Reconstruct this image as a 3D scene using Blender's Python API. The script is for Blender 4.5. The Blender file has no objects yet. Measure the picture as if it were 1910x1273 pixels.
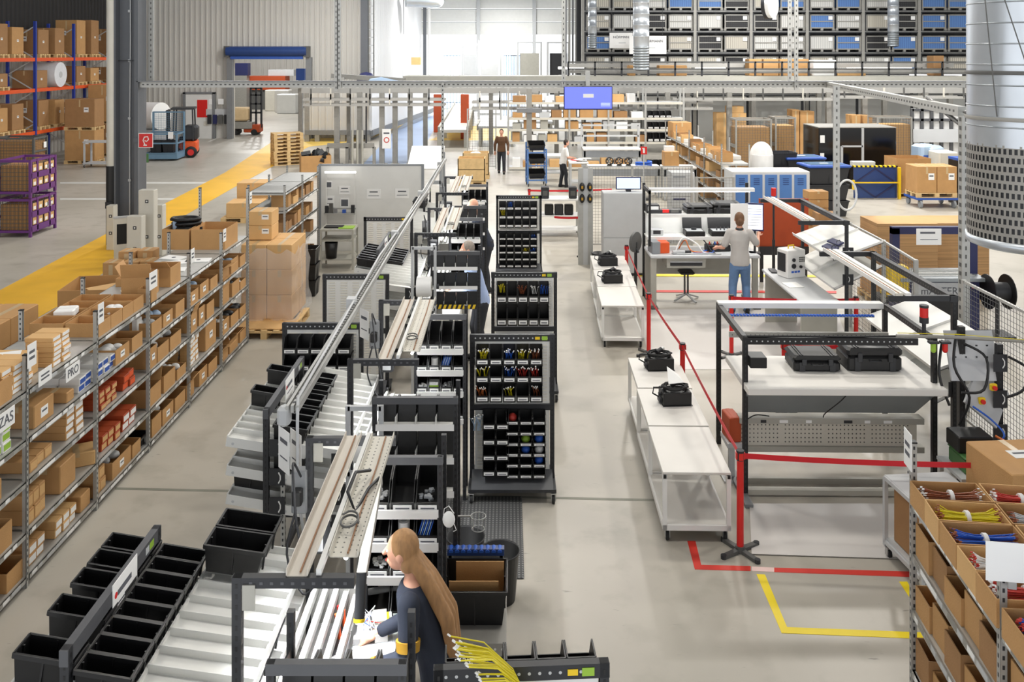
import bpy, math, random
from mathutils import Matrix, Vector
R = random.Random(7)
SC = bpy.context.scene
COL = SC.collection
PI = math.pi

# ------------------------------------------------------------------ camera, sky, light, exposure
F, CX, HY, CH = 1660.0, 950.0, 100.0, 4.6          # focal length in pixels, axis column, horizon row, camera height
cam_data = bpy.data.cameras.new('camera')
cam = bpy.data.objects.new('camera', cam_data)
COL.objects.link(cam)
cam.location = (0, 0, CH)
cam.rotation_euler = (PI / 2, 0, 0)
cam_data.sensor_width = 36
cam_data.lens = F / 1910 * 36
cam_data.shift_x = (955 - CX) / 1910
cam_data.shift_y = -(636.5 - HY) / 1910
cam_data.clip_end = 400
SC.camera = cam
SC.view_settings.view_transform = 'Standard'
SC.view_settings.look = 'None'
SC.view_settings.gamma = 1
SC.view_settings.use_curve_mapping = False
SC.view_settings.exposure = 0.0
world = bpy.data.worlds.new('daylight')
SC.world = world
world.use_nodes = True
bg = world.node_tree.nodes['Background']
bg.inputs[0].default_value = (0.95, 0.97, 1.0, 1)
# sky fill added, roof left out; brightened at and below the horizon behind gates
_n = world.node_tree.nodes
_tc, _sp = _n.new('ShaderNodeTexCoord'), _n.new('ShaderNodeSeparateXYZ')
_rp = _n.new('ShaderNodeMapRange')
_rp.inputs[1].default_value, _rp.inputs[2].default_value = 0.16, 0.40
_rp.inputs[3].default_value, _rp.inputs[4].default_value = 1.9, 0.27
world.node_tree.links.new(_tc.outputs['Generated'], _sp.inputs[0])
world.node_tree.links.new(_sp.outputs[2], _rp.inputs[0])
world.node_tree.links.new(_rp.outputs[0], bg.inputs[1])


def area(name, loc, sx, sy, power, color=(1, 1, 1), rot=(0, 0, 0), spread=PI):
    l = bpy.data.lights.new(name, 'AREA')
    l.shape = 'RECTANGLE'
    l.size, l.size_y, l.energy, l.color = sx, sy, power, color
    l.spread = spread
    o = bpy.data.objects.new(name, l)
    COL.objects.link(o)
    o.location, o.rotation_euler = loc, rot
    return o


WARM = (1.0, 0.95, 0.87)
for (x, y, p) in ((-3.4, 7, 440), (1.8, 6.6, 400), (-2.8, 13.0, 520), (2.4, 12.5, 700), (7.5, 12.0, 700),
                  (-10.0, 22, 900), (0.6, 21.0, 1300), (7.5, 20.0, 1700), (14.5, 24.0, 1500),
                  (-9.5, 30.0, 1000), (-3.0, 32.0, 1600), (5.0, 29.0, 2100), (12.0, 30.0, 2400), (18.0, 33.0, 1800),
                  (-9, 42, 1900), (0, 46, 3000), (11, 37.5, 2600), (-15, 56, 2400), (-19, 69, 3200), (-3, 60, 4000), (0, 69, 2600)):  # the annex pair and the last one are added fill, brightening room and gate
    area('hall_lamp_and_fill', (x, y, 9.0), 0.5, 0.5, p * 0.3, WARM if y < 30 else (1, 0.99, 0.97))
# daylight that comes in through the open dock gates at the far end
area('gate_daylight', (-0.5, 74.0, 3.2), 13, 6, 900, (0.93, 0.97, 1.0), (-PI / 2, 0, 0))


# ------------------------------------------------------------------ materials
def lin(c):
    return tuple(((v / 255 / 12.92) if v / 255 <= 0.04045 else ((v / 255 + 0.055) / 1.055) ** 2.4) for v in c)


MATS = {}


def mat(name, rgb, rough=0.6, metal=0.0, var=0.06, scale=6.0, bump=0.0, bscale=60.0, emit=0.0, alpha=1.0, trans=0.0, stretch=None):
    m = bpy.data.materials.new(name)
    MATS[name] = m
    m.use_nodes = True
    nt = m.node_tree
    b = nt.nodes['Principled BSDF']
    b.inputs['Roughness'].default_value = rough
    b.inputs['Metallic'].default_value = metal
    c = lin(rgb)
    tc = nt.nodes.new('ShaderNodeTexCoord')
    src = tc.outputs['Object']
    if stretch:
        mp = nt.nodes.new('ShaderNodeMapping')
        mp.inputs['Scale'].default_value = stretch
        nt.links.new(src, mp.inputs[0])
        src = mp.outputs[0]
    if var > 0:
        n = nt.nodes.new('ShaderNodeTexNoise')
        n.inputs['Scale'].default_value = scale
        n.inputs['Detail'].default_value = 4
        nt.links.new(src, n.inputs['Vector'])
        mx = nt.nodes.new('ShaderNodeMix')
        mx.data_type = 'RGBA'
        mx.inputs[6].default_value = (*[max(0, v * (1 - var * 2)) for v in c], 1)
        mx.inputs[7].default_value = (*[min(1, v * (1 + var * 2)) for v in c], 1)
        nt.links.new(n.outputs[0], mx.inputs[0])
        nt.links.new(mx.outputs[2], b.inputs['Base Color'])
    else:
        b.inputs['Base Color'].default_value = (*c, 1)
    if bump > 0:
        n2 = nt.nodes.new('ShaderNodeTexNoise')
        n2.inputs['Scale'].default_value = bscale
        bp = nt.nodes.new('ShaderNodeBump')
        bp.inputs['Strength'].default_value = bump
        bp.inputs['Distance'].default_value = 0.01
        nt.links.new(src, n2.inputs['Vector'])
        nt.links.new(n2.outputs[0], bp.inputs['Height'])
        nt.links.new(bp.outputs[0], b.inputs['Normal'])
    if emit > 0:
        b.inputs['Emission Color'].default_value = (*c, 1)
        b.inputs['Emission Strength'].default_value = emit
    b.inputs['Alpha'].default_value = alpha
    b.inputs['Transmission Weight'].default_value = trans
    return m


def grid_mat(name, rgb, line, nx=0.05, ny=0.05, w=0.18, rough=0.6, metal=0.0, axis='all'):
    """a colour crossed by regular lines of another colour (wire mesh over a fill, louvres, ribs, treads)"""
    m = bpy.data.materials.new(name)
    MATS[name] = m
    m.use_nodes = True
    nt = m.node_tree
    b = nt.nodes['Principled BSDF']
    b.inputs['Roughness'].default_value = rough
    b.inputs['Metallic'].default_value = metal
    tc = nt.nodes.new('ShaderNodeTexCoord')
    sp = nt.nodes.new('ShaderNodeSeparateXYZ')
    nt.links.new(tc.outputs['Object'], sp.inputs[0])

    def line_of(out, s):
        d = nt.nodes.new('ShaderNodeMath'); d.operation = 'DIVIDE'; d.inputs[1].default_value = s
        nt.links.new(out, d.inputs[0])
        fr = nt.nodes.new('ShaderNodeMath'); fr.operation = 'FRACT'
        nt.links.new(d.outputs[0], fr.inputs[0])
        lt = nt.nodes.new('ShaderNodeMath'); lt.operation = 'LESS_THAN'; lt.inputs[1].default_value = w
        nt.links.new(fr.outputs[0], lt.inputs[0])
        return lt.outputs[0]

    outs = []
    if axis in ('all', 'xy', 'x', 'xz'): outs.append(line_of(sp.outputs[0], nx))
    if axis in ('all', 'xy', 'y', 'yz'): outs.append(line_of(sp.outputs[1], nx))
    if axis in ('all', 'z', 'xz', 'yz'): outs.append(line_of(sp.outputs[2], ny))
    acc = outs[0]
    for o in outs[1:]:
        mx = nt.nodes.new('ShaderNodeMath'); mx.operation = 'MAXIMUM'
        nt.links.new(acc, mx.inputs[0]); nt.links.new(o, mx.inputs[1])
        acc = mx.outputs[0]
    mix = nt.nodes.new('ShaderNodeMix'); mix.data_type = 'RGBA'
    mix.inputs[6].default_value = (*lin(rgb), 1)
    mix.inputs[7].default_value = (*lin(line), 1)
    nt.links.new(acc, mix.inputs[0])
    nt.links.new(mix.outputs[2], b.inputs['Base Color'])
    return m


mat('zinc', (176, 176, 172), 0.42, 0.35, 0.08, 9)
mat('zinc_dull', (150, 148, 142), 0.5, 0.25, 0.08, 9)
mat('zinc_dark', (92, 92, 90), 0.5, 0.2, 0.08, 9)
mat('steel_grey', (128, 130, 132), 0.5, 0.2, 0.06, 5)
mat('conveyor_grey', (170, 168, 163), 0.55, 0.1, 0.06, 3)
mat('charcoal', (44, 45, 48), 0.5, 0.1, 0.08, 8)
mat('charcoal_light', (84, 85, 88), 0.5, 0.1, 0.05, 8)
mat('column_grey', (98, 101, 106), 0.6, 0.0, 0.05, 4)
mat('black', (19, 19, 20), 0.45, 0.0, 0.1, 10)
mat('black_bin', (21, 21, 22), 0.38, 0.0, 0.12, 14)
mat('black_gloss', (14, 14, 15), 0.12, 0.0, 0.05, 5)
mat('rubber', (30, 30, 31), 0.75, 0.0, 0.1, 20)
mat('white', (232, 231, 228), 0.45, 0.0, 0.02, 5)
mat('white_paint', (222, 222, 218), 0.45, 0.0, 0.03, 4)
mat('white_board', (216, 213, 207), 0.5, 0.0, 0.03, 3)
mat('paper', (238, 238, 236), 0.7, 0.0, 0.02, 5)
mat('print', (92, 94, 100), 0.7, 0.0, 0.0)
mat('cream', (208, 204, 192), 0.5, 0.0, 0.04, 4)
mat('beige_channel', (205, 198, 186), 0.5, 0.0, 0.04, 5)
mat('wood_strip', (150, 106, 70), 0.6, 0.0, 0.1, 20)
mat('carton', (188, 144, 92), 0.75, 0.0, 0.07, 5, 0.15, 90)
mat('carton_light', (212, 170, 114), 0.75, 0.0, 0.06, 5, 0.15, 90)
mat('carton_dark', (160, 120, 78), 0.75, 0.0, 0.07, 5, 0.15, 90)
mat('tape', (196, 170, 128), 0.3, 0.0, 0.03)
mat('carton_ply', (182, 142, 96), 0.8, 0.0, 0.25, 2.0, stretch=(0.4, 0.4, 26))
mat('pallet_wood', (214, 182, 130), 0.75, 0.0, 0.12, 8, 0.2, 40)
mat('red', (214, 34, 30), 0.45, 0.0, 0.04)
mat('red_belt', (206, 22, 36), 0.55, 0.0, 0.04)
mat('orange', (226, 88, 34), 0.5, 0.0, 0.05)
mat('rust_orange', (172, 70, 30), 0.6, 0.0, 0.05)
mat('blue', (44, 84, 168), 0.5, 0.0, 0.05)
mat('rack_blue', (34, 58, 150), 0.5, 0.0, 0.05)
mat('locker_blue', (74, 118, 180), 0.5, 0.0, 0.04)
mat('cable_blue', (44, 98, 200), 0.45, 0.0, 0.08, 30)
mat('navy', (36, 40, 84), 0.5, 0.0, 0.05)
mat('dark_blue', (34, 62, 118), 0.4, 0.0, 0.08)
mat('steel_blue', (104, 136, 160), 0.5, 0.0, 0.05)
mat('pale_blue', (172, 196, 222), 0.5, 0.0, 0.03)
mat('purple', (104, 48, 122), 0.5, 0.0, 0.06)
mat('yellow', (240, 202, 30), 0.5, 0.0, 0.04)
mat('cable_yellow', (222, 206, 30), 0.45, 0.0, 0.08, 30)
mat('green', (70, 116, 62), 0.5, 0.0, 0.06)
mat('lime', (150, 190, 60), 0.5, 0.0, 0.06)
mat('copper', (150, 84, 52), 0.45, 0.0, 0.2, 60)
mat('cable_orange', (214, 120, 62), 0.45, 0.0, 0.05)
mat('cable_red', (196, 60, 50), 0.45, 0.0, 0.1, 40)
mat('skin', (214, 160, 134), 0.55, 0.0, 0.04, 12)
mat('hair_blonde', (160, 120, 78), 0.6, 0.0, 0.25, 40, stretch=(1, 1, 0.2))
mat('hair_brown', (112, 78, 52), 0.6, 0.0, 0.25, 40, stretch=(1, 1, 0.2))
mat('hair_dark', (44, 34, 28), 0.6, 0.0, 0.2, 40)
mat('hair_grey', (132, 122, 112), 0.6, 0.0, 0.2, 40)
mat('shirt_grey', (186, 182, 178), 0.85, 0.0, 0.05, 5, 0.2, 14)
mat('shirt_blue', (160, 178, 214), 0.85, 0.0, 0.05, 5, 0.2, 14)
mat('shirt_white', (228, 226, 222), 0.85, 0.0, 0.04, 5, 0.2, 14)
mat('navy_jacket', (38, 44, 58), 0.85, 0.0, 0.08, 5, 0.2, 14)
mat('denim', (100, 130, 170), 0.85, 0.0, 0.16, 6, 0.2, 14)
mat('trousers', (42, 44, 50), 0.85, 0.0, 0.08, 6, 0.2, 14)
mat('brown_jumper', (96, 68, 46), 0.85, 0.0, 0.1, 6, 0.2, 14)
mat('mustard', (176, 134, 34), 0.7, 0.0, 0.06)
mat('galvanised', (196, 202, 208), 0.36, 0.7, 0.05, 3)
mat('galvanised_dull', (150, 156, 160), 0.4, 0.6, 0.06, 3)
mat('led', (255, 255, 255), 0.5, 0, 0, emit=14.0)
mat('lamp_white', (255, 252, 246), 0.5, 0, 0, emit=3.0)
mat('screen_blue', (96, 108, 226), 0.3, 0, 0.05, 1.5, emit=0.9)
mat('screen_pale', (196, 210, 240), 0.3, 0, 0.02, emit=0.8)
mat('screen_white', (240, 244, 255), 0.3, 0, 0.0, emit=1.0)
mat('clear_film', (240, 240, 242), 0.1, 0.0, 0.0, alpha=0.26)
mat('bubble_wrap', (224, 226, 230), 0.35, 0.0, 0.05, 10, 0.4, 30)
mat('acrylic', (232, 236, 240), 0.1, 0.0, 0.0, alpha=0.35)
mat('tarp', (206, 180, 140), 0.9, 0.0, 0.08, 4, 0.3, 12)
mat('grey_plastic', (140, 144, 148), 0.5, 0.0, 0.05)
mat('light_grey', (190, 192, 193), 0.5, 0.0, 0.03)
mat('pale_panel', (198, 200, 202), 0.5, 0.0, 0.03, 2)
mat('wall_white', (228, 228, 224), 0.6, 0.0, 0.03, 0.4)
mat('ash', (172, 170, 160), 0.55, 0.0, 0.05)
mat('brass', (200, 160, 70), 0.35, 0.6, 0.05)
mat('floor_yellow', (232, 178, 34), 0.5, 0.0, 0.1, 1.2)
mat('floor_yellow_worn', (226, 190, 92), 0.45, 0.0, 0.14, 0.8)
mat('floor_blue_grey', (152, 172, 204), 0.45, 0.0, 0.06, 0.8)
mat('tape_yellow', (240, 214, 26), 0.5, 0.0, 0.04)
mat('tape_red', (206, 52, 40), 0.5, 0.0, 0.08, 3)
mat('tape_pink', (226, 196, 190), 0.5, 0.0, 0.04)
mat('floor_line', (206, 204, 198), 0.6, 0.0, 0.05)
mat('floor_seam', (128, 128, 116), 0.6, 0.0, 0.1)
mat('floor_panel', (206, 202, 198), 0.4, 0.0, 0.03, 2)
mat('floor_repair', (148, 144, 136), 0.5, 0.0, 0.05, 2)
grid_mat('gitter', (178, 132, 80), (110, 84, 54), 0.05, 0.05, 0.22)
grid_mat('gitter_light', (206, 164, 104), (160, 124, 80), 0.06, 0.06, 0.2)
grid_mat('louvre_white', (214, 214, 208), (160, 160, 156), 0.06, 0.03, 0.16, axis='xz')
grid_mat('louvre_rows', (212, 211, 205), (148, 148, 144), 1.0, 0.034, 0.3, axis='z')
grid_mat('mat_tread', (118, 118, 116), (66, 66, 66), 0.035, 0.035, 0.5, 0.8, axis='xy')
grid_mat('cladding', (196, 193, 186), (140, 138, 132), 0.28, 1, 0.16, axis='x')
grid_mat('cladding_white', (236, 237, 238), (196, 198, 202), 0.36, 1, 0.14, axis='xy')
grid_mat('cladding_dark', (40, 38, 37), (26, 25, 25), 0.28, 1, 0.3, axis='xy')
grid_mat('crate_slats_beige', (186, 180, 164), (134, 130, 120), 0.09, 1, 0.25, axis='x')
grid_mat('crate_slats_white', (208, 207, 202), (160, 160, 158), 0.09, 1, 0.25, axis='x')
grid_mat('crate_slats_blue', (88, 128, 186), (60, 92, 146), 0.09, 1, 0.2, axis='x')
grid_mat('crate_slats_black', (46, 46, 48), (24, 24, 26), 0.1, 0.09, 0.3, axis='xz')
grid_mat('pale_slats', (196, 190, 176), (130, 126, 118), 0.1, 1, 0.2, axis='x')
grid_mat('perf_duct', (150, 152, 152), (28, 28, 30), 0.06, 0.11, 0.45, 0.35, 0.6, axis='all')


def floor_material():
    m = bpy.data.materials.new('floor_screed')
    m.use_nodes = True
    nt = m.node_tree
    b = nt.nodes['Principled BSDF']
    tc = nt.nodes.new('ShaderNodeTexCoord')

    def noise(scale, det, vec=None):
        n = nt.nodes.new('ShaderNodeTexNoise')
        n.inputs['Scale'].default_value = scale
        n.inputs['Detail'].default_value = det
        nt.links.new(vec or tc.outputs['Object'], n.inputs['Vector'])
        return n.outputs[0]

    def mix(a, bb, fac, ramp=None):
        mx = nt.nodes.new('ShaderNodeMix'); mx.data_type = 'RGBA'
        for i, v in ((6, a), (7, bb)):
            if isinstance(v, tuple): mx.inputs[i].default_value = (*lin(v), 1)
            else: nt.links.new(v, mx.inputs[i])
        if ramp:
            r = nt.nodes.new('ShaderNodeValToRGB')
            r.color_ramp.elements[0].position, r.color_ramp.elements[1].position = ramp
            nt.links.new(fac, r.inputs[0]); fac = r.outputs[0]
        nt.links.new(fac, mx.inputs[0])
        return mx.outputs[2]

    c = mix((166, 161, 149), (187, 181, 170), noise(0.35, 5), (0.3, 0.7))
    c = mix(c, (158, 153, 141), noise(2.3, 6), (0.52, 0.78))
    mp = nt.nodes.new('ShaderNodeMapping'); mp.inputs['Scale'].default_value = (3, 14, 1)
    nt.links.new(tc.outputs['Object'], mp.inputs[0])
    c = mix(c, (112, 108, 100), noise(1.6, 3, mp.outputs[0]), (0.70, 0.80))
    nt.links.new(c, b.inputs['Base Color'])
    b.inputs['Roughness'].default_value = 0.38
    return m


MATS['floor'] = floor_material()


# ------------------------------------------------------------------ mesh builder
class MB:
    def __init__(s):
        s.v, s.f, s.fm, s.sm, s.mats = [], [], [], [], []
        s.M = None

    def mi(s, m):
        if m not in s.mats: s.mats.append(m)
        return s.mats.index(m)

    def add(s, vs, fs, m, smooth=False):
        o = len(s.v)
        if s.M is not None: vs = [s.M @ Vector(p) for p in vs]
        s.v.extend(tuple(p) for p in vs)
        k = s.mi(m)
        for f in fs:
            s.f.append([i + o for i in f]); s.fm.append(k); s.sm.append(smooth)
        return s

    def bx(s, x0, x1, y0, y1, z0, z1, m, top=None):
        """axis box; top=(x0,x1,y0,y1) gives another rectangle at z1"""
        a = top or (x0, x1, y0, y1)
        v = [(x0, y0, z0), (x1, y0, z0), (x1, y1, z0), (x0, y1, z0), (a[0], a[2], z1), (a[1], a[2], z1), (a[1], a[3], z1), (a[0], a[3], z1)]
        return s.add(v, [(3, 2, 1, 0), (4, 5, 6, 7), (0, 1, 5, 4), (1, 2, 6, 5), (2, 3, 7, 6), (3, 0, 4, 7)], m)

    def ob(s, c, size, m, rx=0, ry=0, rz=0):
        old = s.M
        T = Matrix.Translation(c) @ Matrix.Rotation(rz, 4, 'Z') @ Matrix.Rotation(ry, 4, 'Y') @ Matrix.Rotation(rx, 4, 'X')
        s.M = T if old is None else old @ T
        h = [d / 2 for d in size]
        s.bx(-h[0], h[0], -h[1], h[1], -h[2], h[2], m)
        s.M = old
        return s

    def cb(s, x0, x1, y0, y1, z0, z1, m, c=0.01):
        """box with chamfered edges"""
        c = min(c, (x1 - x0) / 2.1, (y1 - y0) / 2.1, (z1 - z0) / 2.1)
        return s.rings([[(x0 + c, x1 - c, y0 + c, y1 - c, z0)], [(x0, x1, y0, y1, z0 + c)], [(x0, x1, y0, y1, z1 - c)], [(x0 + c, x1 - c, y0 + c, y1 - c, z1)]], c, m)

    def rings(s, lv, c, m):
        v, f = [], []
        for (x0, x1, y0, y1, z), in lv:
            v += [(x0 + c, y0, z), (x1 - c, y0, z), (x1, y0 + c, z), (x1, y1 - c, z), (x1 - c, y1, z), (x0 + c, y1, z), (x0, y1 - c, z), (x0, y0 + c, z)]
        n = 8
        for k in range(len(lv) - 1):
            for i in range(n):
                j = (i + 1) % n
                f.append((k * n + i, k * n + j, k * n + n + j, k * n + n + i))
        f.append(tuple(range(n - 1, -1, -1)))
        f.append(tuple(range((len(lv) - 1) * n, len(lv) * n)))
        return s.add(v, f, m)

    def cyl(s, p0, p1, r0, m, r1=None, n=12, caps=True, smooth=True):
        p0, p1 = Vector(p0), Vector(p1)
        r1 = r0 if r1 is None else r1
        d = (p1 - p0).normalized()
        u = d.orthogonal().normalized(); w = d.cross(u)
        v = []
        for p, r in ((p0, r0), (p1, r1)):
            for i in range(n):
                a = 2 * PI * i / n
                v.append(p + (u * math.cos(a) + w * math.sin(a)) * r)
        s.add(v, [(i, (i + 1) % n, n + (i + 1) % n, n + i) for i in range(n)], m, smooth)
        if caps:
            s.add(v[:n], [tuple(range(n - 1, -1, -1))], m)
            s.add(v[n:], [tuple(range(n))], m)
        return s

    def tube(s, pts, r, m, n=6, closed=False):
        pts = [Vector(p) for p in pts]
        N = len(pts)
        rs = r if isinstance(r, (list, tuple)) else [r] * N
        v, f = [], []
        up = None
        for i, p in enumerate(pts):
            a = pts[(i - 1) % N] if (i or closed) else p
            b = pts[(i + 1) % N] if (i < N - 1 or closed) else p
            d = (b - a)
            d = d.normalized() if d.length > 1e-9 else Vector((0, 0, 1))
            if up is None: up = d.orthogonal().normalized()
            u = (up - d * up.dot(d))
            u = u.normalized() if u.length > 1e-6 else d.orthogonal().normalized()
            up = u
            w = d.cross(u)
            for k in range(n):
                t = 2 * PI * k / n
                v.append(p + (u * math.cos(t) + w * math.sin(t)) * rs[i])
        for i in range(N if closed else N - 1):
            for k in range(n):
                j = (k + 1) % n
                i2 = (i + 1) % N
                f.append((i * n + k, i * n + j, i2 * n + j, i2 * n + k))
        s.add(v, f, m, True)
        if not closed:
            s.add(v[:n], [tuple(range(n - 1, -1, -1))], m)
            s.add(v[-n:], [tuple(range(n))], m)
        return s

    def lathe(s, prof, m, n=20, c=(0, 0, 0), smooth=True):
        v, f = [], []
        for r, z in prof:
            for i in range(n):
                a = 2 * PI * i / n
                v.append((c[0] + r * math.cos(a), c[1] + r * math.sin(a), c[2] + z))
        for k in range(len(prof) - 1):
            for i in range(n):
                j = (i + 1) % n
                f.append((k * n + i, k * n + j, k * n + n + j, k * n + n + i))
        return s.add(v, f, m, smooth)

    def ball(s, c, r, m, n=12, k=8):
        r = r if isinstance(r, (tuple, list)) else (r, r, r)
        v, f = [], []
        for j in range(k + 1):
            t = PI * j / k
            for i in range(n):
                a = 2 * PI * i / n
                v.append((c[0] + r[0] * math.sin(t) * math.cos(a), c[1] + r[1] * math.sin(t) * math.sin(a), c[2] - r[2] * math.cos(t)))
        for j in range(k):
            for i in range(n):
                i2 = (i + 1) % n
                f.append((j * n + i, j * n + i2, j * n + n + i2, j * n + n + i))
        return s.add(v, f, m, True)

    def prism(s, poly, y0, y1, m, plane='xz'):
        n = len(poly)
        if plane == 'xz': P = [(a, y0, b) for a, b in poly] + [(a, y1, b) for a, b in poly]
        elif plane == 'yz': P = [(y0, a, b) for a, b in poly] + [(y1, a, b) for a, b in poly]
        else: P = [(a, b, y0) for a, b in poly] + [(a, b, y1) for a, b in poly]
        return s.add(P, [tuple(range(n - 1, -1, -1)), tuple(range(n, 2 * n))] + [(i, (i + 1) % n, n + (i + 1) % n, n + i) for i in range(n)], m)

    def beam(s, a, b, w, h, m, roll_up=(0, 0, 1)):
        """rectangular bar from a to b, width w (sideways), height h (along the up side)"""
        a, b = Vector(a), Vector(b)
        d = (b - a).normalized()
        u = Vector(roll_up)
        if abs(d.dot(u)) > 0.98: u = Vector((0, 1, 0))
        sd = d.cross(u).normalized(); u = sd.cross(d)
        v = []
        for p in (a, b):
            for i, j in ((-1, -1), (1, -1), (1, 1), (-1, 1)):
                v.append(p + sd * (i * w / 2) + u * (j * h / 2))
        return s.add(v, [(3, 2, 1, 0), (4, 5, 6, 7), (0, 1, 5, 4), (1, 2, 6, 5), (2, 3, 7, 6), (3, 0, 4, 7)], m)

    def data(s, name):
        me = bpy.data.meshes.new(name)
        me.from_pydata(s.v, [], s.f)
        for m in s.mats: me.materials.append(MATS[m])
        me.polygons.foreach_set('material_index', s.fm)
        me.polygons.foreach_set('use_smooth', s.sm)
        me.update()
        return me


CACHE = {}


def tag(o, label=None, cat=None, group=None, kind=None):
    if label: o['label'] = label
    if cat: o['category'] = cat
    if group: o['group'] = group
    if kind: o['kind'] = kind
    return o


def obj(name, mb, parent=None, loc=(0, 0, 0), rz=0.0, label=None):
    me = mb if isinstance(mb, bpy.types.Mesh) else mb.data(name)
    o = bpy.data.objects.new(name, me)
    COL.objects.link(o)
    o.location = loc
    o.rotation_euler = (0, 0, rz)
    if parent: o.parent = parent
    if label: o['label'] = label
    return o


def thing(name, label, cat, loc=(0, 0, 0), rz=0.0, group=None):
    o = bpy.data.objects.new(name, None)
    COL.objects.link(o)
    o.empty_display_size = 0.1
    o.location = loc
    o.rotation_euler = (0, 0, rz)
    return tag(o, label, cat, group)


def solo(name, mb, label, cat, loc=(0, 0, 0), rz=0.0, group=None):
    return tag(obj(name, mb, None, loc, rz), label, cat, group)


def struct(name, mb, parent=None):
    o = obj(name, mb, parent)
    o['kind'] = 'structure'
    return o


def cached(key, fn):
    if key not in CACHE: CACHE[key] = fn().data(str(key[0]) if isinstance(key, tuple) else str(key))
    return CACHE[key]


def copy_tree(o, parent=None):
    c = o.copy()
    COL.objects.link(c)
    if parent: c.parent = parent
    for ch in list(o.children): copy_tree(ch, c)
    return c


def text(s, size, m, parent, loc, rot, name='lettering', extrude=0.002, align='CENTER'):
    cu = bpy.data.curves.new(name, 'FONT')
    cu.body, cu.size, cu.extrude = s, size, extrude
    cu.align_x, cu.align_y = align, 'CENTER'
    cu.materials.append(MATS[m])
    tmp = bpy.data.objects.new(name, cu)
    COL.objects.link(tmp)
    me = bpy.data.meshes.new_from_object(tmp.evaluated_get(bpy.context.evaluated_depsgraph_get()))
    bpy.data.objects.remove(tmp)
    if not me.materials: me.materials.append(MATS[m])
    o = bpy.data.objects.new(name, me)
    COL.objects.link(o)
    o.parent = parent
    o.location, o.rotation_euler = loc, rot
    return o


def W(px, py, z=0.0):
    """the point of the hall at height z that the photograph shows at (px, py)"""
    y = F * (CH - z) / (py - HY)
    return ((px - CX) * y / F, y, z)


def wx(px, y): return (px - CX) * y / F
def wz(py, y): return CH - (py - HY) * y / F


ORD = ['first', 'second', 'third', 'fourth', 'fifth', 'sixth', 'seventh', 'eighth', 'ninth', 'tenth', 'eleventh', 'twelfth', 'thirteenth',
       'fourteenth', 'fifteenth', 'sixteenth', 'seventeenth', 'eighteenth', 'nineteenth', 'twentieth', 'twenty-first', 'twenty-second', 'twenty-third', 'twenty-fourth']
# ------------------------------------------------------------------ the hall
def slab(poly, z, m, t=0.004):
    b = MB()
    b.prism([(p[0], p[1]) for p in poly], z - t, z, m, 'xy')
    return b


fl = MB(); fl.bx(-30, 30, 1.5, 74.9, -0.2, 0.0, 'floor'); fl.bx(-30, -7.7, 74.9, 78, -0.2, 0.0, 'floor')
struct('floor', fl)


def ribbed(x0, x1, z0, z1, m, pitch=0.28, d=0.05):
    """trapezoidal cladding in the x-z plane with its ribs towards -y"""
    b = MB()
    n = max(1, int((x1 - x0) / pitch))
    p = (x1 - x0) / n
    pr = []
    for i in range(n):
        a = x0 + i * p
        pr += [(a, 0), (a + p * .62, 0), (a + p * .70, -d), (a + p * .92, -d)]
    pr.append((x1, 0))
    v = [(x, y, z0) for x, y in pr] + [(x, y, z1) for x, y in pr]
    k = len(pr)
    b.add(v, [(i, i + 1, k + i + 1, k + i) for i in range(k - 1)], m)
    b.bx(x0, x1, 0.02, 0.2, z0, z1, m)
    return b


mat('clad', (198, 195, 188), 0.55, 0.0, 0.02, 0.5)
mat('clad_white', (240, 241, 242), 0.55, 0.0, 0.02, 0.5)
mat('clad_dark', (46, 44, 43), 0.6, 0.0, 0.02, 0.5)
mat('clad_blue_grey', (208, 212, 218), 0.55, 0.0, 0.02, 0.5)
YB = 48.3
wb = MB()
for (a, b_, z0, z1) in ((-30, -14.95, 0, 12), (-11.05, -7.56, 0, 12), (-14.95, -11.05, 4.5, 12)):
    s = ribbed(a, b_, z0, z1, 'clad')
    wb.add(s.v, s.f, 'clad')
o = struct('wall_back', wb); o.location = (0, YB, 0)
# return wall and the gate wall at the far end
wr = ribbed(0, 26.6, 0, 12, 'clad_white', 0.4, 0.06)
o = struct('wall_return', wr); o.location = (-7.56, YB + .1, 0); o.rotation_euler = (0, 0, PI / 2)
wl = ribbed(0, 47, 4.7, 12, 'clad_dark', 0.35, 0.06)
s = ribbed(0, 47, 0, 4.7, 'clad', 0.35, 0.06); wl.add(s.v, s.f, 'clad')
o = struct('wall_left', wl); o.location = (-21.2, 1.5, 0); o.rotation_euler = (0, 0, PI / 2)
YF = 75.0
wf = MB()
wf.bx(-7.5, 30, YF, YF + .3, 9.5, 12, 'clad_white')
wf.bx(5.9, 30, YF, YF + .3, 0, 9.5, 'clad_white')
wf.bx(-7.5, -7.4, YF, YF + .3, 0, 9.5, 'clad_white')
struct('wall_gate', wf)
for k, (a, b_) in enumerate(((-7.4, -2.75), (-2.45, 1.95), (2.25, 5.9))):
    d = MB()
    for j in range(3):
        d.bx(a, b_, YF + .05, YF + .12, 6.2 + j * 1.1, 6.2 + j * 1.1 + 1.07, 'white_paint')
        d.bx(a, b_, YF + .03, YF + .05, 6.2 + j * 1.1 + 1.0, 6.2 + j * 1.1 + 1.07, 'light_grey')
    struct('door_%d' % (k + 1), d)
for k, x in enumerate((-2.6, 2.1)):
    d = MB(); d.bx(x - .15, x + .15, YF - .2, YF + .2, 0, 9.5, 'light_grey'); struct('trim_%d' % (k + 1), d)
wrt = MB(); wrt.bx(27, 27.2, 1.5, 75, 0, 12, 'wall_white'); struct('wall_right', wrt)
wh = MB(); wh.bx(5.9, 27, 47.5, 47.7, 0, 12, 'wall_white'); struct('wall_store', wh)
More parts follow.
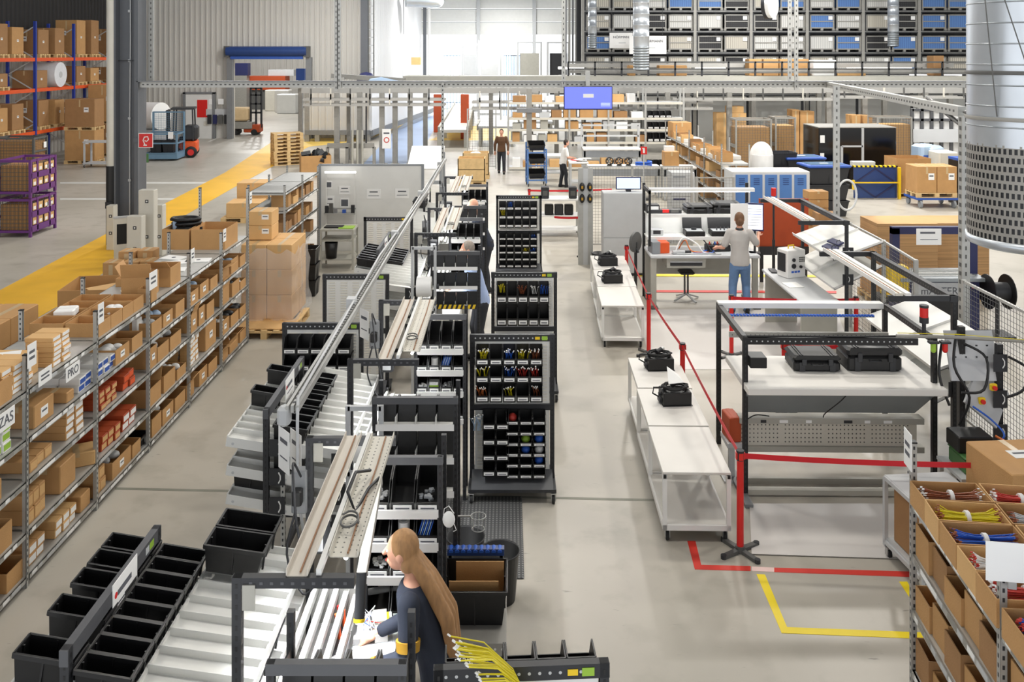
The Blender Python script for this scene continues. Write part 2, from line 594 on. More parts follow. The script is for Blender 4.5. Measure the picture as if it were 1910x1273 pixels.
# the room behind the roller door
rm = ribbed(-30, -8, 0, 9, 'clad', 0.5, 0.08)
o = struct('wall_annex', rm); o.location = (0, 78, 0)
rs = MB(); rs.bx(-30.2, -30, 48.6, 78, 0, 9, 'clad'); struct('wall_annex_side', rs)

# floor markings
def marking(name, pts, z, m, n=[0]):
    struct(name, slab([W(*p) for p in pts], z, m))


marking('trim_lane_yellow', [(-260, 680), (-80, 680), (118, 566), (300, 428), (440, 348), (576, 274), (512, 262), (420, 322), (196, 438)], 0.006, 'floor_yellow')
marking('trim_lane_turn', [(512, 262), (576, 274), (680, 262), (740, 240), (842, 205), (800, 200), (700, 232), (590, 258)], 0.005, 'floor_yellow_worn')
marking('trim_lane_blue', [(672, 312), (768, 312), (832, 205), (786, 205), (730, 250)], 0.007, 'floor_blue_grey')
marking('trim_lane_cross', [(800, 262), (965, 262), (965, 232), (862, 236)], 0.005, 'floor_yellow_worn')
marking('trim_line_a', [(112, 343), (404, 343), (407, 340), (112, 340)], 0.004, 'floor_line')
marking('trim_line_b', [(112, 373), (360, 373), (363, 370), (112, 370)], 0.004, 'floor_line')
marking('trim_line_c', [(388, 264), (406, 257), (409, 257), (392, 264)], 0.004, 'floor_line')
marking('trim_seam_a', [(215, 914), (1240, 936), (1240, 932), (215, 910)], 0.002, 'floor_seam')
marking('trim_tape_red', [(1282, 1010), (1296, 1063), (1400, 1066), (1400, 1057), (1308, 1055), (1297, 1010)], 0.003, 'tape_red')
marking('trim_tape_pink', [(1402, 1066), (1444, 1068), (1444, 1060), (1402, 1058)], 0.003, 'tape_pink')
marking('trim_tape_red_b', [(1444, 1068), (1722, 1078), (1722, 1068), (1444, 1060)], 0.003, 'tape_red')
marking('trim_tape_yellow', [(1411, 1072), (1458, 1182), (1800, 1196), (1800, 1184), (1468, 1171), (1427, 1073)], 0.003, 'tape_yellow')
marking('trim_tape_yellow_b', [(1677, 1086), (1726, 1160), (1736, 1160), (1692, 1086)], 0.003, 'tape_yellow')
marking('trim_floor_panel', [(1398, 942), (1700, 942), (1718, 1046), (1402, 1036)], 0.012, 'floor_panel')
marking('trim_floor_panel_b', [(1190, 578), (1560, 578), (1600, 690), (1215, 690)], 0.005, 'floor_panel')
marking('trim_line_red_c', [(1215, 546), (1560, 548), (1560, 544), (1215, 542)], 0.009, 'tape_red')
marking('trim_line_yellow_c', [(1190, 516), (1560, 518), (1560, 514), (1190, 512)], 0.009, 'tape_yellow')
# ------------------------------------------------------------------ labels that count along a row, set at the end
REG = []
SHORT = ((' shelf of the rack at the far end of the ', ' shelf, far rack of the '), (' of the lower panel of the ', ', lower panel, '), (' of the upper panel of the ', ', upper panel, '), (', {o} from the left', ', {o} from left'),
         (' from the far end', ' from far end'), (' from its far end', ' from far end'), (' from its far post', ' from far post'), (' row of the right rack top', ' row, right rack top'), (' shelf of the right rack', ' shelf, right rack'),
         (' shelf of the rack beyond the fans', ' shelf, rack beyond the fans'), (' counted from the top', ' from the top'), (' left of the overhead rail', ' left of the rail'), ('the picking side of the ', 'picking side, '), ('the loading side of the ', 'loading side, '),
         ('the far face of the ', 'far face, '))


def reg(o, cat, key, order, label, group=None):
    """label holds {o}: this thing's place (first, second ...) among those registered under the same key"""
    o['category'] = cat
    if group: o['group'] = group
    REG.append((o, key, order, label))
    return o


def finish_labels():
    rows = {}
    for o, key, order, label in REG: rows.setdefault(key, []).append((order, o, label))
    for key, l in rows.items():
        l.sort(key=lambda t: t[0])
        for i, (_, o, label) in enumerate(l):
            for a, b in SHORT: label = label.replace(a, b)
            o['label'] = label.replace('{o}', ORD[i] if i < len(ORD) else 'number %d' % (i + 1))


# ------------------------------------------------------------------ boxes, bins, pallets
def open_box_mb(sx, sy, h, m='carton', t=0.007, fill=None, fillz=0.5):
    b = MB()
    x, y = sx / 2, sy / 2
    b.bx(-x, x, -y, y, 0, t, m)
    for (x0, x1, y0, y1) in ((-x, -x + t, -y, y), (x - t, x, -y, y), (-x + t, x - t, -y, -y + t), (-x + t, x - t, y - t, y)):
        b.bx(x0, x1, y0, y1, t, h, m)
    return b


def flap_mb(w, l, ang, m):
    """a flap hinged along the x axis at the origin, leaning outwards (+y) by ang from upright"""
    b = MB()
    b.M = Matrix.Rotation(-ang, 4, 'X')
    b.bx(-w / 2, w / 2, -0.003, 0.003, 0, l, m)
    return b


def closed_box_mb(sx, sy, h, m='carton', tape='tape'):
    b = MB()
    x, y = sx / 2, sy / 2
    b.cb(-x, x, -y, y, 0, h, m, min(0.008, h * .1))
    w = min(0.03, min(sx, sy) * .16)
    b.bx(-w, w, -y * .985, y * .985, h - .001, h + .0012, tape)
    b.bx(-w, w, -y - .0012, -y + .001, h * .72, h * .98, tape)
    return b


def sticker(parent, w, h, loc, face='x', name='shipping_label'):
    b = MB()
    if face == 'x': b.bx(-.0015, .0015, -w / 2, w / 2, -h / 2, h / 2, 'paper'); b.bx(-.0025, .0025, -w * .35, w * .35, 0, h * .2, 'print')
    elif face == '-y': b.bx(-w / 2, w / 2, -.0015, .0015, -h / 2, h / 2, 'paper'); b.bx(-w * .35, w * .35, -.0025, .0025, 0, h * .2, 'print')
    else: b.bx(-w / 2, w / 2, -h / 2, h / 2, -.0015, .0015, 'paper'); b.bx(-w * .35, w * .35, 0, h * .2, -.0025, .0025, 'print')
    return obj(name, b, parent, loc)


def open_box(x, y, z, sx, sy, h, rz=0, m='carton', flaps=(), name='open_carton', lab=False):
    t = thing(name, None, None, (x, y, z), rz)
    obj('box_body', cached(('box_body', round(sx, 3), round(sy, 3), round(h, 3), m), lambda: open_box_mb(sx, sy, h, m)), t)
    for side, ang in flaps:
        if side in 'ns': w, l = sx, sy * .48
        else: w, l = sy, sx * .45
        f = obj('flap', flap_mb(w, min(l, .22), ang, m), t, {'n': (0, sy / 2, h), 's': (0, -sy / 2, h), 'e': (sx / 2, 0, h), 'w': (-sx / 2, 0, h)}[side],
                {'n': 0, 's': PI, 'e': -PI / 2, 'w': PI / 2}[side])
    if lab: sticker(t, min(.1, sy * .4), min(.07, h * .4), (sx / 2 + .001, 0, h * .5))
    return t


def shut_box(x, y, z, sx, sy, h, rz=0, m='carton', name='carton', lab=None):
    t = thing(name, None, None, (x, y, z), rz)
    obj('box_body', cached(('shut_body', round(sx, 3), round(sy, 3), round(h, 3), m), lambda: closed_box_mb(sx, sy, h, m, 'tape' if m.startswith('carton') else m)), t)
    if lab == 'x': sticker(t, min(.12, sy * .45), min(.09, h * .5), (sx / 2 + .001, 0, h * .5))
    if lab == '-y': sticker(t, min(.2, sx * .3), min(.2, h * .35), (sx * .22, -sy / 2 - .001, h * .62), '-y')
    if lab == 'z': sticker(t, min(.2, sx * .5), min(.15, sy * .4), (0, sy * .05, h + .002), 'z')
    return t


def small_box(x, y, z, sx, sy, h, m, end=None, rz=0, name='small_carton'):
    """a little shelf carton with a printed end (towards +x)"""
    def mk():
        b = MB()
        b.cb(-sx / 2, sx / 2, -sy / 2, sy / 2, 0, h, m, .004)
        if end: b.bx(sx / 2 - .001, sx / 2 + .0015, -sy * .42, sy * .42, h * .18, h * .82, end)
        return b
    return obj(name, cached(('small_body', sx, sy, h, m, end), mk), None, (x, y, z), rz)


def bin_mb(w, d, h, m='black_bin'):
    """open-fronted picking bin, front towards -y; front wall low, side walls sloping down to it"""
    b = MB()
    t = .004
    x = w / 2
    b.bx(-x, x, 0, d, 0, t, m)
    b.bx(-x, x, d - t, d, t, h, m)
    for s in (-1, 1):
        x0, x1 = sorted((s * x, s * (x - t)))
        b.prism([(0, 0), (d, 0), (d, h), (d * .34, h), (.01, h * .5), (0, h * .45)], x0, x1, m, 'yz')
    b.bx(-x, x, -.002, t, 0, h * .42, m)
    for s in (-1, 1):
        x0, x1 = sorted((s * x, s * (x + .004)))
        b.bx(x0, x1, d * .34, d, h - .014, h, m)
    b.bx(-x, x, d, d + .006, h - .014, h, m)
    return b


def bin_label_mb(w, h):
    b = MB()
    b.bx(-w * .4, w * .4, -.006, -.002, h * .1, h * .32, 'paper')
    b.bx(-w * .3, w * .3, -.007, -.005, h * .16, h * .22, 'print')
    return b


def picking_bin(loc, w, d, h, rz=0, tilt=0, label=True, name='picking_bin', parent=None):
    t = thing(name, None, None, loc, rz)
    t.rotation_euler = (tilt, 0, rz)
    obj('bin_body', cached(('bin_body', w, d, h), lambda: bin_mb(w, d, h)), t)
    if label: obj('label_card', cached(('label_card', w, h), lambda: bin_label_mb(w, h)), t)
    return t


def tote_mb(sx, sy, h, m='black_bin', t=.006):
    """rectangular open plastic bin with a rolled rim and vertical ribs"""
    b = MB()
    x, y = sx / 2, sy / 2
    i = .86
    b.bx(-x * i, x * i, -y * i, y * i, 0, t, m)
    for k in range(4):
        c = [(-x, -y), (x, -y), (x, y), (-x, y)]
        p, q = c[k], c[(k + 1) % 4]
        v = [(p[0] * i, p[1] * i, 0), (q[0] * i, q[1] * i, 0), (q[0], q[1], h), (p[0], p[1], h)]
        w = [(a[0] * .97, a[1] * .97, a[2]) for a in v]
        b.add(v + w, [(0, 1, 2, 3), (7, 6, 5, 4), (3, 2, 6, 7)], m)
        mx, my = (p[0] + q[0]) / 2, (p[1] + q[1]) / 2
        if abs(p[1] - q[1]) < 1e-6: b.ob((0, p[1] * 1.01, h - .012), (sx * 1.03, .014, .024), m)
        else: b.ob((p[0] * 1.01, 0, h - .012), (.014, sy * 1.03, .024), m)
        b.ob((mx * .94, my * .94, h * .5), (.01 if abs(p[1] - q[1]) < 1e-6 else .012, .012 if abs(p[1] - q[1]) < 1e-6 else .01, h * .9), m)
    return b


def tote(loc, sx, sy, h, rz=0, m='black_bin', name='plastic_bin', tilt=(0, 0)):
    o = obj(name, cached(('tote', sx, sy, h, m), lambda: tote_mb(sx, sy, h, m)), None, loc, rz)
    o.rotation_euler = (tilt[0], tilt[1], rz)
    return o


def pallet_mb(l=1.2, w=0.8, m='pallet_wood'):
    b = MB()
    for i in range(5):
        y = -w / 2 + .05 + i * (w - .1) / 4
        b.bx(-l / 2, l / 2, y - .05, y + .05, .122, .144, m)
    for x in (-l / 2 + .07, 0, l / 2 - .07):
        b.bx(x - .07, x + .07, -w / 2, w / 2, .1, .122, m)
        for y in (-w / 2 + .05, 0, w / 2 - .05): b.bx(x - .07, x + .07, y - .05, y + .05, .022, .1, m)
    for y in (-w / 2 + .05, 0, w / 2 - .05): b.bx(-l / 2, l / 2, y - .05, y + .05, 0, .022, m)
    return b


def pallet(loc, label, rz=0, l=1.2, w=.8, group=None):
    return solo('wooden_pallet', pallet_mb(l, w), label, 'pallet', loc, rz, group)


def caster(parent, loc, r=.045, m='rubber'):
    b = MB()
    b.cyl((-.014, 0, r), (.014, 0, r), r, m, n=14)
    b.bx(-.024, -.016, -.02, .02, r * .6, r * 2.3, 'zinc')
    b.bx(.016, .024, -.02, .02, r * .6, r * 2.3, 'zinc')
    b.bx(-.028, .028, -.03, .03, r * 2.2, r * 2.4, 'zinc')
    return obj('caster', b, parent, loc)


def coil(c, r, turns, th, m, n=26, jit=.012, seed=1, flat=.3):
    """a loosely wound cable lying flat round c"""
    q = random.Random(seed)
    pts = []
    for i in range(turns * n + 1):
        a = 2 * PI * i / n
        rr = r * (1 + .12 * math.sin(a * .31 + seed)) + q.uniform(-jit, jit)
        pts.append((c[0] + rr * math.cos(a), c[1] + rr * math.sin(a) * .8, c[2] + th + i / (turns * n) * th * turns * flat * 2 + q.uniform(0, jit * .4)))
    b = MB(); b.tube(pts, th, m, 6)
    return b


def bundle_mb(l, r, m, tip=None, n=22, seed=1, bend=.02):
    """a tied bundle of wires along x, splayed at both ends"""
    q = random.Random(seed)
    b = MB()
    for i in range(n):
        a, rr = q.uniform(0, 2 * PI), r * math.sqrt(q.random())
        s1, s2 = q.uniform(1.2, 2.0), q.uniform(1.2, 2.0)
        pts = []
        for k, t in enumerate((-.5, -.36, -.15, .12, .34, .5)):
            f = (s1, 1.15, .9, .9, 1.15, s2)[k]
            pts.append((t * l + q.uniform(-.01, .01), rr * f * math.cos(a) + bend * (4 * t * t), r + rr * f * math.sin(a) * .8 + bend * t * t * 2))
        b.tube(pts, .0032, m, 4)
        if tip:
            b.cyl(pts[-1], Vector(pts[-1]) + Vector((.014, 0, 0)), .004, tip, n=5)
            b.cyl(pts[0], Vector(pts[0]) - Vector((.014, 0, 0)), .004, tip, n=5)
    b.cyl((-.012, bend * .0, r), (.012, 0, r), r * 1.08, 'white', n=10)
    return b


# ------------------------------------------------------------------ boltless shelving
def shelf_post_mb(h, m='zinc'):
    b = MB()
    b.bx(-.02, .02, -.002, .002, 0, h, m)
    b.bx(-.02, -.016, -.002, .034, 0, h, m)
    b.bx(.016, .02, -.002, .034, 0, h, m)
    z = .06
    while z < h - .03:
        b.bx(-.006, .006, -.0032, .0, z, z + .022, 'charcoal')
        b.bx(.019, .0212, .010, .022, z, z + .022, 'charcoal')
        z += .05
    b.bx(-.022, .022, -.004, .036, h, h + .01, 'black')
    return b


def shelf_mb(d, l, m='zinc', labels=True, seed=1):
    """shelf with its top at z=0; x from 0 (front) to -d, y from 0 to l; a lip with label strips along the front"""
    q = random.Random(seed)
    b = MB()
    b.bx(-d, 0, .0, l, -.012, 0, m)
    for x in (-d, -.012):
        b.bx(x, x + .012, 0, l, -.05, 0, m)
    b.bx(-d, 0, 0, .012, -.05, 0, m)
    b.bx(-d, 0, l - .012, l, -.05, 0, m)
    if labels:
        y = .05
        while y < l - .12:
            w = q.choice((.06, .08, .1, .14))
            b.bx(0, .0015, y, y + w, -.04, -.008, q.choice(('paper', 'zinc_dull', 'paper', 'light_grey')))
            y += w + q.choice((.0, .01, .03, .08))
    return b


def plate(parent, w, h, loc, rz, words=None, size=.07):
    b = MB(); b.bx(-.003, .003, -w / 2, w / 2, -h / 2, h / 2, 'paper')
    if not words:
        for k in range(2): b.bx(.003, .0036, -w * .34, w * .3, h * (.08 - k * .26), h * (.2 - k * .26), 'print')
    p = obj('sign_plate', b, parent, loc, rz)
    if words: text(words, size, 'print', p, (.004, 0, 0), (PI / 2, 0, PI / 2))
    return p


def rack(name, label, loc, rz, depth, ys, levels, h, plates=(), heights=None):
    t = thing(name, label, 'shelving', loc, rz)
    for i, y in enumerate(ys):
        hh = heights[i] if heights else h
        pm = cached(('post', hh), lambda: shelf_post_mb(hh))
        obj('post', pm, t, (0.0, y - .017, 0), PI / 2)
        obj('post', pm, t, (-depth, y + .017, 0), -PI / 2)
    for i in range(len(ys) - 1):
        for k, z in enumerate(levels):
            l = ys[i + 1] - ys[i] - .02
            obj('shelf', cached(('shelf', depth, round(l, 3), (i * 3 + k) % 5), lambda: shelf_mb(depth, l, 'zinc', True, i * 3 + k)), t, (0, ys[i] + .01, z))
    for (y, z, w, hh, words, size) in plates: plate(t, w, hh, (.03, y, z), 0, words, size)
    return t
# ------------------------------------------------------------------ the long shelving rack on the left of the aisle
RX = -4.15
RYS = [5.08, 6.38, 7.68, 8.98, 10.28, 11.58, 12.88, 14.18]
LV = [0.10, 0.48, 0.92, 1.28, 1.70]
LVN = ['bottom', 'second-lowest', 'middle', 'second-highest', 'top']
rack('shelving_rack', 'long galvanised shelving rack full of brown boxes along the aisle', (RX, 0, 0), 0, 0.8, RYS, LV, 2.0,
     [(7.9, 1.74, .22, .13, None, 0), (8.4, 1.6, .26, .13, 'PRO', .11), (8.98, 1.98, .12, .2, None, 0), (10.3, 1.98, .22, .2, None, 0), (11.58, 1.97, .12, .18, None, 0),
      (12.88, 1.97, .12, .18, None, 0), (7.68, 2.0, .14, .2, None, 0), (7.28, 1.6, .26, .15, 'ZAS', .12), (14.18, 2.3, .12, .18, None, 0)],
     [2.0] * 7 + [2.45])


def on_rack(o, lev, y, desc, cat, back=False):
    reg(o, cat, ('rack', lev, back, cat), -y, desc + ', ' + LVN[lev] + ' shelf, long rack, {o} ' + ('of rear row ' if back else '') + 'from far end')
    return o


def bags(x, y, z, n, r, label, m='paper'):
    b = MB()
    q = random.Random(int(y * 100))
    for i in range(n): b.ball((q.uniform(-r, r), q.uniform(-r, r), r * .5 + q.uniform(0, r * .4)), (r * q.uniform(.6, 1), r * q.uniform(.5, .9), r * q.uniform(.4, .6)), m, 9, 6)
    o = solo('plastic_bag', b, label, 'bag', (x, y, z))
    return o


def rbox(y, lev, sx, sy, h, x=None, back=False, rz=0.0, m='carton', flaps=(), lab=False, desc=None, z=0):
    x = RX - .03 - sx / 2 if x is None else x
    if lev < 4:
        h *= .8
        if R.random() < .45: bag = bags(x, y, LV[lev] + .02 + h * .35, 4, min(sx, sy) * .27, None, R.choice(['paper', 'light_grey', 'charcoal', 'paper', 'pale_blue'])); reg(bag, 'bag', ('rbag', lev), -y, 'bagged parts in an open box, ' + LVN[lev] + ' shelf, long rack, {o} from far end')
    o = open_box(x, y, LV[lev] + z + .001, sx, sy, h, rz, m, flaps, lab=lab)
    return on_rack(o, lev, y, desc or 'open brown cardboard box', 'open box', back)


def rshut(y, lev, sx, sy, h, x=None, back=False, rz=0.0, m='carton', z=0, lab='x', desc=None):
    x = RX - .04 - sx / 2 if x is None else x
    o = shut_box(x, y, LV[lev] + z + .001, sx, sy, h, rz, m, lab=lab)
    return on_rack(o, lev, y + z * .01, desc or 'closed brown carton', 'carton', back)


def rstack(y, lev, nx, ny, nz, sx, sy, h, m, end, word, x0=None):
    x0 = RX - .05 - sx / 2 if x0 is None else x0
    for i in range(nx):
        for j in range(ny):
            for k in range(nz):
                yy = y + j * (sy + .006) + R.uniform(-.004, .004)
                o = small_box(x0 - i * (sx + .01) + R.uniform(-.012, .012), yy, LV[lev] + .001 + k * (h + .001), sx, sy, h, m, end)
                reg(o, 'carton', ('stack', lev, word), (-j, -k, i), word + ', ' + LVN[lev] + ' shelf, long rack, {o} from far top', word + 's')


# top shelf, from the near end
rshut(7.86, 4, .42, .5, .2, -4.5, m='carton_light', lab=None, desc='low tan carton with paper on lid')
for i, (y, x) in enumerate(((7.95, -4.5),)):
    p = MB(); p.bx(-.12, .12, -.09, .09, 0, .003, 'paper'); p.bx(-.08, .08, -.04, -.02, .003, .0035, 'print')
    solo('paper_sheet', p, 'white printed sheet lying on the low tan carton of the top shelf', 'paper', (x, y, 1.904), .4)
rstack(8.28, 4, 1, 2, 6, .26, .15, .045, 'carton_light', 'paper', 'flat printed tan carton in tall stacks')
rstack(7.45, 4, 2, 3, 5, .26, .15, .05, 'carton_light', 'paper', 'white-ended tan carton in low block')
rstack(7.0, 4, 2, 2, 6, .3, .2, .06, 'carton', 'paper', 'labelled brown carton in broad block')
rbox(7.35, 4, .2, .26, .2, -4.28, desc='tall open box with white bag')
rbox(7.05, 4, .2, .3, .26, -4.27, desc='tall plain open brown box')
for i, y in enumerate((9.22, 9.5, 9.78, 10.06)):
    rbox(y, 4, .34, .27, .14, -4.36, desc='open front tray box')
    rbox(y, 4, .34, .27, .14, -4.73, True, desc='open brown tray box')
rbox(10.42, 4, .16, .16, .16, -4.24, desc='small square box beside white plate')
rbox(10.66, 4, .34, .36, .26, -4.42, rz=.15, flaps=(('s', .3), ('w', .5)), desc='tilted open box with raised flaps')
rbox(11.2, 4, .24, .34, .24, -4.32, flaps=(('s', .9),), desc='open box facing the aisle')
rbox(11.2, 4, .3, .3, .1, -4.74, True, desc='low open box')
for i, (x, y, a) in enumerate(((-4.5, 11.9, .2), (-4.62, 12.3, .5), (-4.35, 12.45, .1), (-4.75, 12.6, -.3))):
    p = MB(); p.bx(-.16, .16, -.11, .11, 0, .012, 'paper'); p.cyl((0, 0, .012), (0, 0, .0125), .03, 'print', n=14)
    reg(solo('paper_sheet', p, None, 'paper', (x, y, 1.702 + i * .0), a), 'paper', ('sheets',), -y, 'white sheet lying on the empty top shelf bay, {o} from far end')
b1 = rbox(13.45, 4, .5, .62, .3, -4.45, desc='big open box beside the coiled hose')
b2 = rbox(13.45, 4, .4, .62, .3, -4.93, True, desc='open box of coiled hose')
cb = MB()
for k in range(5):
    c = coil((0, 0, .02 + k * .065), .19, 2, .028, 'black', seed=k)
    cb.add(c.v, c.f, 'black', True)
for a in (0.5, 2.2, 4.0): cb.ob((.19 * math.cos(a), .15 * math.sin(a), .17), (.05, .06, .3), 'pale_blue', rz=a)
solo('hose_coil', cb, 'coil of black hose with pale ties in the big open box', 'hose', (-4.9, 13.5, 1.76))
# second-highest shelf
rstack(8.75, 3, 2, 2, 2, .2, .13, .07, 'white', 'blue', 'small blue and white box')
rstack(9.15, 3, 2, 3, 2, .2, .12, .07, 'white', 'blue', 'small blue and white carton')
rshut(8.02, 3, .34, .34, .2, desc='brown carton with hand holes')
rshut(8.5, 3, .3, .14, .1, lab=None, desc='flat brown carton')
rstack(6.85, 3, 2, 2, 2, .16, .13, .08, 'paper', 'green', 'green and white box')
rstack(7.3, 3, 2, 2, 3, .16, .12, .08, 'white', 'lime', 'lime and white box')
rbox(9.62, 3, .3, .34, .2, lab=True)
rbox(10.0, 3, .3, .28, .2)
rbox(10.55, 3, .26, .3, .2, desc='open brown box with a bag')
w = small_box(-4.36, 10.42, 1.281, .06, .14, .22, 'white', 'paper', name='white_carton'); on_rack(w, 3, 10.42, 'upright white box', 'carton')
rbox(10.9, 3, .3, .3, .2, lab=True)
rbox(11.3, 3, .3, .3, .22)
rbox(11.78, 3, .32, .36, .22, lab=True)
rbox(12.2, 3, .3, .34, .24, lab=True)
rbox(12.6, 3, .26, .3, .2)
rbox(13.1, 3, .3, .34, .22, flaps=(('e', 1.2),))
rbox(13.55, 3, .3, .34, .26)
rbox(13.95, 3, .3, .26, .2)
# middle shelf
rstack(7.85, 2, 1, 3, 1, .32, .13, .1, 'carton', 'carton_light', 'long brown carton pulled to the front')
rstack(8.52, 2, 2, 2, 4, .24, .16, .07, 'carton', 'paper', 'white-striped brown carton in stack')
rstack(9.2, 2, 1, 3, 3, .26, .12, .06, 'rust_orange', 'carton_light', 'rust red carton')
rstack(9.75, 2, 1, 2, 2, .3, .14, .08, 'rust_orange', 'orange', 'larger rust red carton')
rshut(6.75, 2, .34, .4, .2)
rshut(7.2, 2, .34, .3, .18)
rbox(10.45, 2, .3, .2, .3, lab=True)
rbox(10.75, 2, .32, .34, .22, desc='wide open brown box')
rbox(11.15, 2, .32, .36, .22)
rbox(11.8, 2, .3, .22, .3, lab=True, flaps=(('e', .4),))
rbox(12.1, 2, .3, .22, .3, lab=True)
rbox(12.45, 2, .3, .3, .26)
rbox(13.1, 2, .34, .36, .3, flaps=(('e', .2), ('n', .2)))
rbox(13.6, 2, .32, .36, .26)
rbox(13.97, 2, .28, .28, .16)
# second-lowest shelf
rbox(7.25, 1, .36, .46, .26, desc='large open brown box')
rstack(7.8, 1, 1, 3, 2, .3, .1, .13, 'carton', 'carton_light', 'upright brown carton')
rshut(8.45, 1, .3, .3, .26, lab=None)
rshut(8.95, 1, .34, .26, .14, rz=.5, m='carton_light', lab=None, desc='tan carton standing askew')
rstack(9.25, 1, 1, 3, 2, .3, .13, .08, 'rust_orange', 'carton_light', 'rust red carton')
rstack(9.75, 1, 2, 2, 2, .22, .16, .09, 'rust_orange', 'paper', 'rust red carton with white end')
rbox(10.5, 1, .34, .36, .26, flaps=(('n', .25),))
rbox(10.95, 1, .34, .36, .26, desc='wide open brown box')
rbox(11.35, 1, .3, .3, .16)
rstack(11.75, 1, 2, 3, 5, .14, .11, .07, 'carton_light', 'paper', 'little tan carton in tall block')
rshut(12.5, 1, .34, .44, .36, lab='x', desc='large closed carton with round print')
rbox(13.1, 1, .34, .34, .26, lab=True)
rbox(13.55, 1, .34, .36, .22)
rbox(13.95, 1, .3, .3, .2)
# bottom shelf
rbox(7.0, 0, .36, .5, .28, desc='large open box with white liner')
rbox(7.55, 0, .3, .3, .2)
rstack(7.85, 0, 2, 2, 2, .26, .13, .09, 'carton', 'paper', 'flat brown carton with white end')
rstack(8.3, 0, 2, 3, 2, .24, .12, .08, 'carton_light', 'paper', 'flat tan carton with white end')
rshut(8.8, 0, .34, .2, .16, lab=None)
rstack(9.05, 0, 1, 2, 2, .24, .13, .12, 'carton', 'carton_light', 'brown carton')
rbox(9.6, 0, .36, .46, .22, desc='large open brown box', lab=True)
rbox(9.98, 0, .24, .22, .18)
tb = tote((-4.36, 10.22, .101), .34, .24, .12, name='plastic_tray'); on_rack(tb, 0, 10.22, 'black plastic tray with red parts', 'tray')
rbox(10.55, 0, .32, .28, .26)
rbox(10.9, 0, .34, .34, .24, lab=True)
rbox(11.3, 0, .34, .34, .22)
rbox(11.66, 0, .32, .28, .24, flaps=(('e', .7),))
rbox(12.15, 0, .34, .3, .26, lab=True)
rbox(12.55, 0, .34, .36, .22)
rbox(13.05, 0, .34, .34, .22, flaps=(('e', 1.0),))
rbox(13.5, 0, .34, .4, .24, flaps=(('e', .8), ('s', .5)))
rbox(13.97, 0, .3, .3, .2)


bags(-4.36, 9.78, 1.72, 3, .09, 'white plastic bag in the third tray box of the top shelf front row')
bags(-4.36, 9.5, 1.72, 3, .08, 'white plastic bag in a near tray box of the top shelf front row')
bags(-4.28, 7.35, 1.82, 3, .07, 'white bag in the tall open box on the top shelf')
bags(-4.36, 7.0, .3, 4, .12, 'white liner bag in the large open box of the bottom shelf')
pk = MB()
for k in range(2): pk.cb(-.1, .1, -.11 + k * .115, .0 + k * .115, 0, .08, 'paper', .01)
solo('paper_pack', pk, 'white banded paper pack lying in a rear tray box of the top shelf', 'paper pack', (-4.73, 9.5, 1.8), .2)

# ------------------------------------------------------------------ big cartons on the floor behind the long rack
def stack_on_floor(x, y, nx, ny, nz, sx, sy, h, word, z0=0.145, rz=0, m='carton', lab='-y'):
    for i in range(nx):
        for j in range(ny):
            for k in range(nz):
                c = Matrix.Rotation(rz, 3, 'Z') @ Vector(((i - (nx - 1) / 2) * (sx + .008), (j - (ny - 1) / 2) * (sy + .008), 0))
                o = shut_box(x + c.x, y + c.y, z0 + k * (h + .002), sx, sy, h, rz + R.uniform(-.008, .008), m, lab=lab)
                reg(o, 'carton', word, (-k, i, j), word + ', {o} counted from the top')


pallet((-5.95, 9.9, 0), 'wooden pallet under the strapped cartons behind the long rack', PI / 2)
stack_on_floor(-5.95, 9.9, 2, 2, 5, .4, .58, .3, 'strapped brown carton in the pallet block behind the long rack')
stack_on_floor(-5.95, 8.4, 2, 2, 5, .4, .5, .31, 'brown carton in the floor block behind the long rack', 0.0)
o = open_box(-5.62, 12.2, 1.1, .8, .8, .36, .12, 'carton', (), 'open_carton'); tag(o, 'very wide open brown box behind the top shelf of the long rack', 'open box')
o = shut_box(-5.62, 12.2, 0, .8, .8, 1.09, .12); tag(o, 'tall brown carton on the floor under the very wide open box', 'carton')
for i, (dx, dy) in enumerate(((0, 0), (.26, .05), (.5, .1), (.1, .3), (.36, .36))):
    o = shut_box(-5.9 + dx, 13.3 + dy, 0, .24, .26, 1.5 if i < 3 else 1.6, 0, lab=None)
    reg(o, 'carton', 'tallnarrow', i, 'tall narrow brown carton standing in the group before the column, {o} of the group')
fl_ = MB()
fl_.cb(-.25, .25, -.2, .2, 0, .012, 'carton_light', .002)
for i in range(3): reg(solo('cardboard_sheet', fl_.data('cardboard_sheet') if False else fl_, None, 'cardboard', (-5.6 + i * .05, 12.12 + i * .06, 1.25 + i * .06), i * .4), 'cardboard', 'sheetsinbox', i, 'loose cardboard sheet lying in the very wide open box, {o} from below')
pallet((-3.95, 14.95, 0), 'wooden pallet with a plank deck, under the film wrapped cartons', PI / 2, 1.3, .9)
stack_on_floor(-4.05, 15.35, 2, 2, 3, .42, .5, .42, 'tan carton in the film wrapped pallet stack', 0.145, 0, 'carton_light', None)
stack_on_floor(-4.25, 15.4, 1, 1, 2, .4, .45, .24, 'light brown carton on top of the film wrapped stack', 1.42, 0, 'carton_light')
dk = MB(); dk.bx(-.45, .45, -.25, .25, 0, .015, 'carton_light'); solo('cardboard_sheet', dk, 'bare cardboard sheet on the near end of the wrapped pallet', 'cardboard', (-3.95, 14.6, .146))
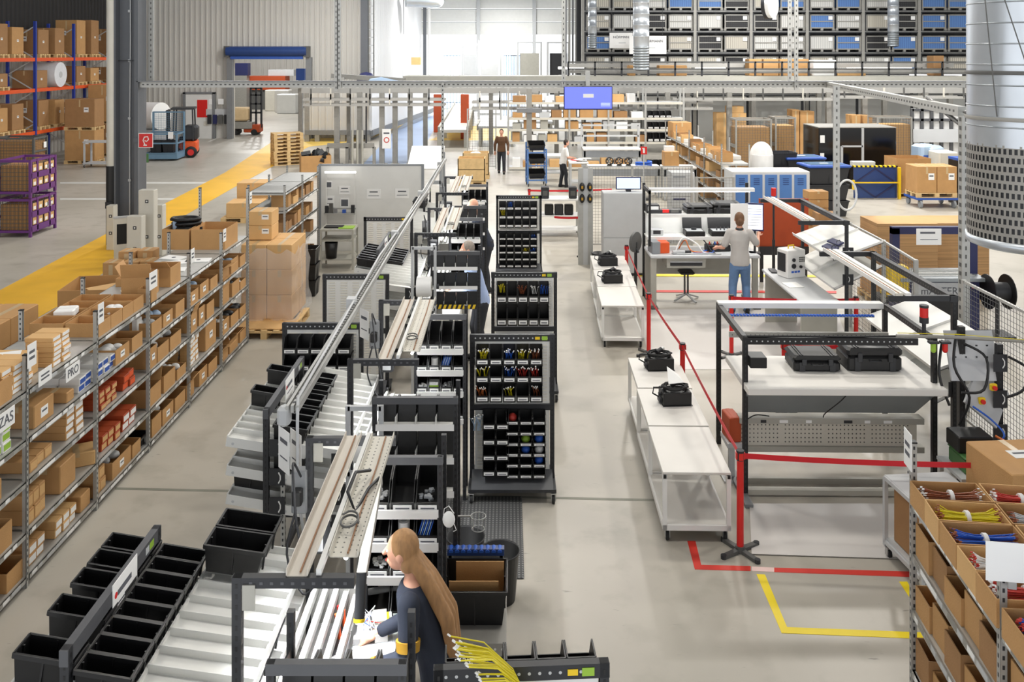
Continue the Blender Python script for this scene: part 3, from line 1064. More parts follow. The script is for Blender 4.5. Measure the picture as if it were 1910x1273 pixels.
# stretch film round that stack
q = random.Random(3)
fm = MB()
n, lv = 44, 10
vs, fs = [], []
for k in range(lv + 1):
    z = .16 + k * 1.15 / lv
    for i in range(n):
        a = 2 * PI * i / n
        c, s = math.cos(a), math.sin(a)
        e = 1 / max(abs(c) / .47, abs(s) / .55)
        e = e * (.9 + q.uniform(0, .1) + (.06 if k < 2 else 0))
        vs.append((c * e * 1.06, s * e * 1.06, z + q.uniform(-.05, .05)))
for k in range(lv):
    for i in range(n): fs.append((k * n + i, k * n + (i + 1) % n, (k + 1) * n + (i + 1) % n, (k + 1) * n + i))
fm.add(vs, fs, 'clear_film', True)
solo('stretch_film', fm, 'crumpled clear stretch film round the pallet of brown cartons', 'film', (-4.05, 15.35, 0))

# ------------------------------------------------------------------ second shelving unit and the grey partition behind it
r2 = rack('shelving_unit', 'short galvanised shelving unit against the grey partition', (-4.4, 0, 0), 0, .75, [17.5, 19.0, 20.55], [.12, .6, 1.05, 1.5], 2.0)
obj('top_shelf', shelf_mb(.75, 1.5, 'zinc'), r2, (0, 17.5, 1.86)); obj('top_shelf', shelf_mb(.75, 1.5, 'zinc'), r2, (0, 19.02, 1.86))
k = 0
for lev, z in ((0, .12), (1, .6), (2, 1.05), (3, 1.5)):
    for y in (17.75, 18.1, 18.5, 18.8, 19.3, 19.7, 20.1):
        k += 1
        if R.random() < .12: continue
        h = R.uniform(.12, .26)
        o = open_box(-4.6 - R.uniform(0, .05), y, z + .001, .34, R.uniform(.24, .32), h, R.uniform(-.08, .08), R.choice(['carton', 'carton_dark', 'carton_light']))
        reg(o, 'open box', ('r2', lev), -y, 'open box, %s shelf of the short unit, {o} from far end' % ['bottom', 'lower middle', 'upper middle', 'upper'][lev])
pt = thing('partition_panel', 'tall light grey partition wall with pinned notices', 'partition', (0, 20.75, 0))
b = MB(); b.bx(-4.42, -2.02, 0, .06, 0, 2.0, 'white_paint'); b.bx(-4.42, -2.02, -.01, .07, 1.98, 2.02, 'grey_plastic'); obj('panel', b, pt)
b = MB(); b.bx(-.03, .03, -.02, .08, 0, 2.02, 'grey_plastic')
for x in (-4.42, -2.02): obj('post', b, pt, (x, 0, 0))
for i, (px, py, w, h) in enumerate(((613, 345, .16, .18), (616, 376, .18, .26), (643, 355, .26, .2), (643, 379, .2, .24), (697, 362, .32, .22), (750, 361, .32, .22))):
    z = wz(py, 20.75)
    b = MB(); b.bx(-w / 2, w / 2, -.012, -.001, -h / 2, h / 2, 'paper')
    if i in (0, 3): b.bx(-w * .4, w * .4, -.014, -.01, -h * .3, h * .35, 'print')
    else:
        b.bx(-w * .3, w * .3, -.014, -.01, h * .16, h * .28, 'print'); b.bx(-w * .38, w * .38, -.014, -.01, -h * .2, -h * .15, 'print')
    obj('notice', b, pt, (wx(px, 20.75), 0, z))
fr = thing('notice_rail', 'white metal rail frame with a shelf of tools hung before the grey partition', 'frame', (wx(634, 20.5), 20.55, 0))
b = MB()
for s in (-1, 1): b.beam((s * .33, 0, 0), (s * .33, 0, 1.9), .03, .03, 'white_paint')
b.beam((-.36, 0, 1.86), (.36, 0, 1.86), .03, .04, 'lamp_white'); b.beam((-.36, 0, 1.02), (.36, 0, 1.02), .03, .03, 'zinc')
obj('rail_frame', b, fr)
b = MB(); b.bx(-.36, .36, -.12, .04, .9, .93, 'zinc'); obj('tool_shelf', b, fr)
for x, h, m in ((-.3, .16, 'charcoal'), (-.1, .1, 'steel_grey'), (.1, .07, 'blue'), (.3, .18, 'charcoal'), (-.2, .22, 'zinc_dark')): obj('tool', MB().bx(x - .04, x + .04, -.09, -.02, .93, .93 + h, m), fr)
tt = thing('tool_table', 'grey steel test table with a black pad before the partition', 'table', (wx(633, 19.2), 19.2, 0))
b = MB(); b.bx(-.36, .36, -.3, .3, .82, .86, 'ash'); obj('table_top', b, tt)
for x in (-.34, .34):
    for y in (-.28, .28):
        b = MB(); b.bx(-.02, .02, -.02, .02, 0, .82, 'ash'); obj('leg', b, tt, (x, y, 0))
b = MB(); b.bx(-.34, .34, -.28, .28, .6, .63, 'ash'); b.bx(-.34, .34, -.28, .28, .2, .23, 'ash'); obj('shelf', b, tt)
b = MB(); b.cb(-.2, .2, -.12, .12, 0, .03, 'black', .01); solo('black_pad', b, 'black tray on the grey test table by the partition', 'tray', (wx(633, 19.2) - .1, 19.15, .861))
b = MB(); b.bx(-.16, .16, -.14, .14, 0, .02, 'lime'); solo('cutting_mat', b, 'green cutting mat on the grey test table by the partition', 'mat', (wx(633, 19.2) + .18, 19.1, .861))
b = MB(); b.lathe([(.0, 0), (.11, 0), (.14, .34), (.135, .34), (.1, .02), (0, .02)], 'black', 18); solo('waste_bin', b, 'black round bin under the grey test table', 'bin', (wx(618, 19.0), 19.0, .232))
for i in range(3):
    o = tote((wx(576, 16.9), 17.0, .001 + i * .3), .4, .3, .3, PI / 2, name='plastic_crate')
    reg(o, 'crate', 'c3', -i, 'black plastic crate stacked beside the film wrapped pallet, {o} from the top')
# ------------------------------------------------------------------ wheeled panel trolleys with picking bins
def upright_mb(h, m='charcoal', w=.045):
    b = MB()
    b.bx(-w / 2, w / 2, -w / 2, w / 2, 0, h, m)
    z = .05
    while z < h - .03:
        for s in (-1, 1): b.bx(s * w / 2 - .001, s * w / 2 + .001, -.006, .006, z, z + .022, 'black' if m == 'charcoal' else 'charcoal')
        b.bx(-.006, .006, -w / 2 - .001, -w / 2 + .001, z, z + .022, 'black' if m == 'charcoal' else 'charcoal')
        z += .05
    return b


def topbar_mb(w, h=.07, d=.045, m='charcoal', holes=True):
    b = MB()
    b.bx(-w / 2, w / 2, -d / 2, d / 2, -h, 0, m)
    x = -w / 2 + .06
    while holes and x < w / 2 - .05:
        b.cyl((x, -d / 2 - .001, -h / 2), (x, -d / 2 + .001, -h / 2), .008, 'light_grey', n=8)
        x += .05
    return b


def trolley(label, x, y, rz=0, w=.84, h=1.65, tagged=True):
    t = thing('panel_trolley', label, 'trolley', (x, y, 0), rz)
    for s in (-1, 1): obj('upright', cached(('upright', h - .1), lambda: upright_mb(h - .1)), t, (s * w / 2, 0, .1))
    tb = obj('top_bar', cached(('top_bar', w), lambda: topbar_mb(w + .05)), t, (0, 0, h))
    for z0, z1, nm in ((.93, h - .07, 'louvre_panel'), (.2, .86, 'louvre_panel')):
        def pm():
            b = MB()
            b.bx(-w / 2 + .03, w / 2 - .03, -.012, .012, 0, z1 - z0, 'white_paint')
            for s in (-1, 1):
                for i in range(5):
                    xx = -w / 2 + .1 + i * (w - .2) / 4
                    z = .03
                    while z < z1 - z0 - .03:
                        b.ob((xx, s * .014, z), (.09, .008, .012), 'cream', rx=s * .5)
                        z += .034
            return b
        obj(nm, cached(('louvre', w, round(z1 - z0, 2)), pm), t, (0, 0, z0))
    obj('middle_bar', cached(('mid_bar', w), lambda: topbar_mb(w, .06, .04, 'charcoal', False)), t, (0, 0, .92))
    b = MB()
    b.bx(-w / 2 - .03, w / 2 + .03, -.28, .28, .12, .15, 'charcoal')
    b.add([(-w / 2, -.28, .15), (w / 2, -.28, .15), (w / 2, -.02, .24), (-w / 2, -.02, .24)], [(0, 1, 2, 3)], 'charcoal_light')
    obj('base_tray', b, t)
    for s in (-1, 1):
        for q_ in (-1, 1): caster(t, (s * (w / 2 + .0), q_ * .25, 0))
    if tagged:
        b = MB(); b.bx(-.03, .03, -.0015, .0015, -.02, .02, 'lime'); b.bx(-.1, -.05, -.0015, .0015, -.015, .015, 'yellow')
        obj('inspection_sticker', b, t, (w / 2 - .08, -.025, h - .035))
    return t


def wires(loc, m, n, l, lean, label, seed=1, tip=None, rz=0):
    q = random.Random(seed)
    b = MB()
    for i in range(n):
        x = q.uniform(-.045, .045); a = q.uniform(-.5, .5)
        ll = l * q.uniform(.7, 1)
        pts = [(x, 0, 0), (x + a * ll * .2, lean * ll * .15, ll * .45), (x + a * ll * .5, lean * ll * .45, ll * .85), (x + a * ll * .7, lean * ll * .8, ll)]
        b.tube(pts, .0035, m, 4)
        if tip: b.cyl(pts[-1], Vector(pts[-1]) + Vector((0, lean * .01, .012)), .0045, tip, n=5)
    o = obj('wire_bundle', b, None, loc, rz)
    o['category'] = 'wires'
    o['label'] = label
    return o


def hang_bins(x, y, rz, cols, pitch, rows, w, d, h, key, where, back=False):
    """bins on a trolley at (x, y); rows = list of heights"""
    c, s = math.cos(rz), math.sin(rz)
    out = []
    for r_, z in enumerate(rows):
        for i in range(cols):
            lx = (i - (cols - 1) / 2) * pitch
            ly = -.036 - d
            o = picking_bin((x + c * lx - s * ly, y + s * lx + c * ly, z), w, d, h, rz)
            reg(o, 'bin', (key, r_), lx, 'black bin, ' + ORD[r_] + ' row of ' + where + ', {o} from the left')
            out.append(((r_, i), o))
    return dict(out)


T1 = trolley('tall black panel trolley holding many small bins beside the near workstation', .03, 9.35)
hang_bins(.0, 9.35, 0, 5, .138, [1.40, 1.22, 1.02], .13, .19, .16, 'T1u', 'the upper panel of the near bin trolley')
hang_bins(-.14, 9.35, 0, 2, .138, [.74, .58, .42, .26], .13, .19, .14, 'T1l', 'the near trolley lower panel, wide part')
hang_bins(.17, 9.35, 0, 3, .138, [.78, .67, .56, .45, .34, .23], .13, .17, .095, 'T1m', 'the near trolley lower panel, narrow part')
T2 = trolley('black panel trolley with two rows of bins behind the near bin trolley', .2, 12.0)
hang_bins(.18, 12.0, 0, 5, .14, [1.3, 1.0], .13, .22, .24, 'T2u', 'the upper panel of the second bin trolley')
hang_bins(.18, 12.0, 0, 5, .14, [.62, .3], .13, .2, .2, 'T2l', 'the lower panel of the second bin trolley')
T3 = trolley('black panel trolley packed with bins, last of the three along the aisle', .2, 18.5, 0, .9)
hang_bins(.18, 18.5, 0, 5, .16, [1.38, 1.2, 1.02], .14, .18, .16, 'T3u', 'the upper panel of the last bin trolley')
hang_bins(.18, 18.5, 0, 5, .16, [.76, .62, .48, .34, .2], .14, .17, .12, 'T3l', 'the lower panel of the last bin trolley')
i = 0
for (dx, z, m, n, nm) in ((-.276, 1.46, 'cable_yellow', 14, 'yellow'), (-.0, 1.46, 'cable_blue', 12, 'blue'), (.138, 1.46, 'cable_yellow', 12, 'yellow'), (.276, 1.46, 'copper', 10, 'brown'),
                          (-.276, 1.28, 'cable_yellow', 10, 'yellow'), (0, 1.28, 'cable_blue', 9, 'blue'), (.138, 1.28, 'cable_red', 10, 'red'), (.276, 1.28, 'cable_red', 10, 'red'), (-.276, 1.08, 'cable_orange', 9, 'orange'),
                          (0, 1.08, 'cable_yellow', 8, 'yellow'), (.276, 1.08, 'copper', 8, 'brown')):
    row = ORD[{1.46: 0, 1.28: 1, 1.08: 2}[z]]
    col = ORD[{-.276: 0, -.138: 1, 0: 2, .138: 3, .276: 4}[dx]]
    wires((dx, 9.22, z - .05), m, n, .17, -1, '%s wires standing in the %s bin of the %s row on the near bin trolley' % (nm, col, row), i, 'paper'); i += 1
for (dx, z, m, nm, cc, rr) in ((.17, .56, 'lime', 'lime', 'second', 'third'), (.17, .45, 'cable_blue', 'blue', 'second', 'fourth'), (.308, .56, 'cable_blue', 'blue', 'third', 'third'), (.308, .45, 'paper', 'white', 'third', 'fourth'), (.308, .34, 'cable_blue', 'blue', 'third', 'fifth'), (.032, .78, 'cable_red', 'red', 'first', 'first')):
    b = MB(); b.ball((0, 0, .03), (.05, .05, .045), m, 10, 6); solo('wire_coil', b, '%s wire coil in the %s narrow bin of the %s row, near bin trolley' % (nm, cc, rr), 'wire coil', (dx, 9.24, z + .01))
for (dx, z, m, nm) in ((-.24, 1.42, 'cable_yellow', 'yellow'), (.04, 1.4, 'copper', 'brown'), (.18, 1.4, 'paper', 'white'), (.32, 1.4, 'cable_blue', 'blue'), (-.1, .7, 'cable_blue', 'blue'), (.32, .7, 'lime', 'lime')):
    wires((dx + .14, 11.84, z), m, 9, .15, -1, '%s wires in a bin of the second bin trolley, %s' % (nm, 'upper panel' if z > 1 else 'lower panel'), int(dx * 100) + 40)
for k, (dx, z, m, nm) in enumerate(((.02, 1.5, 'cable_blue', 'blue'), (-.14, 1.32, 'cable_yellow', 'yellow'), (.5, .82, 'cable_blue', 'blue'), (.34, .54, 'cable_yellow', 'yellow'), (.5, .54, 'cable_blue', 'blue'))):
    wires((dx, 18.36, z - .06), m, 9, .13, -1, '%s wires in the last bin trolley, %s panel%s' % (nm, 'upper' if z > 1 else 'lower', ['', '', ' top row', ' third row', ' edge of the third row'][k]), 60 + k)
T4 = trolley('panel trolley with yellow cables at the lower edge of the view', .06, 4.3, .06, .8)
hang_bins(.06, 4.3, .06, 5, .15, [1.2], .14, .2, .2, 'T4', 'the trolley at the lower edge')
hang_bins(.06, 4.34, PI + .06, 5, .15, [1.42], .14, .2, .2, 'T4b', 'the far face of the lower edge trolley')
wires((.1, 4.22, 1.5), 'cable_yellow', 34, .36, 1.3, 'bundle of yellow cables lying over the trolley at the lower edge', 5, 'paper', 1.9)
wires((-.07, 4.46, 1.44), 'cable_blue', 14, .17, -.6, 'blue cables with white tips standing behind the yellow cables', 6, 'paper')
wires((-.23, 4.46, 1.44), 'cable_red', 18, .11, .1, 'red cables with white tips beside the dark jacket', 7, 'paper')
wires((.22, 4.47, 1.45), 'paper', 6, .08, .1, 'short white wire ends standing behind the trolley at the lower edge', 8)
L1 = trolley('black panel trolley seen from behind, its white louvres bare, left of the rail', -2.05, 11.9)
L2 = trolley('bare white louvre trolley standing before the grey partition', -2.18, 16.05)
L3 = trolley('black panel trolley with bins, nearest one left of the overhead rail', -2.04, 9.75)
hang_bins(-2.06, 9.75, 0, 5, .145, [1.38, 1.2, 1.02], .14, .2, .16, 'L3', 'the bin trolley left of the overhead rail')
hang_bins(-2.06, 9.75, 0, 5, .145, [.66, .44], .14, .2, .18, 'L3l', 'the lower panel of the bin trolley left of the rail')


# ------------------------------------------------------------------ flow racks: sloping white shelves under a dark beam
def lane_shelf_mb(w, l, ridge=.13):
    """sheet-metal shelf sloping down to +x with cross ridges; x -w/2..w/2, y 0..l"""
    b = MB()
    b.bx(-w / 2, w / 2, 0, l, -.006, 0, 'white_paint')
    for y in (0, l): b.bx(-w / 2, w / 2, y - .004, y + .004, -.06, .02, 'white_paint')
    for x in (-w / 2, w / 2): b.bx(x - .006, x + .006, 0, l, -.06, .03, 'white_paint')
    y = ridge
    while y < l - .02:
        b.bx(-w / 2, w / 2, y - .004, y + .004, 0, .045, 'white_paint')
        y += ridge
    for s in (-1, 1): b.cyl((s * w * .42, -.006, -.03), (s * w * .42, .0, -.03), .012, 'light_grey', n=10)
    return b


def flow_rack(label, x, y0, l, w, zs, h=1.65, sign=True, tilt=.16):
    t = thing('flow_rack', label, 'rack', (x, y0, 0))
    for y in (0, l): obj('upright', cached(('upright', h - .1), lambda: upright_mb(h - .1)), t, (0, y, .1))
    b = MB(); b.bx(-.022, .022, -.03, l + .03, h - .08, h, 'charcoal_light'); obj('top_beam', b, t)
    for z in zs:
        s = obj('sloping_shelf', cached(('lane', w, l), lambda: lane_shelf_mb(w, l)), t, (0, 0, z))
        s.rotation_euler = (0, tilt, 0)
    b = MB(); b.bx(-w / 2, w / 2, -.02, .02, .1, .15, 'charcoal'); b.bx(-w / 2, w / 2, l - .02, l + .02, .1, .15, 'charcoal'); b.bx(-.02, .02, 0, l, .1, .15, 'charcoal'); obj('base_frame', b, t)
    for sx in (-1, 1):
        for y in (0, l): caster(t, (sx * (w / 2 - .04), y, 0))
    for z in zs[:3]:
        b = MB(); b.bx(.03, .16, -.03, -.022, -.02, .12, 'charcoal'); b.tube([(.11, -.034, .0), (.125, -.034, .03), (.125, -.034, .06), (.11, -.034, .09)], .006, 'paper', 5)
        obj('end_plate', b, t, (0, 0, z - .06))
    if sign:
        b = MB(); b.bx(-.002, .002, -.16, .16, -.11, .11, 'paper'); b.bx(.002, .0028, -.1, .08, .02, .05, 'print'); b.bx(.002, .0028, -.1, .1, -.03, -.02, 'print'); b.cyl((.002, -.12, .035), (.0028, -.12, .035), .018, 'red', n=10)
        obj('sign_sheet', b, t, (.026, l * .55, h - .08))
    b = MB(); b.bx(.0225, .024, -.03, .03, -.02, .02, 'lime'); b.bx(.0225, .024, -.09, -.04, -.02, .02, 'light_grey'); obj('inspection_sticker', b, t, (0, l - .12, h - .04))
    return t


def lane_bins(x, y0, l, w, z, tilt, slots, side, bw, bl, bh, key, where, pitch=.13):
    for k, i in enumerate(slots):
        lx = side * (w / 2 - bl / 2 - .01)
        o = tote((x + lx * math.cos(tilt), y0 + pitch * (i + .5), z + .05 - lx * math.sin(tilt)), bl, bw, bh, 0, tilt=(0, tilt))
        reg(o, 'bin', key, -y0 - pitch * i, 'black bin, ' + where + ', {o} from the far end')


flow_rack('sloping flow rack with black bins on both sides at the lower left of the view', -2.2, 4.42, 1.12, .62, [1.36, 1.02, .68])
lane_bins(-2.2, 4.42, 1.12, .62, 1.36, .16, [0.2, 2.6, 4.4, 5.8, 7.1], -1, .15, .3, .15, 'F1a', 'the loading side of the near flow rack', .14)
lane_bins(-2.2, 4.42, 1.12, .62, 1.36, .16, [0, 1.03, 2.06, 3.1, 4.13, 5.16, 6.2, 7.2], 1, .13, .28, .13, 'F1b', 'the picking side of the near flow rack, top shelf', .14)
lane_bins(-2.2, 4.42, 1.12, .62, 1.02, .16, [1, 2, 3, 4, 5, 6, 7], 1, .13, .28, .13, 'F1c', 'the picking side of the near flow rack, middle shelf', .14)
lane_bins(-2.2, 4.42, 1.12, .62, .68, .16, [3, 4, 5, 6, 7], 1, .13, .28, .13, 'F1d', 'the picking side of the near flow rack, low shelf', .14)
b = MB(); q = random.Random(4)
for i in range(16): b.ob((q.uniform(-.08, .08), q.uniform(-.04, .04), .02 + q.uniform(0, .02)), (.05, .014, .012), 'paper', rz=q.uniform(0, 3))
solo('clip_heap', b, 'small white clips in the far bin of the near flow rack', 'clips', (-2.36, 5.46, 1.4))['kind'] = 'stuff'
b = MB(); b.cyl((-.1, -.03, .02), (.1, .03, .03), .016, 'paper', n=8); solo('white_tube', b, 'white tube lying in a picking side bin of the near flow rack', 'tube', (-2.08, 4.88, 1.36))
flow_rack('sloping flow rack with bare white lanes, second along the rail', -2.02, 7.4, 1.25, .66, [1.34, 1.1, .86])
lane_bins(-2.02, 7.4, 1.25, .66, 1.34, .16, [0, 1, 2, 3.4, 4.4, 6, 7.2, 8.2], 1, .13, .28, .13, 'F2b', 'the picking side of the second flow rack, top shelf', .14)
lane_bins(-2.02, 7.4, 1.25, .66, 1.34, .16, [4.2, 8], -1, .14, .26, .14, 'F2a', 'the loading side of the second flow rack', .14)
lane_bins(-2.02, 7.4, 1.25, .66, .86, .16, [.6, 1.8], -1, .14, .3, .12, 'F2c', 'the loading side of the second flow rack, low shelf', .14)
lane_bins(-2.02, 7.4, 1.25, .66, 1.1, .16, [0, 1, 2, 3, 4, 5], 1, .13, .28, .13, 'F2d', 'the picking side of the second flow rack, middle shelf', .14)
flow_rack('sloping flow rack behind the bare louvre trolley', -1.98, 13.4, 1.3, .7, [1.3, 1.0, .7])
lane_bins(-1.98, 13.4, 1.3, .7, 1.3, .16, [0, 1, 2, 3, 4, 5, 6], -1, .12, .3, .12, 'F3a', 'the loading side of the third flow rack', .15)
lane_bins(-1.98, 13.4, 1.3, .7, 1.3, .16, [1, 2, 3, 4, 5, 6], 1, .12, .3, .12, 'F3b', 'the picking side of the third flow rack', .15)
flow_rack('small sloping flow rack at the end of the grey partition', -1.75, 18.3, 1.3, .6, [1.3, 1.0])
lane_bins(-1.75, 18.3, 1.3, .6, 1.3, .16, [2, 3, 4, 5], -1, .12, .28, .12, 'F4a', 'the loading side of the flow rack by the partition', .15)


# ------------------------------------------------------------------ assembly workstations along the rail
def led_tube(parent, p0, p1, r=.012):
    b = MB(); b.cyl(p0, p1, r, 'led', n=8); return obj('led_tube', b, parent)


def channel_mb(w, l, m, perf=False):
    b = MB()
    b.bx(-w / 2, w / 2, 0, l, 0, .004, m)
    for s in (-1, 1): b.bx(min(s * w / 2, s * (w / 2 - .005)), max(s * w / 2, s * (w / 2 - .005)), 0, l, 0, .035, m)
    if perf:
        y = .04
        while y < l - .03:
            for x in (-.38, -.14, .14, .38): b.cyl((x * w, y + (x > 0) * .02, .0035), (x * w, y + (x > 0) * .02, .0048), .005, 'zinc_dark', n=6, smooth=False)
            y += .045
    b.tube([(w * .12, .02, .012), (w * .1, l * .3, .012), (w * .16, l * .7, .012), (w * .13, l - .02, .012)], .005, 'wood_strip', 5)
    return b


def station(n, word, yn, yf, zt=2.1, xl=-1.3, seed=0):
    q = random.Random(seed)
    l = yf - yn
    t = thing('assembly_station', word, 'workstation', (0, yn, 0))
    for y in (0, l):
        obj('upright', cached(('upright', zt), lambda: upright_mb(zt)), t, (xl, y, 0))
        b = MB(); b.bx(xl - .02, -.74, y - .022, y + .022, zt - .05, zt, 'charcoal')
        x = xl + .06
        while x < -.78:
            b.bx(x, x + .016, y - .0235, y - .021, zt - .032, zt - .018, 'charcoal_light'); x += .05
        obj('cross_bar', b, t)
        b = MB(); b.bx(xl + .03, xl + .09, y - .03, y - .022, zt - .15, zt - .03, 'ash'); obj('bracket', b, t)
    obj('light_channel', channel_mb(.105, l + .02, 'beige_channel'), t, (-1.015, -.01, zt))
    obj('light_channel', channel_mb(.145, l * .9, 'cream', n < 3), t, (-.82, l * .1 - .01, zt + .004))
    b = MB(); b.bx(-.925, -.9, 0, l, zt, zt + .03, 'white_paint'); obj('light_channel', b, t)
    led_tube(t, (-1.015, .05, zt - .03), (-1.015, l - .05, zt - .03))
    led_tube(t, (-.82, l * .1 + .05, zt - .03), (-.82, l - .05, zt - .03))
    # bench with the white slide rails on its left part
    b = MB(); b.cb(xl + .03, -.7, .08, l - .05, .9, .95, 'pale_panel', .01); obj('bench_top', b, t)
    for x in (xl + .06, -.74):
        for y in (.12, l - .1):
            b = MB(); b.bx(x - .025, x + .025, y - .025, y + .025, 0, .9, 'zinc'); obj('bench_leg', b, t)
    for k in range(5):
        b = MB(); x = xl + .07 + k * .062
        b.beam((x, .1, 1.2 - .02 * k), (x, l - .1, 1.2 - .02 * k), .034, .03, 'white')
        b.beam((x + .018, .1, 1.205 - .02 * k), (x + .018, l - .1, 1.205 - .02 * k), .004, .045, 'zinc')
        obj('slide_rail', b, t)
    for y in (.06, l - .1): obj('rail_support', MB().bx(xl + .03, xl + .36, y, y + .04, .95, 1.17, 'zinc'), t)
    lamp = area('bench_lamp', (-.98, yn + l / 2, zt - .06), .12, l * .85, (24, 16, 34, 34)[n], (.96, .98, 1), (0, 0, 0), 1.4)
    lamp.name = 'bench_lamp'
    # chute shelves to the left, sloping towards the bench
    for z in (1.32, 1.06, .8):
        s = obj('chute_shelf', cached(('lane', .56, round(l, 2)), lambda: lane_shelf_mb(.56, round(l, 2), .15)), t, (xl - .32, .1, z))
        s.rotation_euler = (0, .14, 0)
    for y in (.12, l):
        obj('chute_upright', cached(('upright', 1.4), lambda: upright_mb(1.4, 'zinc', .035)), t, (xl - .58, y, 0))
    for z in (1.25, 1.0, .75):
        b = MB(); b.bx(-.09, .05, -.004, .004, -.08, .09, 'charcoal'); b.tube([(-.03, -.008, -.04), (-.015, -.008, -.01), (-.015, -.008, .02), (-.03, -.008, .05)], .006, 'paper', 5)
        obj('end_plate', b, t, (xl - .06, -.03, z))
    return t


def bin_shelf(label, x0, x1, y, top, levels, face, key, where, cols, bh=.17, tape_edge=False, fill=True):
    """free-standing rack with white lipped shelves; face -1: bins open towards the camera, +1 away from it"""
    t = thing('bin_rack', label, 'rack', (0, y, 0))
    w = x1 - x0
    d = .34 if face < 0 else .36
    for x in (x0, x1):
        for yy in (0, d):
            obj('upright', cached(('upright', top), lambda: upright_mb(top, 'charcoal', .035)), t, (x, yy, 0))
    b = MB(); b.bx(x0 - .02, x1 + .02, -.02, .02, top - .05, top, 'charcoal_light'); obj('top_bar', b, t)
    for k, z in enumerate(levels):
        a = -.2 * face * -1
        b = MB(); b.M = Matrix.Translation((0, d / 2, z)) @ Matrix.Rotation(-.2 * face, 4, 'X')
        b.bx(x0 + .01, x1 - .01, -d / 2 - .02, d / 2 + .02, -.006, 0, 'white_paint')
        for s in (-1, 1): b.bx(x0 + .01, x1 - .01, s * (d / 2 + .02) - .006, s * (d / 2 + .02) + .006, -.035, .03 if s == face else .012, 'white')
        if tape_edge and k == len(levels) - 1:
            for i in range(9):
                xx = x0 + .02 + i * (w - .04) / 9
                b.add([(xx, -d / 2 - .028, -.035), (xx + w / 18, -d / 2 - .028, -.035), (xx + w / 18 + .02, -d / 2 - .028, .02), (xx + .02, -d / 2 - .028, .02)], [(0, 1, 2, 3)], 'yellow')
            b.bx(x0 + .01, x1 - .01, -d / 2 - .027, -d / 2 - .02, -.04, .025, 'black')
        for i in range(1, cols):
            xx = x0 + i * w / cols
            b.bx(xx - .002, xx + .002, -d / 2, d / 2, 0, .06, 'white_paint')
        obj('lipped_shelf', b, t)
        bw = w / cols - .012
        for i in range(cols):
            if not fill: break
            xx = x0 + (i + .5) * w / cols
            if face < 0: o = picking_bin((xx, y + .0, z + .008 - .04), bw, .3, bh, 0, .2)
            else: o = picking_bin((xx, y + d, z + .008 - .04), bw, .22, bh, PI, .2, label=False)
            reg(o, 'bin', (key, k), xx, 'black bin, ' + ORD[k] + ' shelf of ' + where + ', {o} from the left')
    return t


def slot_thing(x, y, z, kind, label):
    b = MB()
    if kind == 'roll': b.cyl((0, 0, 0), (0, 0, .09), .04, 'white', n=16); b.cyl((0, 0, .09), (0, 0, .092), .02, 'light_grey', n=12); nm, ct = 'paper_roll', 'roll'
    elif kind == 'blue': nm, ct = 'paper_strips', 'paper'; [b.ob((.012 * i - .04, 0, .05), (.006, .1, .12), 'pale_blue' if i % 2 else 'cable_blue', ry=.3) for i in range(7)]
    elif kind == 'box': b.cb(-.05, .05, -.05, .05, 0, .08, 'paper', .005); b.bx(-.05, .05, -.051, -.049, .02, .05, 'lime'); nm, ct = 'label_box', 'box'
    else:
        q = random.Random(int(x * 1000)); nm, ct = 'parts_heap', 'parts'
        for i in range(12): b.ob((q.uniform(-.04, .04), q.uniform(-.05, .05), .02 + q.uniform(0, .03)), (.03, .02, .015), kind, rz=q.uniform(0, 3))
    o = solo(nm, b, label, ct, (x, y, z), .0)
    if nm == 'parts_heap': o['kind'] = 'stuff'
    return o


ST = [('near', 4.26, 5.8), ('second', 7.28, 9.02), ('third', 12.4, 14.4), ('far', 16.0, 18.1)]
for n, (wd, yn, yf) in enumerate(ST):
    station(n, {'near': 'nearest workstation with long beige light channels and a lit bench', 'second': 'second workstation from the camera, between two bin racks', 'third': 'third workstation from the camera, beyond the rack with striped tape',
                'far': 'last workstation of the row, with two light channels near the partition'}[wd], yn, yf, seed=n)
    bin_shelf('bin rack closing the far end of the %s workstation, bins facing the camera' % wd, -.96, -.46, yf + .12, 1.92, [1.58, 1.36, 1.14, .86], -1, ('fr', n), 'the rack at the far end of the %s workstation' % wd, 3 if n == 0 else 4)
    bin_shelf('bin rack at the near end of the %s workstation, seen from behind' % wd, -1.05, -.42 if n else -.47, yn - .34, 1.92, [1.66 if n else 1.6, 1.4, 1.14], 1, ('nr', n), 'the near rack of the %s workstation' % wd, 4, .18, tape_edge=(n == 2))
slot_thing(-.71, 6.0, 1.36, 'roll', 'white paper roll in the middle bin of the near workstation far rack')
slot_thing(-.56, 6.0, 1.36, 'blue', 'blue and white paper strips in the near workstation far rack')
slot_thing(-.87, 6.0, 1.13, 'paper', 'white parts in the low left bin of the near workstation far rack')
slot_thing(-.72, 5.98, 1.13, 'box', 'white and green label box in the near workstation far rack')
slot_thing(-.87, 6.02, 1.58, 'light_grey', 'pale parts in the top left bin of the near workstation far rack')
slot_thing(-.56, 6.02, 1.58, 'grey_plastic', 'grey parts in the top right bin of the near workstation far rack')
slot_thing(-.77, 9.22, 1.36, 'roll', 'white roll in the second shelf bin of the second workstation far rack')
slot_thing(-.65, 9.22, 1.36, 'blue', 'blue wire strips in the second workstation far rack')
slot_thing(-.9, 9.22, 1.13, 'paper', 'white parts in the third shelf of the second workstation far rack')
slot_thing(-.78, 9.22, 1.13, 'box', 'white and green box in the third shelf of the second workstation far rack')
slot_thing(-.65, 9.22, 1.13, 'light_grey', 'pale parts in the third shelf of the second workstation far rack')
slot_thing(-.96, 12.4, 1.2, 'cable_red', 'red parts in the striped tape rack')
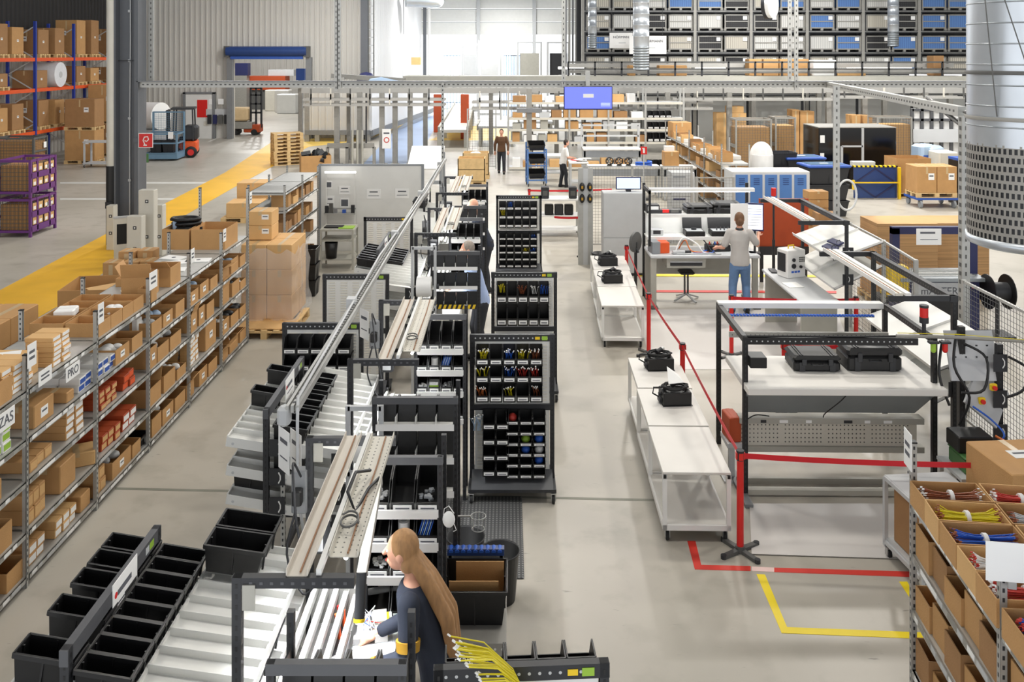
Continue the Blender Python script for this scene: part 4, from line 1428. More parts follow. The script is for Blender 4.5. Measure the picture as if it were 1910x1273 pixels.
slot_thing(-.64, 12.4, 1.2, 'cable_orange', 'orange parts in the striped tape rack')


def roll_frame(label, x, y, z0, w, h, roll_m, roll_label, r=.1):
    t = thing('roll_frame', label, 'frame', (x, y, z0))
    b = MB()
    for s in (-1, 1): b.beam((s * w / 2, 0, 0), (s * w / 2, 0, h), .035, .035, 'light_grey', (0, 1, 0))
    for z in (.02, h - .02): b.beam((-w / 2, 0, z), (w / 2, 0, z), .035, .035, 'light_grey')
    obj('profile_frame', b, t)
    b = MB(); b.cyl((-w / 2 - .03, 0, h * .38), (w / 2 + .03, 0, h * .38), .012, 'zinc', n=10); b.cyl((w / 2 + .02, 0, h * .38), (w / 2 + .05, 0, h * .38), .035, 'charcoal', n=10); obj('axle', b, t)
    b = MB()
    b.cyl((-w * .3, 0, h * .38), (w * .34, 0, h * .38), r, roll_m, n=26); b.cyl((w * .335, 0, h * .38), (w * .345, 0, h * .38), r * .5, 'ash', n=18)
    solo('paper_roll', b, roll_label, 'roll', (x, y, z0))
    b = MB()
    for s in (-1, 1): b.bx(s * w / 2 - .015, s * w / 2 + .015, -.015, .015, -z0, 0, 'light_grey')
    obj('leg', b, t)
    return t


roll_frame('aluminium roll frame between the near and second workstations', -1.13, 6.95, 1.3, .26, .55, 'paper', 'white paper roll on the frame before the second workstation')
roll_frame('aluminium roll frame at the near end of the nearest workstation', -1.36, 4.05, 1.2, .2, .5, 'paper', 'white paper roll at the lower edge of the view')
roll_frame('aluminium roll frame before the striped tape rack', -1.13, 11.75, 1.2, .3, .85, 'paper', 'white paper roll beside the striped tape rack', .13)
b = MB(); b.cyl((-.1, 0, 0), (.1, 0, 0), .1, 'black', n=20)
for s in (-1, 1): b.cyl((s * .1, 0, 0), (s * .115, 0, 0), .14, 'paper', n=24)
b.bx(-.02, .02, -.02, .02, -1.1, 0, 'light_grey'); b.bx(-.15, .15, -.15, .15, -1.1, -1.08, 'light_grey'); solo('cable_spool', b, 'spool of black cable with white flanges below the paper roll', 'spool', (-1.08, 11.5, 1.1))
for i in range(2):
    o = tote((-1.7, 5.52 + i * .23, 1.415), .36, .2, .17, tilt=(0, .14)); reg(o, 'bin', 'pair', -i, 'deep black bin at the top of the near workstation chute, {o} from behind')
for i in range(2):
    o = tote((-1.5, 5.02 + i * .23, 1.1), .26, .2, .13, tilt=(0, .14)); reg(o, 'bin', 'pair2', -i, 'deep black bin on the middle chute of the near workstation, {o} from behind')
o = tote((-1.6, 3.98, 1.0), .3, .2, .16); tag(o, 'black bin at the lower edge below the near workstation chute', 'bin')

# things on and over the near bench
b = MB(); b.cb(-.13, .13, -.17, .17, 0, .008, 'acrylic', .002)
for (x, y, sx, sy, h, m) in ((-.07, .02, .035, .22, .035, 'white'), (-.03, -.05, .03, .12, .05, 'light_grey'), (.05, .06, .09, .12, .05, 'cream'), (.06, -.08, .08, .1, .045, 'white'), (.1, .02, .02, .2, .03, 'yellow'), (.0, .1, .05, .05, .04, 'grey_plastic'), (-.09, -.12, .04, .04, .04, 'light_grey')):
    b.bx(x - sx / 2, x + sx / 2, y - sy / 2, y + sy / 2, .008, .008 + h, m)
for i in range(10): b.tube([(R.uniform(-.1, .1), R.uniform(-.14, .14), .03), (R.uniform(-.1, .1), R.uniform(-.14, .14), .09), (R.uniform(-.1, .1), R.uniform(-.14, .14), .03)], .003, R.choice(['paper', 'cable_blue', 'cable_red', 'paper']), 4)
solo('wired_module', b, 'wired electrical module on a clear plate lying on the lit bench', 'module', (-.87, 5.62, .951), .15)
sd = thing('screwdriver', 'orange handled screwdriver lying on the lit bench', 'screwdriver', (-.82, 5.12, .965), 1.2)
b = MB(); b.cyl((0, 0, 0), (.1, 0, 0), .014, 'orange', n=8); obj('handle', b, sd)
b = MB(); b.cyl((.1, 0, 0), (.19, 0, 0), .004, 'zinc', n=6); obj('blade', b, sd)
th = thing('tool_holder', 'small rack of orange handled tools at the left of the lit bench', 'tool rack', (-1.05, 5.45, .951))
b = MB(); b.cb(-.05, .05, -.14, .14, 0, .09, 'charcoal', .006); obj('holder_block', b, th)
for i in range(7):
    b = MB(); b.cyl((0, 0, 0), (R.uniform(-.02, .02), 0, .11), .011, 'orange' if i % 3 else 'red', n=7); obj('tool_handle', b, th, (R.uniform(-.03, .03), -.12 + i * .04, .08))
for i, (x, y, m) in enumerate(((-1.0, 4.9, 'black_bin'), (-.93, 4.78, 'black_bin'), (-1.0, 4.72, 'steel_grey'))):
    o = tote((x, y, .951), .12, .1, .06, 0, m); reg(o, 'bin', 'benchbin', -y, 'small open bin of terminals on the lit bench, {o} from the far side')
bt = MB(); bt.ball((0, 0, .08), (.06, .05, .1), 'clear_film', 10, 7); bt.ball((0.01, 0, .05), (.045, .04, .05), 'paper', 8, 6)
solo('plastic_bag', bt, 'clear plastic bag of parts standing on the lit bench', 'bag', (-1.0, 5.12, .951))
pl = thing('driver_arm', 'hanging power driver on a jointed arm at the end of the near light channel', 'driver', (-.78, 4.75, 0))
b = MB(); b.beam((0, .55, 2.06), (.0, -.05, 1.84), .05, .05, 'zinc'); obj('arm', b, pl)
b = MB(); b.cyl((0, -.05, 1.86), (0, -.12, 1.66), .028, 'charcoal', n=12); b.cyl((0, -.12, 1.66), (0, -.125, 1.645), .03, 'yellow', n=12); obj('driver_head', b, pl)
b = MB(); b.tube([(-.04, .5, 2.14), (-.1, .35, 2.2), (-.12, .2, 2.16), (-.06, .1, 2.1), (-.02, .3, 2.13), (.02, .45, 2.12)], .009, 'charcoal', 6); obj('hose', b, pl)
b = MB(); b.cyl((0, 0, 0), (.24, .05, .01), .022, 'steel_grey', n=10); b.cyl((.24, .05, .01), (.28, .06, .01), .026, 'brass', n=10); solo('hand_tool', b, 'round grey hand tool with a brass collar at the back of the lit bench', 'tool', (-.95, 5.98, .98))
o = open_box(-.74, 6.35, .66, .36, .3, .3, .05, 'carton_dark'); tag(o, 'brown box behind the woman, under the far rack of the near workstation', 'open box')


def loose_cables(name, label, pts_list, r, m, loc=(0, 0, 0)):
    b = MB()
    for pts in pts_list:
        P = [Vector(p) for p in pts]
        sm = []
        for i in range(len(P) - 1):
            a, b0, c, d = P[max(i - 1, 0)], P[i], P[i + 1], P[min(i + 2, len(P) - 1)]
            for k in range(5):
                u = k / 5
                sm.append(.5 * ((2 * b0) + (c - a) * u + (2 * a - 5 * b0 + 4 * c - d) * u * u + (3 * b0 - a - 3 * c + d) * u ** 3))
        sm.append(P[-1])
        b.tube(sm, r, m, 6)
    return solo(name, b, label, 'cable', loc)


for k, (wd, yn, yf) in enumerate(ST):
    c = thing('control_box', 'grey control box with plugs on the far upright of the %s workstation' % wd, 'control box', (-1.36, yf, 0))
    b = MB(); b.cb(-.05, .05, -.05, .03, 1.62, 1.9, 'steel_grey', .008); obj('box_body', b, c)
    b = MB(); b.cb(-.03, .03, -.12, -.05, 1.7, 1.8, 'black', .008); obj('plug', b, c)
    b = MB(); b.cb(.08, .2, -.16, -.02, 1.42, 1.6, 'charcoal', .01); b.cb(.1, .18, -.18, -.16, 1.45, 1.56, 'light_grey', .004); obj('transformer', b, c)
    loose_cables('cable', 'dark cables looping from the control box of the %s workstation' % wd,
                 [[(-1.34, yf - .08, 1.88), (-1.36, yf - .2, 2.02), (-1.33, yf - .3, 1.9), (-1.3, yf - .35, 1.7), (-1.25, yf - .3, 1.4)], [(-1.38, yf - .05, 1.65), (-1.42, yf - .12, 1.4), (-1.3, yf - .2, 1.2), (-1.2, yf - .25, 1.3)]], .008, 'charcoal')
    loose_cables('cable', 'coil of dark cable lying on the light channel of the %s workstation' % wd,
                 [[(-.84 + .045 * math.cos(a * .9), yn + .42 + .07 * math.sin(a * .9), zt_) for a, zt_ in zip(range(11), [2.13 + .003 * i for i in range(11)])]], .006, 'zinc_dark')

# ------------------------------------------------------------------ overhead rail and its hangers
rt = thing('overhead_rail', 'perforated overhead busbar rail running along the workstations', 'rail', (0, 0, 0))
b = MB()
for dx in (-.035, .0, .035): b.beam((-1.55 + dx, 6.35, 2.06), (-1.55 + dx, 21.4, 2.06), .022, .05, 'zinc')
y = 6.4
while y < 21:
    b.bx(-1.562, -1.538, y, y + .03, 2.085, 2.087, 'charcoal'); y += .08
obj('rail', b, rt)
b = MB(); b.tube([(-1.52, 21.2, 2.12), (-1.5, 16, 2.11), (-1.6, 11, 2.11), (-1.52, 6.4, 2.12), (-1.5, 6.3, 2.0), (-1.5, 6.3, 1.5), (-1.45, 6.28, 1.2)], .012, 'light_grey', 6); obj('cable', b, rt)
for y in (9.0, 12.4, 16.0, 20.3):
    b = MB(); b.bx(-1.64, -1.55, y - .06, y + .06, 2.02, 2.13, 'light_grey'); obj('tap_off_box', b, rt)
b = MB(); b.cb(-1.66, -1.57, 6.34, 6.44, 1.93, 2.07, 'light_grey', .02); obj('end_box', b, rt)
for (x, y, z) in ((-1.6, 6.32, 1.78), (-1.54, 6.42, 1.72), (-1.5, 9.2, 1.8)):
    p = MB(); p.bx(-.09, .09, -.002, .002, -.15, .15, 'paper'); p.bx(-.06, .06, -.003, -.002, .05, .08, 'print'); p.bx(-.06, .06, -.003, -.002, -.06, -.05, 'print')
    reg(solo('notice_sheet', p, None, 'notice', (x, y, z), -.9), 'notice', 'sheetrail', y, 'white notice sheet hanging from the rail beside the flow rack, {o} from the camera')
b = MB(); b.bx(-.03, .03, -.002, .002, 0, 1.85, 'zinc'); b.bx(-.03, -.026, -.002, .04, 0, 1.85, 'zinc')
z = .05
while z < 1.8: b.bx(-.012, .012, -.004, 0, z, z + .04, 'charcoal'); z += .1
obj('hanger_strut', b, rt, (wx(826, 21.4), 21.35, 2.05))
# ------------------------------------------------------------------ white carts and their charger boxes
def white_cart(label, x, y, rz, w=.64, l=1.03, h=.66):
    t = thing('white_cart', label, 'cart', (x, y, 0), rz)
    b = MB(); b.cb(-w / 2, w / 2, -l / 2, l / 2, h - .025, h, 'white_board', .004); obj('cart_top', b, t)
    b = MB(); b.cb(-w / 2 + .02, w / 2 - .02, -l / 2 + .02, l / 2 - .02, .14, .165, 'white_board', .004); b.bx(-w / 2, w / 2, -l / 2, -l / 2 + .02, .11, .16, 'white'); b.bx(-w / 2, w / 2, l / 2 - .02, l / 2, .11, .16, 'white')
    b.bx(-w / 2, -w / 2 + .02, -l / 2, l / 2, .11, .16, 'white'); b.bx(w / 2 - .02, w / 2, -l / 2, l / 2, .11, .16, 'white'); obj('lower_shelf', b, t)
    for sx in (-1, 1):
        for sy in (-1, 1):
            b = MB(); b.bx(-.02, .02, -.02, .02, .11, h - .03, 'white'); obj('leg', b, t, (sx * (w / 2 - .02), sy * (l / 2 - .02), 0))
            b = MB(); b.bx(-.014, .014, -.003, .003, -.014, .014, 'black'); obj('end_cap', b, t, (sx * (w / 2 - .02), sy * (l / 2 + .001), h - .045))
            caster(t, (sx * (w / 2 - .05), sy * (l / 2 - .05), 0), .045)
    for sx in (-1, 1):
        b = MB(); b.bx(-.012, .012, -l / 2, l / 2, h - .065, h - .03, 'white'); obj('side_rail', b, t, (sx * (w / 2 - .02), 0, 0))
    return t


for i, (x, y) in enumerate(((1.775, 8.88), (1.805, 9.94), (1.845, 11.0))):
    reg(white_cart(None, x, y, -.022), 'cart', 'cartsA', y, 'white cart of the near row of three along the red belt, {o} from the camera', 'white carts')
for i, (x, y) in enumerate(((1.79, 14.46), (1.84, 15.62), (1.89, 16.78))):
    reg(white_cart(None, x, y, -.03, .66, 1.13), 'cart', 'cartsB', y, 'white cart of the far row of three before the test desk, {o} from the camera', 'white carts')


def charger(x, y, z, rz, label, seed):
    t = thing('charger_box', 'black charger box ' + label, 'charger', (x, y, z), rz)
    b = MB(); b.cb(-.16, .16, -.12, .12, .004, .15, 'black', .008); b.bx(-.165, .17, -.125, .125, 0, .005, 'charcoal'); obj('case', b, t)
    b = MB(); b.bx(-.19, -.16, -.05, .05, .02, .06, 'charcoal'); b.cyl((-.19, 0, .1), (-.16, 0, .1), .02, 'charcoal', n=10); obj('socket', b, t)
    c = coil((.0, 0, 0), .13, 4, .011, 'rubber', seed=seed)
    q = c
    q.tube([(-.13, 0, .02), (-.25, -.02, .03), (-.27, -.06, -.02), (-.2, -.06, -.06)], .009, 'rubber', 6)
    q.cyl((-.04, -.02, .05), (.03, .03, .07), .03, 'charcoal', n=10); q.cyl((.03, .03, .07), (.06, .05, .08), .022, 'paper', n=10)
    k = solo('charging_cable', q, 'coiled charging cable on the charger box ' + label, 'cable', (x, y, z + .152), rz)
    return t


charger(1.88, 11.15, .661, .05, 'far on the near cart row', 1)
charger(1.87, 10.05, .661, .08, 'with a white leaflet on the near cart row', 2)
charger(1.78, 15.35, .661, .05, 'nearer of two on the far cart row', 3)
charger(1.84, 16.6, .661, .1, 'farther of two on the far cart row', 4)
b = MB(); b.add([(-.08, -.1, 0), (.1, -.08, .01), (.06, .06, .05), (-.06, .12, .12), (-.08, -.1, .004), (.1, -.08, .014), (.06, .06, .054), (-.06, .12, .124)], [(0, 1, 2, 3), (7, 6, 5, 4)], 'paper')
solo('leaflet', b, 'white leaflet lying on the coiled cable of a charger box', 'leaflet', (1.86, 10.05, .9))

# ------------------------------------------------------------------ belt barriers
def stanchion(label, x, y, belts=(), feet=True, h=.94):
    t = thing('barrier_post', label, 'barrier', (x, y, 0))
    b = MB(); b.cyl((0, 0, .03), (0, 0, h - .09), .032, 'red', n=16); obj('post', b, t)
    b = MB(); b.cyl((0, 0, h - .09), (0, 0, h), .036, 'charcoal', n=16); b.bx(-.02, .02, -.042, .042, h - .08, h - .02, 'red'); b.bx(-.042, .042, -.02, .02, h - .08, h - .02, 'red'); obj('belt_head', b, t)
    b = MB()
    for k in range(4):
        a = k * PI / 2 + .55
        b.beam((0, 0, .02), (.22 * math.cos(a), .22 * math.sin(a), .015), .05, .03, 'zinc_dark')
        b.cyl((.21 * math.cos(a), .21 * math.sin(a), 0), (.21 * math.cos(a), .21 * math.sin(a), .035), .027, 'charcoal', n=10)
    b.cyl((0, 0, 0), (0, 0, .06), .045, 'zinc_dark', n=14)
    obj('cross_foot', b, t)
    for (dx, dy) in belts:
        L = math.hypot(dx, dy)
        u = Vector((dx / L, dy / L, 0)); nn = Vector((-u.y, u.x, 0)) * .0012
        b = MB(); P = []
        for i in range(9):
            s = i / 8
            sag = -.02 * 4 * s * (1 - s)
            P.append(u * (.04 + s * (L - .08)) + Vector((0, 0, sag)))
        v = []
        for p in P:
            for dz, sg in ((-.028, -1), (.022, -1), (.022, 1), (-.028, 1)): v.append(p + nn * sg + Vector((0, 0, h - .05 + dz)))
        f = []
        for i in range(8):
            for k in range(4): f.append((i * 4 + k, i * 4 + (k + 1) % 4, i * 4 + 4 + (k + 1) % 4, i * 4 + 4 + k))
        b.add(v, f, 'red_belt'); obj('belt', b, t)
    return t


S1, S3, S2, S4 = (2.13, 8.21), (2.19, 11.25), (2.13, 13.6), (2.24, 17.0)
stanchion('red belt barrier post nearest the camera, at the corner by the white cart', *S1, [(2.45, -.2), (S3[0] - S1[0], S3[1] - S1[1])])
stanchion('red belt barrier post standing behind the near row of white carts', *S3, [(S2[0] - S3[0], S2[1] - S3[1])])
stanchion('red belt barrier post at the near corner of the far cart row', *S2, [(S4[0] - S2[0], S4[1] - S2[1])])
stanchion('red belt barrier post beyond the chargers on the far cart row', *S4)
stanchion('red belt barrier post by the column of black sockets', 1.73, 20.2, [(-.75, 0)])
stanchion('red belt barrier post at the far end of the aisle by the people', .54, 24.1, [(2.3, .2)])
stanchion('red belt barrier post with a belt to the right behind the test rig', 3.37, 13.5, [(1.85, -.1)])
stanchion('red belt barrier post at the end of that belt, by the black test stands', 5.22, 13.4)
stanchion('red belt barrier post seen above the white shelf of the test rig', 3.49, 11.3, [(.9, 0)])

# ------------------------------------------------------------------ test rig behind the barrier (black frame, white shelf, two cases)
rg = thing('test_rig', 'black framed test rig with a white shelf and perforated front panel', 'test rig', (2.45, 9.25, 0), -.015)
for x in (0, 1.95):
    for y in (0, 1.25):
        obj('upright', cached(('upright', 1.66), lambda: upright_mb(1.66, 'black', .05)), rg, (x, y, 0))
    b = MB(); b.bx(x - .025, x + .025, -.02, 1.27, 1.6, 1.66, 'black')
    for k in range(22): b.bx(x - .027, x + .027, k * .055 + .01, k * .055 + .03, 1.62, 1.64, 'zinc_dark')
    obj('side_beam', b, rg)
    b = MB(); b.bx(x - .06, x + .02, -.26, .5, 0, .04, 'steel_grey'); obj('foot', b, rg)
b = MB(); b.bx(.0, 1.78, -.02, .02, 1.58, 1.65, 'black')
for k in range(30): b.cyl((.06 + k * .057, -.0215, 1.615), (.06 + k * .057, -.019, 1.615), .008, 'light_grey', n=7)
b.tube([(.02, 0, 1.66), (.5, -.01, 1.665), (1.1, .0, 1.66), (1.75, 0, 1.67)], .012, 'black', 6); obj('front_beam', b, rg)
b = MB(); b.bx(-.02, 1.9, 1.16, 1.28, 1.62, 1.68, 'white'); obj('light_channel', b, rg)
b = MB(); b.bx(.05, 1.75, 1.05, 1.14, 1.55, 1.56, 'zinc')
for k in range(46): b.bx(.06 + k * .037, .085 + k * .037, 1.05, 1.1, 1.555, 1.575, 'cable_blue')
obj('busbar', b, rg)
b = MB(); b.bx(.05, 1.85, .9, .94, 1.36, 1.42, 'zinc_dull')
for k in range(34): b.cyl((.08 + k * .052, .899, 1.39), (.08 + k * .052, .9015, 1.39), .007, 'charcoal', n=6)
obj('perforated_rail', b, rg)
b = MB(); b.cb(-.02, 2.0, -.2, .8, 1.12, 1.19, 'white_board', .006); obj('shelf_board', b, rg)
b = MB(); b.add([(.0, -.1, 1.12), (1.95, -.1, 1.12), (1.86, .25, .77), (.04, .25, .77), (.0, -.08, 1.12), (1.95, -.08, 1.12), (1.86, .27, .77), (.04, .27, .77)], [(0, 1, 2, 3), (7, 6, 5, 4), (0, 3, 7, 4), (1, 5, 6, 2)], 'galvanised_dull'); obj('sloping_panel', b, rg)
b = MB(); b.bx(.0, 1.95, .22, .36, .66, .72, 'ash')
for k, x in enumerate((.22, .42, .7, 1.1, 1.32, 1.52)): b.bx(x, x + (.09 if k % 2 else .06), .218, .222, .67, .7, 'paper' if k % 3 else 'charcoal')
obj('cable_duct', b, rg)
b = MB(); b.bx(.0, 1.9, .29, .32, .4, .66, 'cream')
for i in range(44):
    for j in range(5):
        if (i % 11) == 10: continue
        b.ob((.04 + i * .042, .289, .44 + j * .045), (.012, .003, .012), 'zinc_dark')
obj('perforated_panel', b, rg)
b = MB(); b.bx(-.02, 1.97, .26, .36, .34, .4, 'ash'); b.bx(-.02, 1.97, .26, .3, .0, .06, 'ash'); b.bx(-.02, 1.97, -.02, .06, .02, .07, 'ash'); obj('cross_member', b, rg)
b = MB(); b.cb(.03, .2, -.1, .1, 1.36, 1.47, 'black', .004); obj('tray', b, rg)


def hard_case(x, y, z, rz, label, w, d, h, strap=False):
    t = thing('hard_case', label, 'case', (x, y, z), rz)
    b = MB(); b.cb(-w / 2, w / 2, -d / 2, d / 2, 0, h * .62, 'black', .02)
    for sx in (-.32, .32): b.bx(sx * w - .03, sx * w + .03, -d / 2 - .012, -d / 2 + .01, .01, h * .6, 'charcoal')
    obj('case_body', b, t)
    b = MB(); b.cb(-w / 2 - .006, w / 2 + .006, -d / 2 - .006, d / 2 + .006, h * .62, h, 'black', .025)
    for sx in (-.36, -.3, .3, .36): b.bx(sx * w - .006, sx * w + .006, -d * .46, d * .46, h - .002, h + .008, 'charcoal')
    if strap: b.bx(-w * .3, w * .28, -d * .25, d * .3, h, h + .004, 'zinc_dark'); b.bx(-w * .1, w * .05, d * .05, d * .12, h + .003, h + .006, 'paper')
    obj('case_lid', b, t)
    for sx in (-.28, .28):
        b = MB(); b.cb(sx * w - .025, sx * w + .025, -d / 2 - .022, -d / 2 - .004, h * .42, h * .8, 'charcoal', .004); obj('latch', b, t)
    b = MB(); b.tube([(-.06, -d / 2 - .005, h * .5), (-.06, -d / 2 - .03, h * .48), (.06, -d / 2 - .03, h * .48), (.06, -d / 2 - .005, h * .5)], .008, 'charcoal', 6); obj('handle', b, t)
    return t


hard_case(3.3, 9.7, 1.191, -.03, 'closed black hard case, lower one of the two on the white shelf', .5, .36, .17)
hard_case(3.92, 9.72, 1.191, -.02, 'larger black hard case with a recessed lid on the white shelf', .58, .38, .25, True)
loose_cables('cable', 'thin black cable hanging from the white shelf of the test rig', [[(3.5, 9.14, 1.13), (3.42, 9.2, 1.0), (3.34, 9.4, .8), (3.33, 9.44, .74)], [(2.5, 9.44, .7), (2.6, 9.4, .78), (2.75, 9.42, .76)]], .006, 'black')
o = shut_box(2.4, 9.62, .45, .13, .26, .26, .1, 'rust_orange'); tag(o, 'small orange box with a white lid beside the test rig', 'box')
b = MB(); b.bx(-.08, .08, -.16, .16, .4, .448, 'light_grey'); b.bx(-.03, .03, -.03, .03, 0, .4, 'light_grey'); b.bx(-.1, .1, -.1, .1, 0, .02, 'light_grey'); solo('side_stand', b, 'grey stand carrying the small orange box', 'stand', (2.4, 9.62, 0))

# right end of the rig: control posts, switches, cable clutter
cp = thing('control_stand', 'black twin post control stand with red and yellow stop buttons', 'control stand', (4.72, 9.3, 0))
for (x, y, h) in ((0, 0, 1.75), (.34, -.1, 1.6)): obj('upright', cached(('upright', h), lambda: upright_mb(h, 'black', .06)), cp, (x, y, 0))
b = MB(); b.ob((.1, -.02, 1.45), (.5, .03, .5), 'pale_panel', rx=-.35)
for i in range(4):
    for j in range(3): b.ob((-.08 + i * .11, -.04 - .0 * j, 1.32 + j * .12), (.014, .02, .014), 'charcoal', rx=-.35)
obj('control_panel', b, cp)
b = MB(); b.ob((.2, -.12, 1.05), (.42, .03, .42), 'light_grey', rx=-.5, ry=.7); obj('lower_panel', b, cp)
for (x, z, m) in ((.24, 1.18, 'yellow'), (.12, 1.04, 'yellow')):
    b = MB(); b.cb(-.035, .035, -.04, .0, -.035, .035, m, .008); b.cyl((0, -.04, 0), (0, -.065, 0), .022, 'red', n=12); obj('stop_button', b, cp, (x, -.16, z))
for z in (1.42, 1.05, .7):
    b = MB(); b.bx(-.07, .07, -.006, .0, -.09, .09, 'charcoal'); b.tube([(.02, -.01, -.05), (.04, -.01, -.02), (.04, -.01, .02), (.02, -.01, .05)], .006, 'paper', 5); obj('end_plate', b, cp, (.32, -.16, z))
loose_cables('cable', 'black cables tangled round the control stand of the test rig', [[(4.62, 9.2, 1.7), (4.55, 9.1, 1.4), (4.68, 9.05, 1.1), (4.6, 9.1, .8)], [(4.7, 9.2, 1.6), (4.85, 9.05, 1.5), (4.8, 9.0, 1.2), (4.6, 9.05, 1.15)], [(5.1, 9.1, 1.5), (5.25, 9.0, 1.4), (5.2, 9.0, 1.2), (5.05, 9.05, 1.1)], [(4.5, 9.25, 1.62), (4.42, 9.15, 1.3), (4.5, 9.1, 1.0)]], .014, 'black')
tb_ = thing('side_table', 'small grey side table holding a green box, right of the test rig', 'table', (4.62, 8.75, 0))
b = MB(); b.bx(-.3, .42, -.25, .25, .5, .53, 'light_grey'); obj('table_top', b, tb_)
for x in (-.27, .39):
    for y in (-.22, .22): b = MB(); b.bx(-.02, .02, -.02, .02, 0, .5, 'zinc'); obj('leg', b, tb_, (x, y, 0))
gb = thing('green_box', 'green plastic lidded box on the small grey side table', 'box', (4.6, 8.75, .531))
b = MB(); b.cb(-.2, .2, -.17, .17, 0, .14, 'green', .01); obj('box_body', b, gb)
b = MB(); b.cb(-.21, .21, -.18, .18, .14, .165, 'green', .01); obj('lid', b, gb)
b = MB(); b.cb(-.18, .16, -.13, .13, 0, .16, 'black', .01); solo('black_box', b, 'matt black box standing on the green plastic box', 'box', (4.56, 8.8, .697))
loose_cables('cable', 'orange cable looping in front of the green plastic box', [[(4.4, 8.5, .62), (4.6, 8.4, .55), (4.85, 8.38, .56), (4.95, 8.5, .65), (4.86, 8.6, .8), (4.75, 8.7, .86)]], .013, 'cable_orange')
loose_cables('cable', 'blue cable curling beside the matt black box', [[(4.74, 8.75, .74), (4.84, 8.7, .86), (4.8, 8.85, .95), (4.66, 8.95, 1.05)]], .01, 'cable_blue')
bc = thing('signal_light', 'red signal light on a slim post above the test rig', 'signal light', (4.31, 9.25, 0))
b = MB(); b.cyl((0, 0, 1.66), (0, 0, 1.8), .02, 'charcoal', n=10); b.cyl((0, 0, 1.8), (0, 0, 1.86), .045, 'charcoal', n=14); obj('stem', b, bc)
b = MB(); b.cyl((0, 0, 1.86), (0, 0, 1.96), .042, 'red', n=14); obj('lens', b, bc)
b = MB(); b.cyl((0, 0, 1.96), (0, 0, 1.985), .045, 'charcoal', n=14); obj('cap', b, bc)
for dx, m, nm in ((.0, 'lime', 'green'), (.12, 'red', 'red')):
    b = MB(); b.cyl((0, 0, 0), (0, 0, .07), .028, m, n=12); b.ball((0, 0, 0), (.028, .028, .03), m, 10, 6); b.bx(-.05, .05, -.03, .03, .07, .09, 'charcoal')
    solo('indicator_lamp', b, '%s indicator lamp hanging below the conduit by the signal light' % nm, 'lamp', (4.36 + dx, 9.15, 1.55))
b = MB(); b.tube([(4.0, 9.2, 1.68), (4.6, 9.15, 1.68), (5.2, 9.1, 1.66), (5.6, 9.0, 1.64)], .018, 'zinc_dull', 8); b.tube([(4.0, 9.17, 1.72), (4.6, 9.12, 1.72), (5.6, 8.97, 1.68)], .004, 'cable_yellow', 6)
solo('conduit', b, 'grey conduit with a yellow wire crossing over the control stand', 'conduit')


# ------------------------------------------------------------------ test stations on the right, seen from the side: light channels, sloping trays
def side_station(label, x, y0, y1, zt, trays, seed):
    t = thing('test_station', label, 'workstation', (x, y0, 0))
    l = y1 - y0
    for y in (0, l):
        for dx in (.62,):
            obj('upright', cached(('upright', zt), lambda: upright_mb(zt, 'black', .05)), t, (dx, y, 0))
        b = MB(); b.bx(-.1, .66, y - .022, y + .022, zt - .06, zt, 'charcoal'); obj('cross_bar', b, t)
    b = MB(); b.bx(-.04, .05, -.03, l + .03, zt, zt + .03, 'cream'); b.bx(-.045, -.035, -.03, l + .03, zt, zt + .05, 'white'); b.bx(.0, .01, -.03, l + .03, zt + .03, zt + .036, 'wood_strip'); obj('light_channel', b, t)
    b = MB(); b.bx(.08, .14, -.03, l + .03, zt, zt + .03, 'white'); obj('light_channel', b, t)
    b = MB(); b.bx(.57, .64, -.03, l + .03, zt - .07, zt, 'charcoal')
    for k in range(int(l / .06)): b.bx(.568, .642, k * .06, k * .06 + .02, zt - .045, zt - .03, 'zinc_dark')
    obj('side_beam', b, t)
    for k, (z, w, a) in enumerate(trays):
        s = obj('sloping_tray', MB().bx(-w / 2, w / 2, .05, l - .05, 0, .008, 'white_paint').bx(-w / 2, -w / 2 + .01, .05, l - .05, 0, .05, 'white').bx(-w / 2, w / 2, .05, .06, 0, .04, 'white').bx(-w / 2, w / 2, l * .5, l * .5 + .006, 0, .04, 'white'), t, (.82, 0, z))
        s.rotation_euler = (0, -a, 0)
        for y in (.02,):
            b = MB(); b.bx(-.1, .06, -.03, -.02, -.08, .08, 'charcoal'); b.tube([(-.02, -.034, -.04), (0, -.034, -.01), (0, -.034, .02), (-.02, -.034, .05)], .006, 'paper', 5); obj('end_plate', b, t, (.66, y, z))
    return t


side_station('black test station with a pale bench and three sloping white trays', 4.42, 13.3, 15.3, 2.1, [(1.62, .8, .35), (1.22, .8, .45)], 1)
side_station('black test station with long light channels behind the test rig', 4.25, 9.75, 11.9, 1.95, [(1.22, .8, .35), (.92, .8, .45)], 2)
bn = thing('bench', 'pale grey bench below the sloping trays, carrying a white test device', 'bench', (4.42, 14.25, 0))
b = MB(); b.cb(-.08, .52, -.95, 1.05, .86, .9, 'pale_panel', .008); obj('bench_top', b, bn)
for y in (-.9, .96): obj('side_panel', MB().bx(-.04, .5, y, y + .04, 0, .86, 'ash'), bn)
b = MB(); b.bx(.46, .5, -.86, .96, .2, .86, 'ash'); obj('back_panel', b, bn)
dv = thing('test_device', 'white upright test device with knobs and a yellow handle on the bench', 'device', (4.68, 14.8, .901), .35)
b = MB(); b.cb(-.18, .18, -.15, .13, 0, .46, 'white', .012); obj('housing', b, dv)
b = MB(); b.bx(-.188, -.178, -.1, .1, .1, .4, 'charcoal'); obj('screen', b, dv)
b = MB(); b.tube([(-.05, 0, .46), (-.05, 0, .51), (.06, 0, .51), (.06, 0, .46)], .012, 'yellow', 6); obj('handle', b, dv)
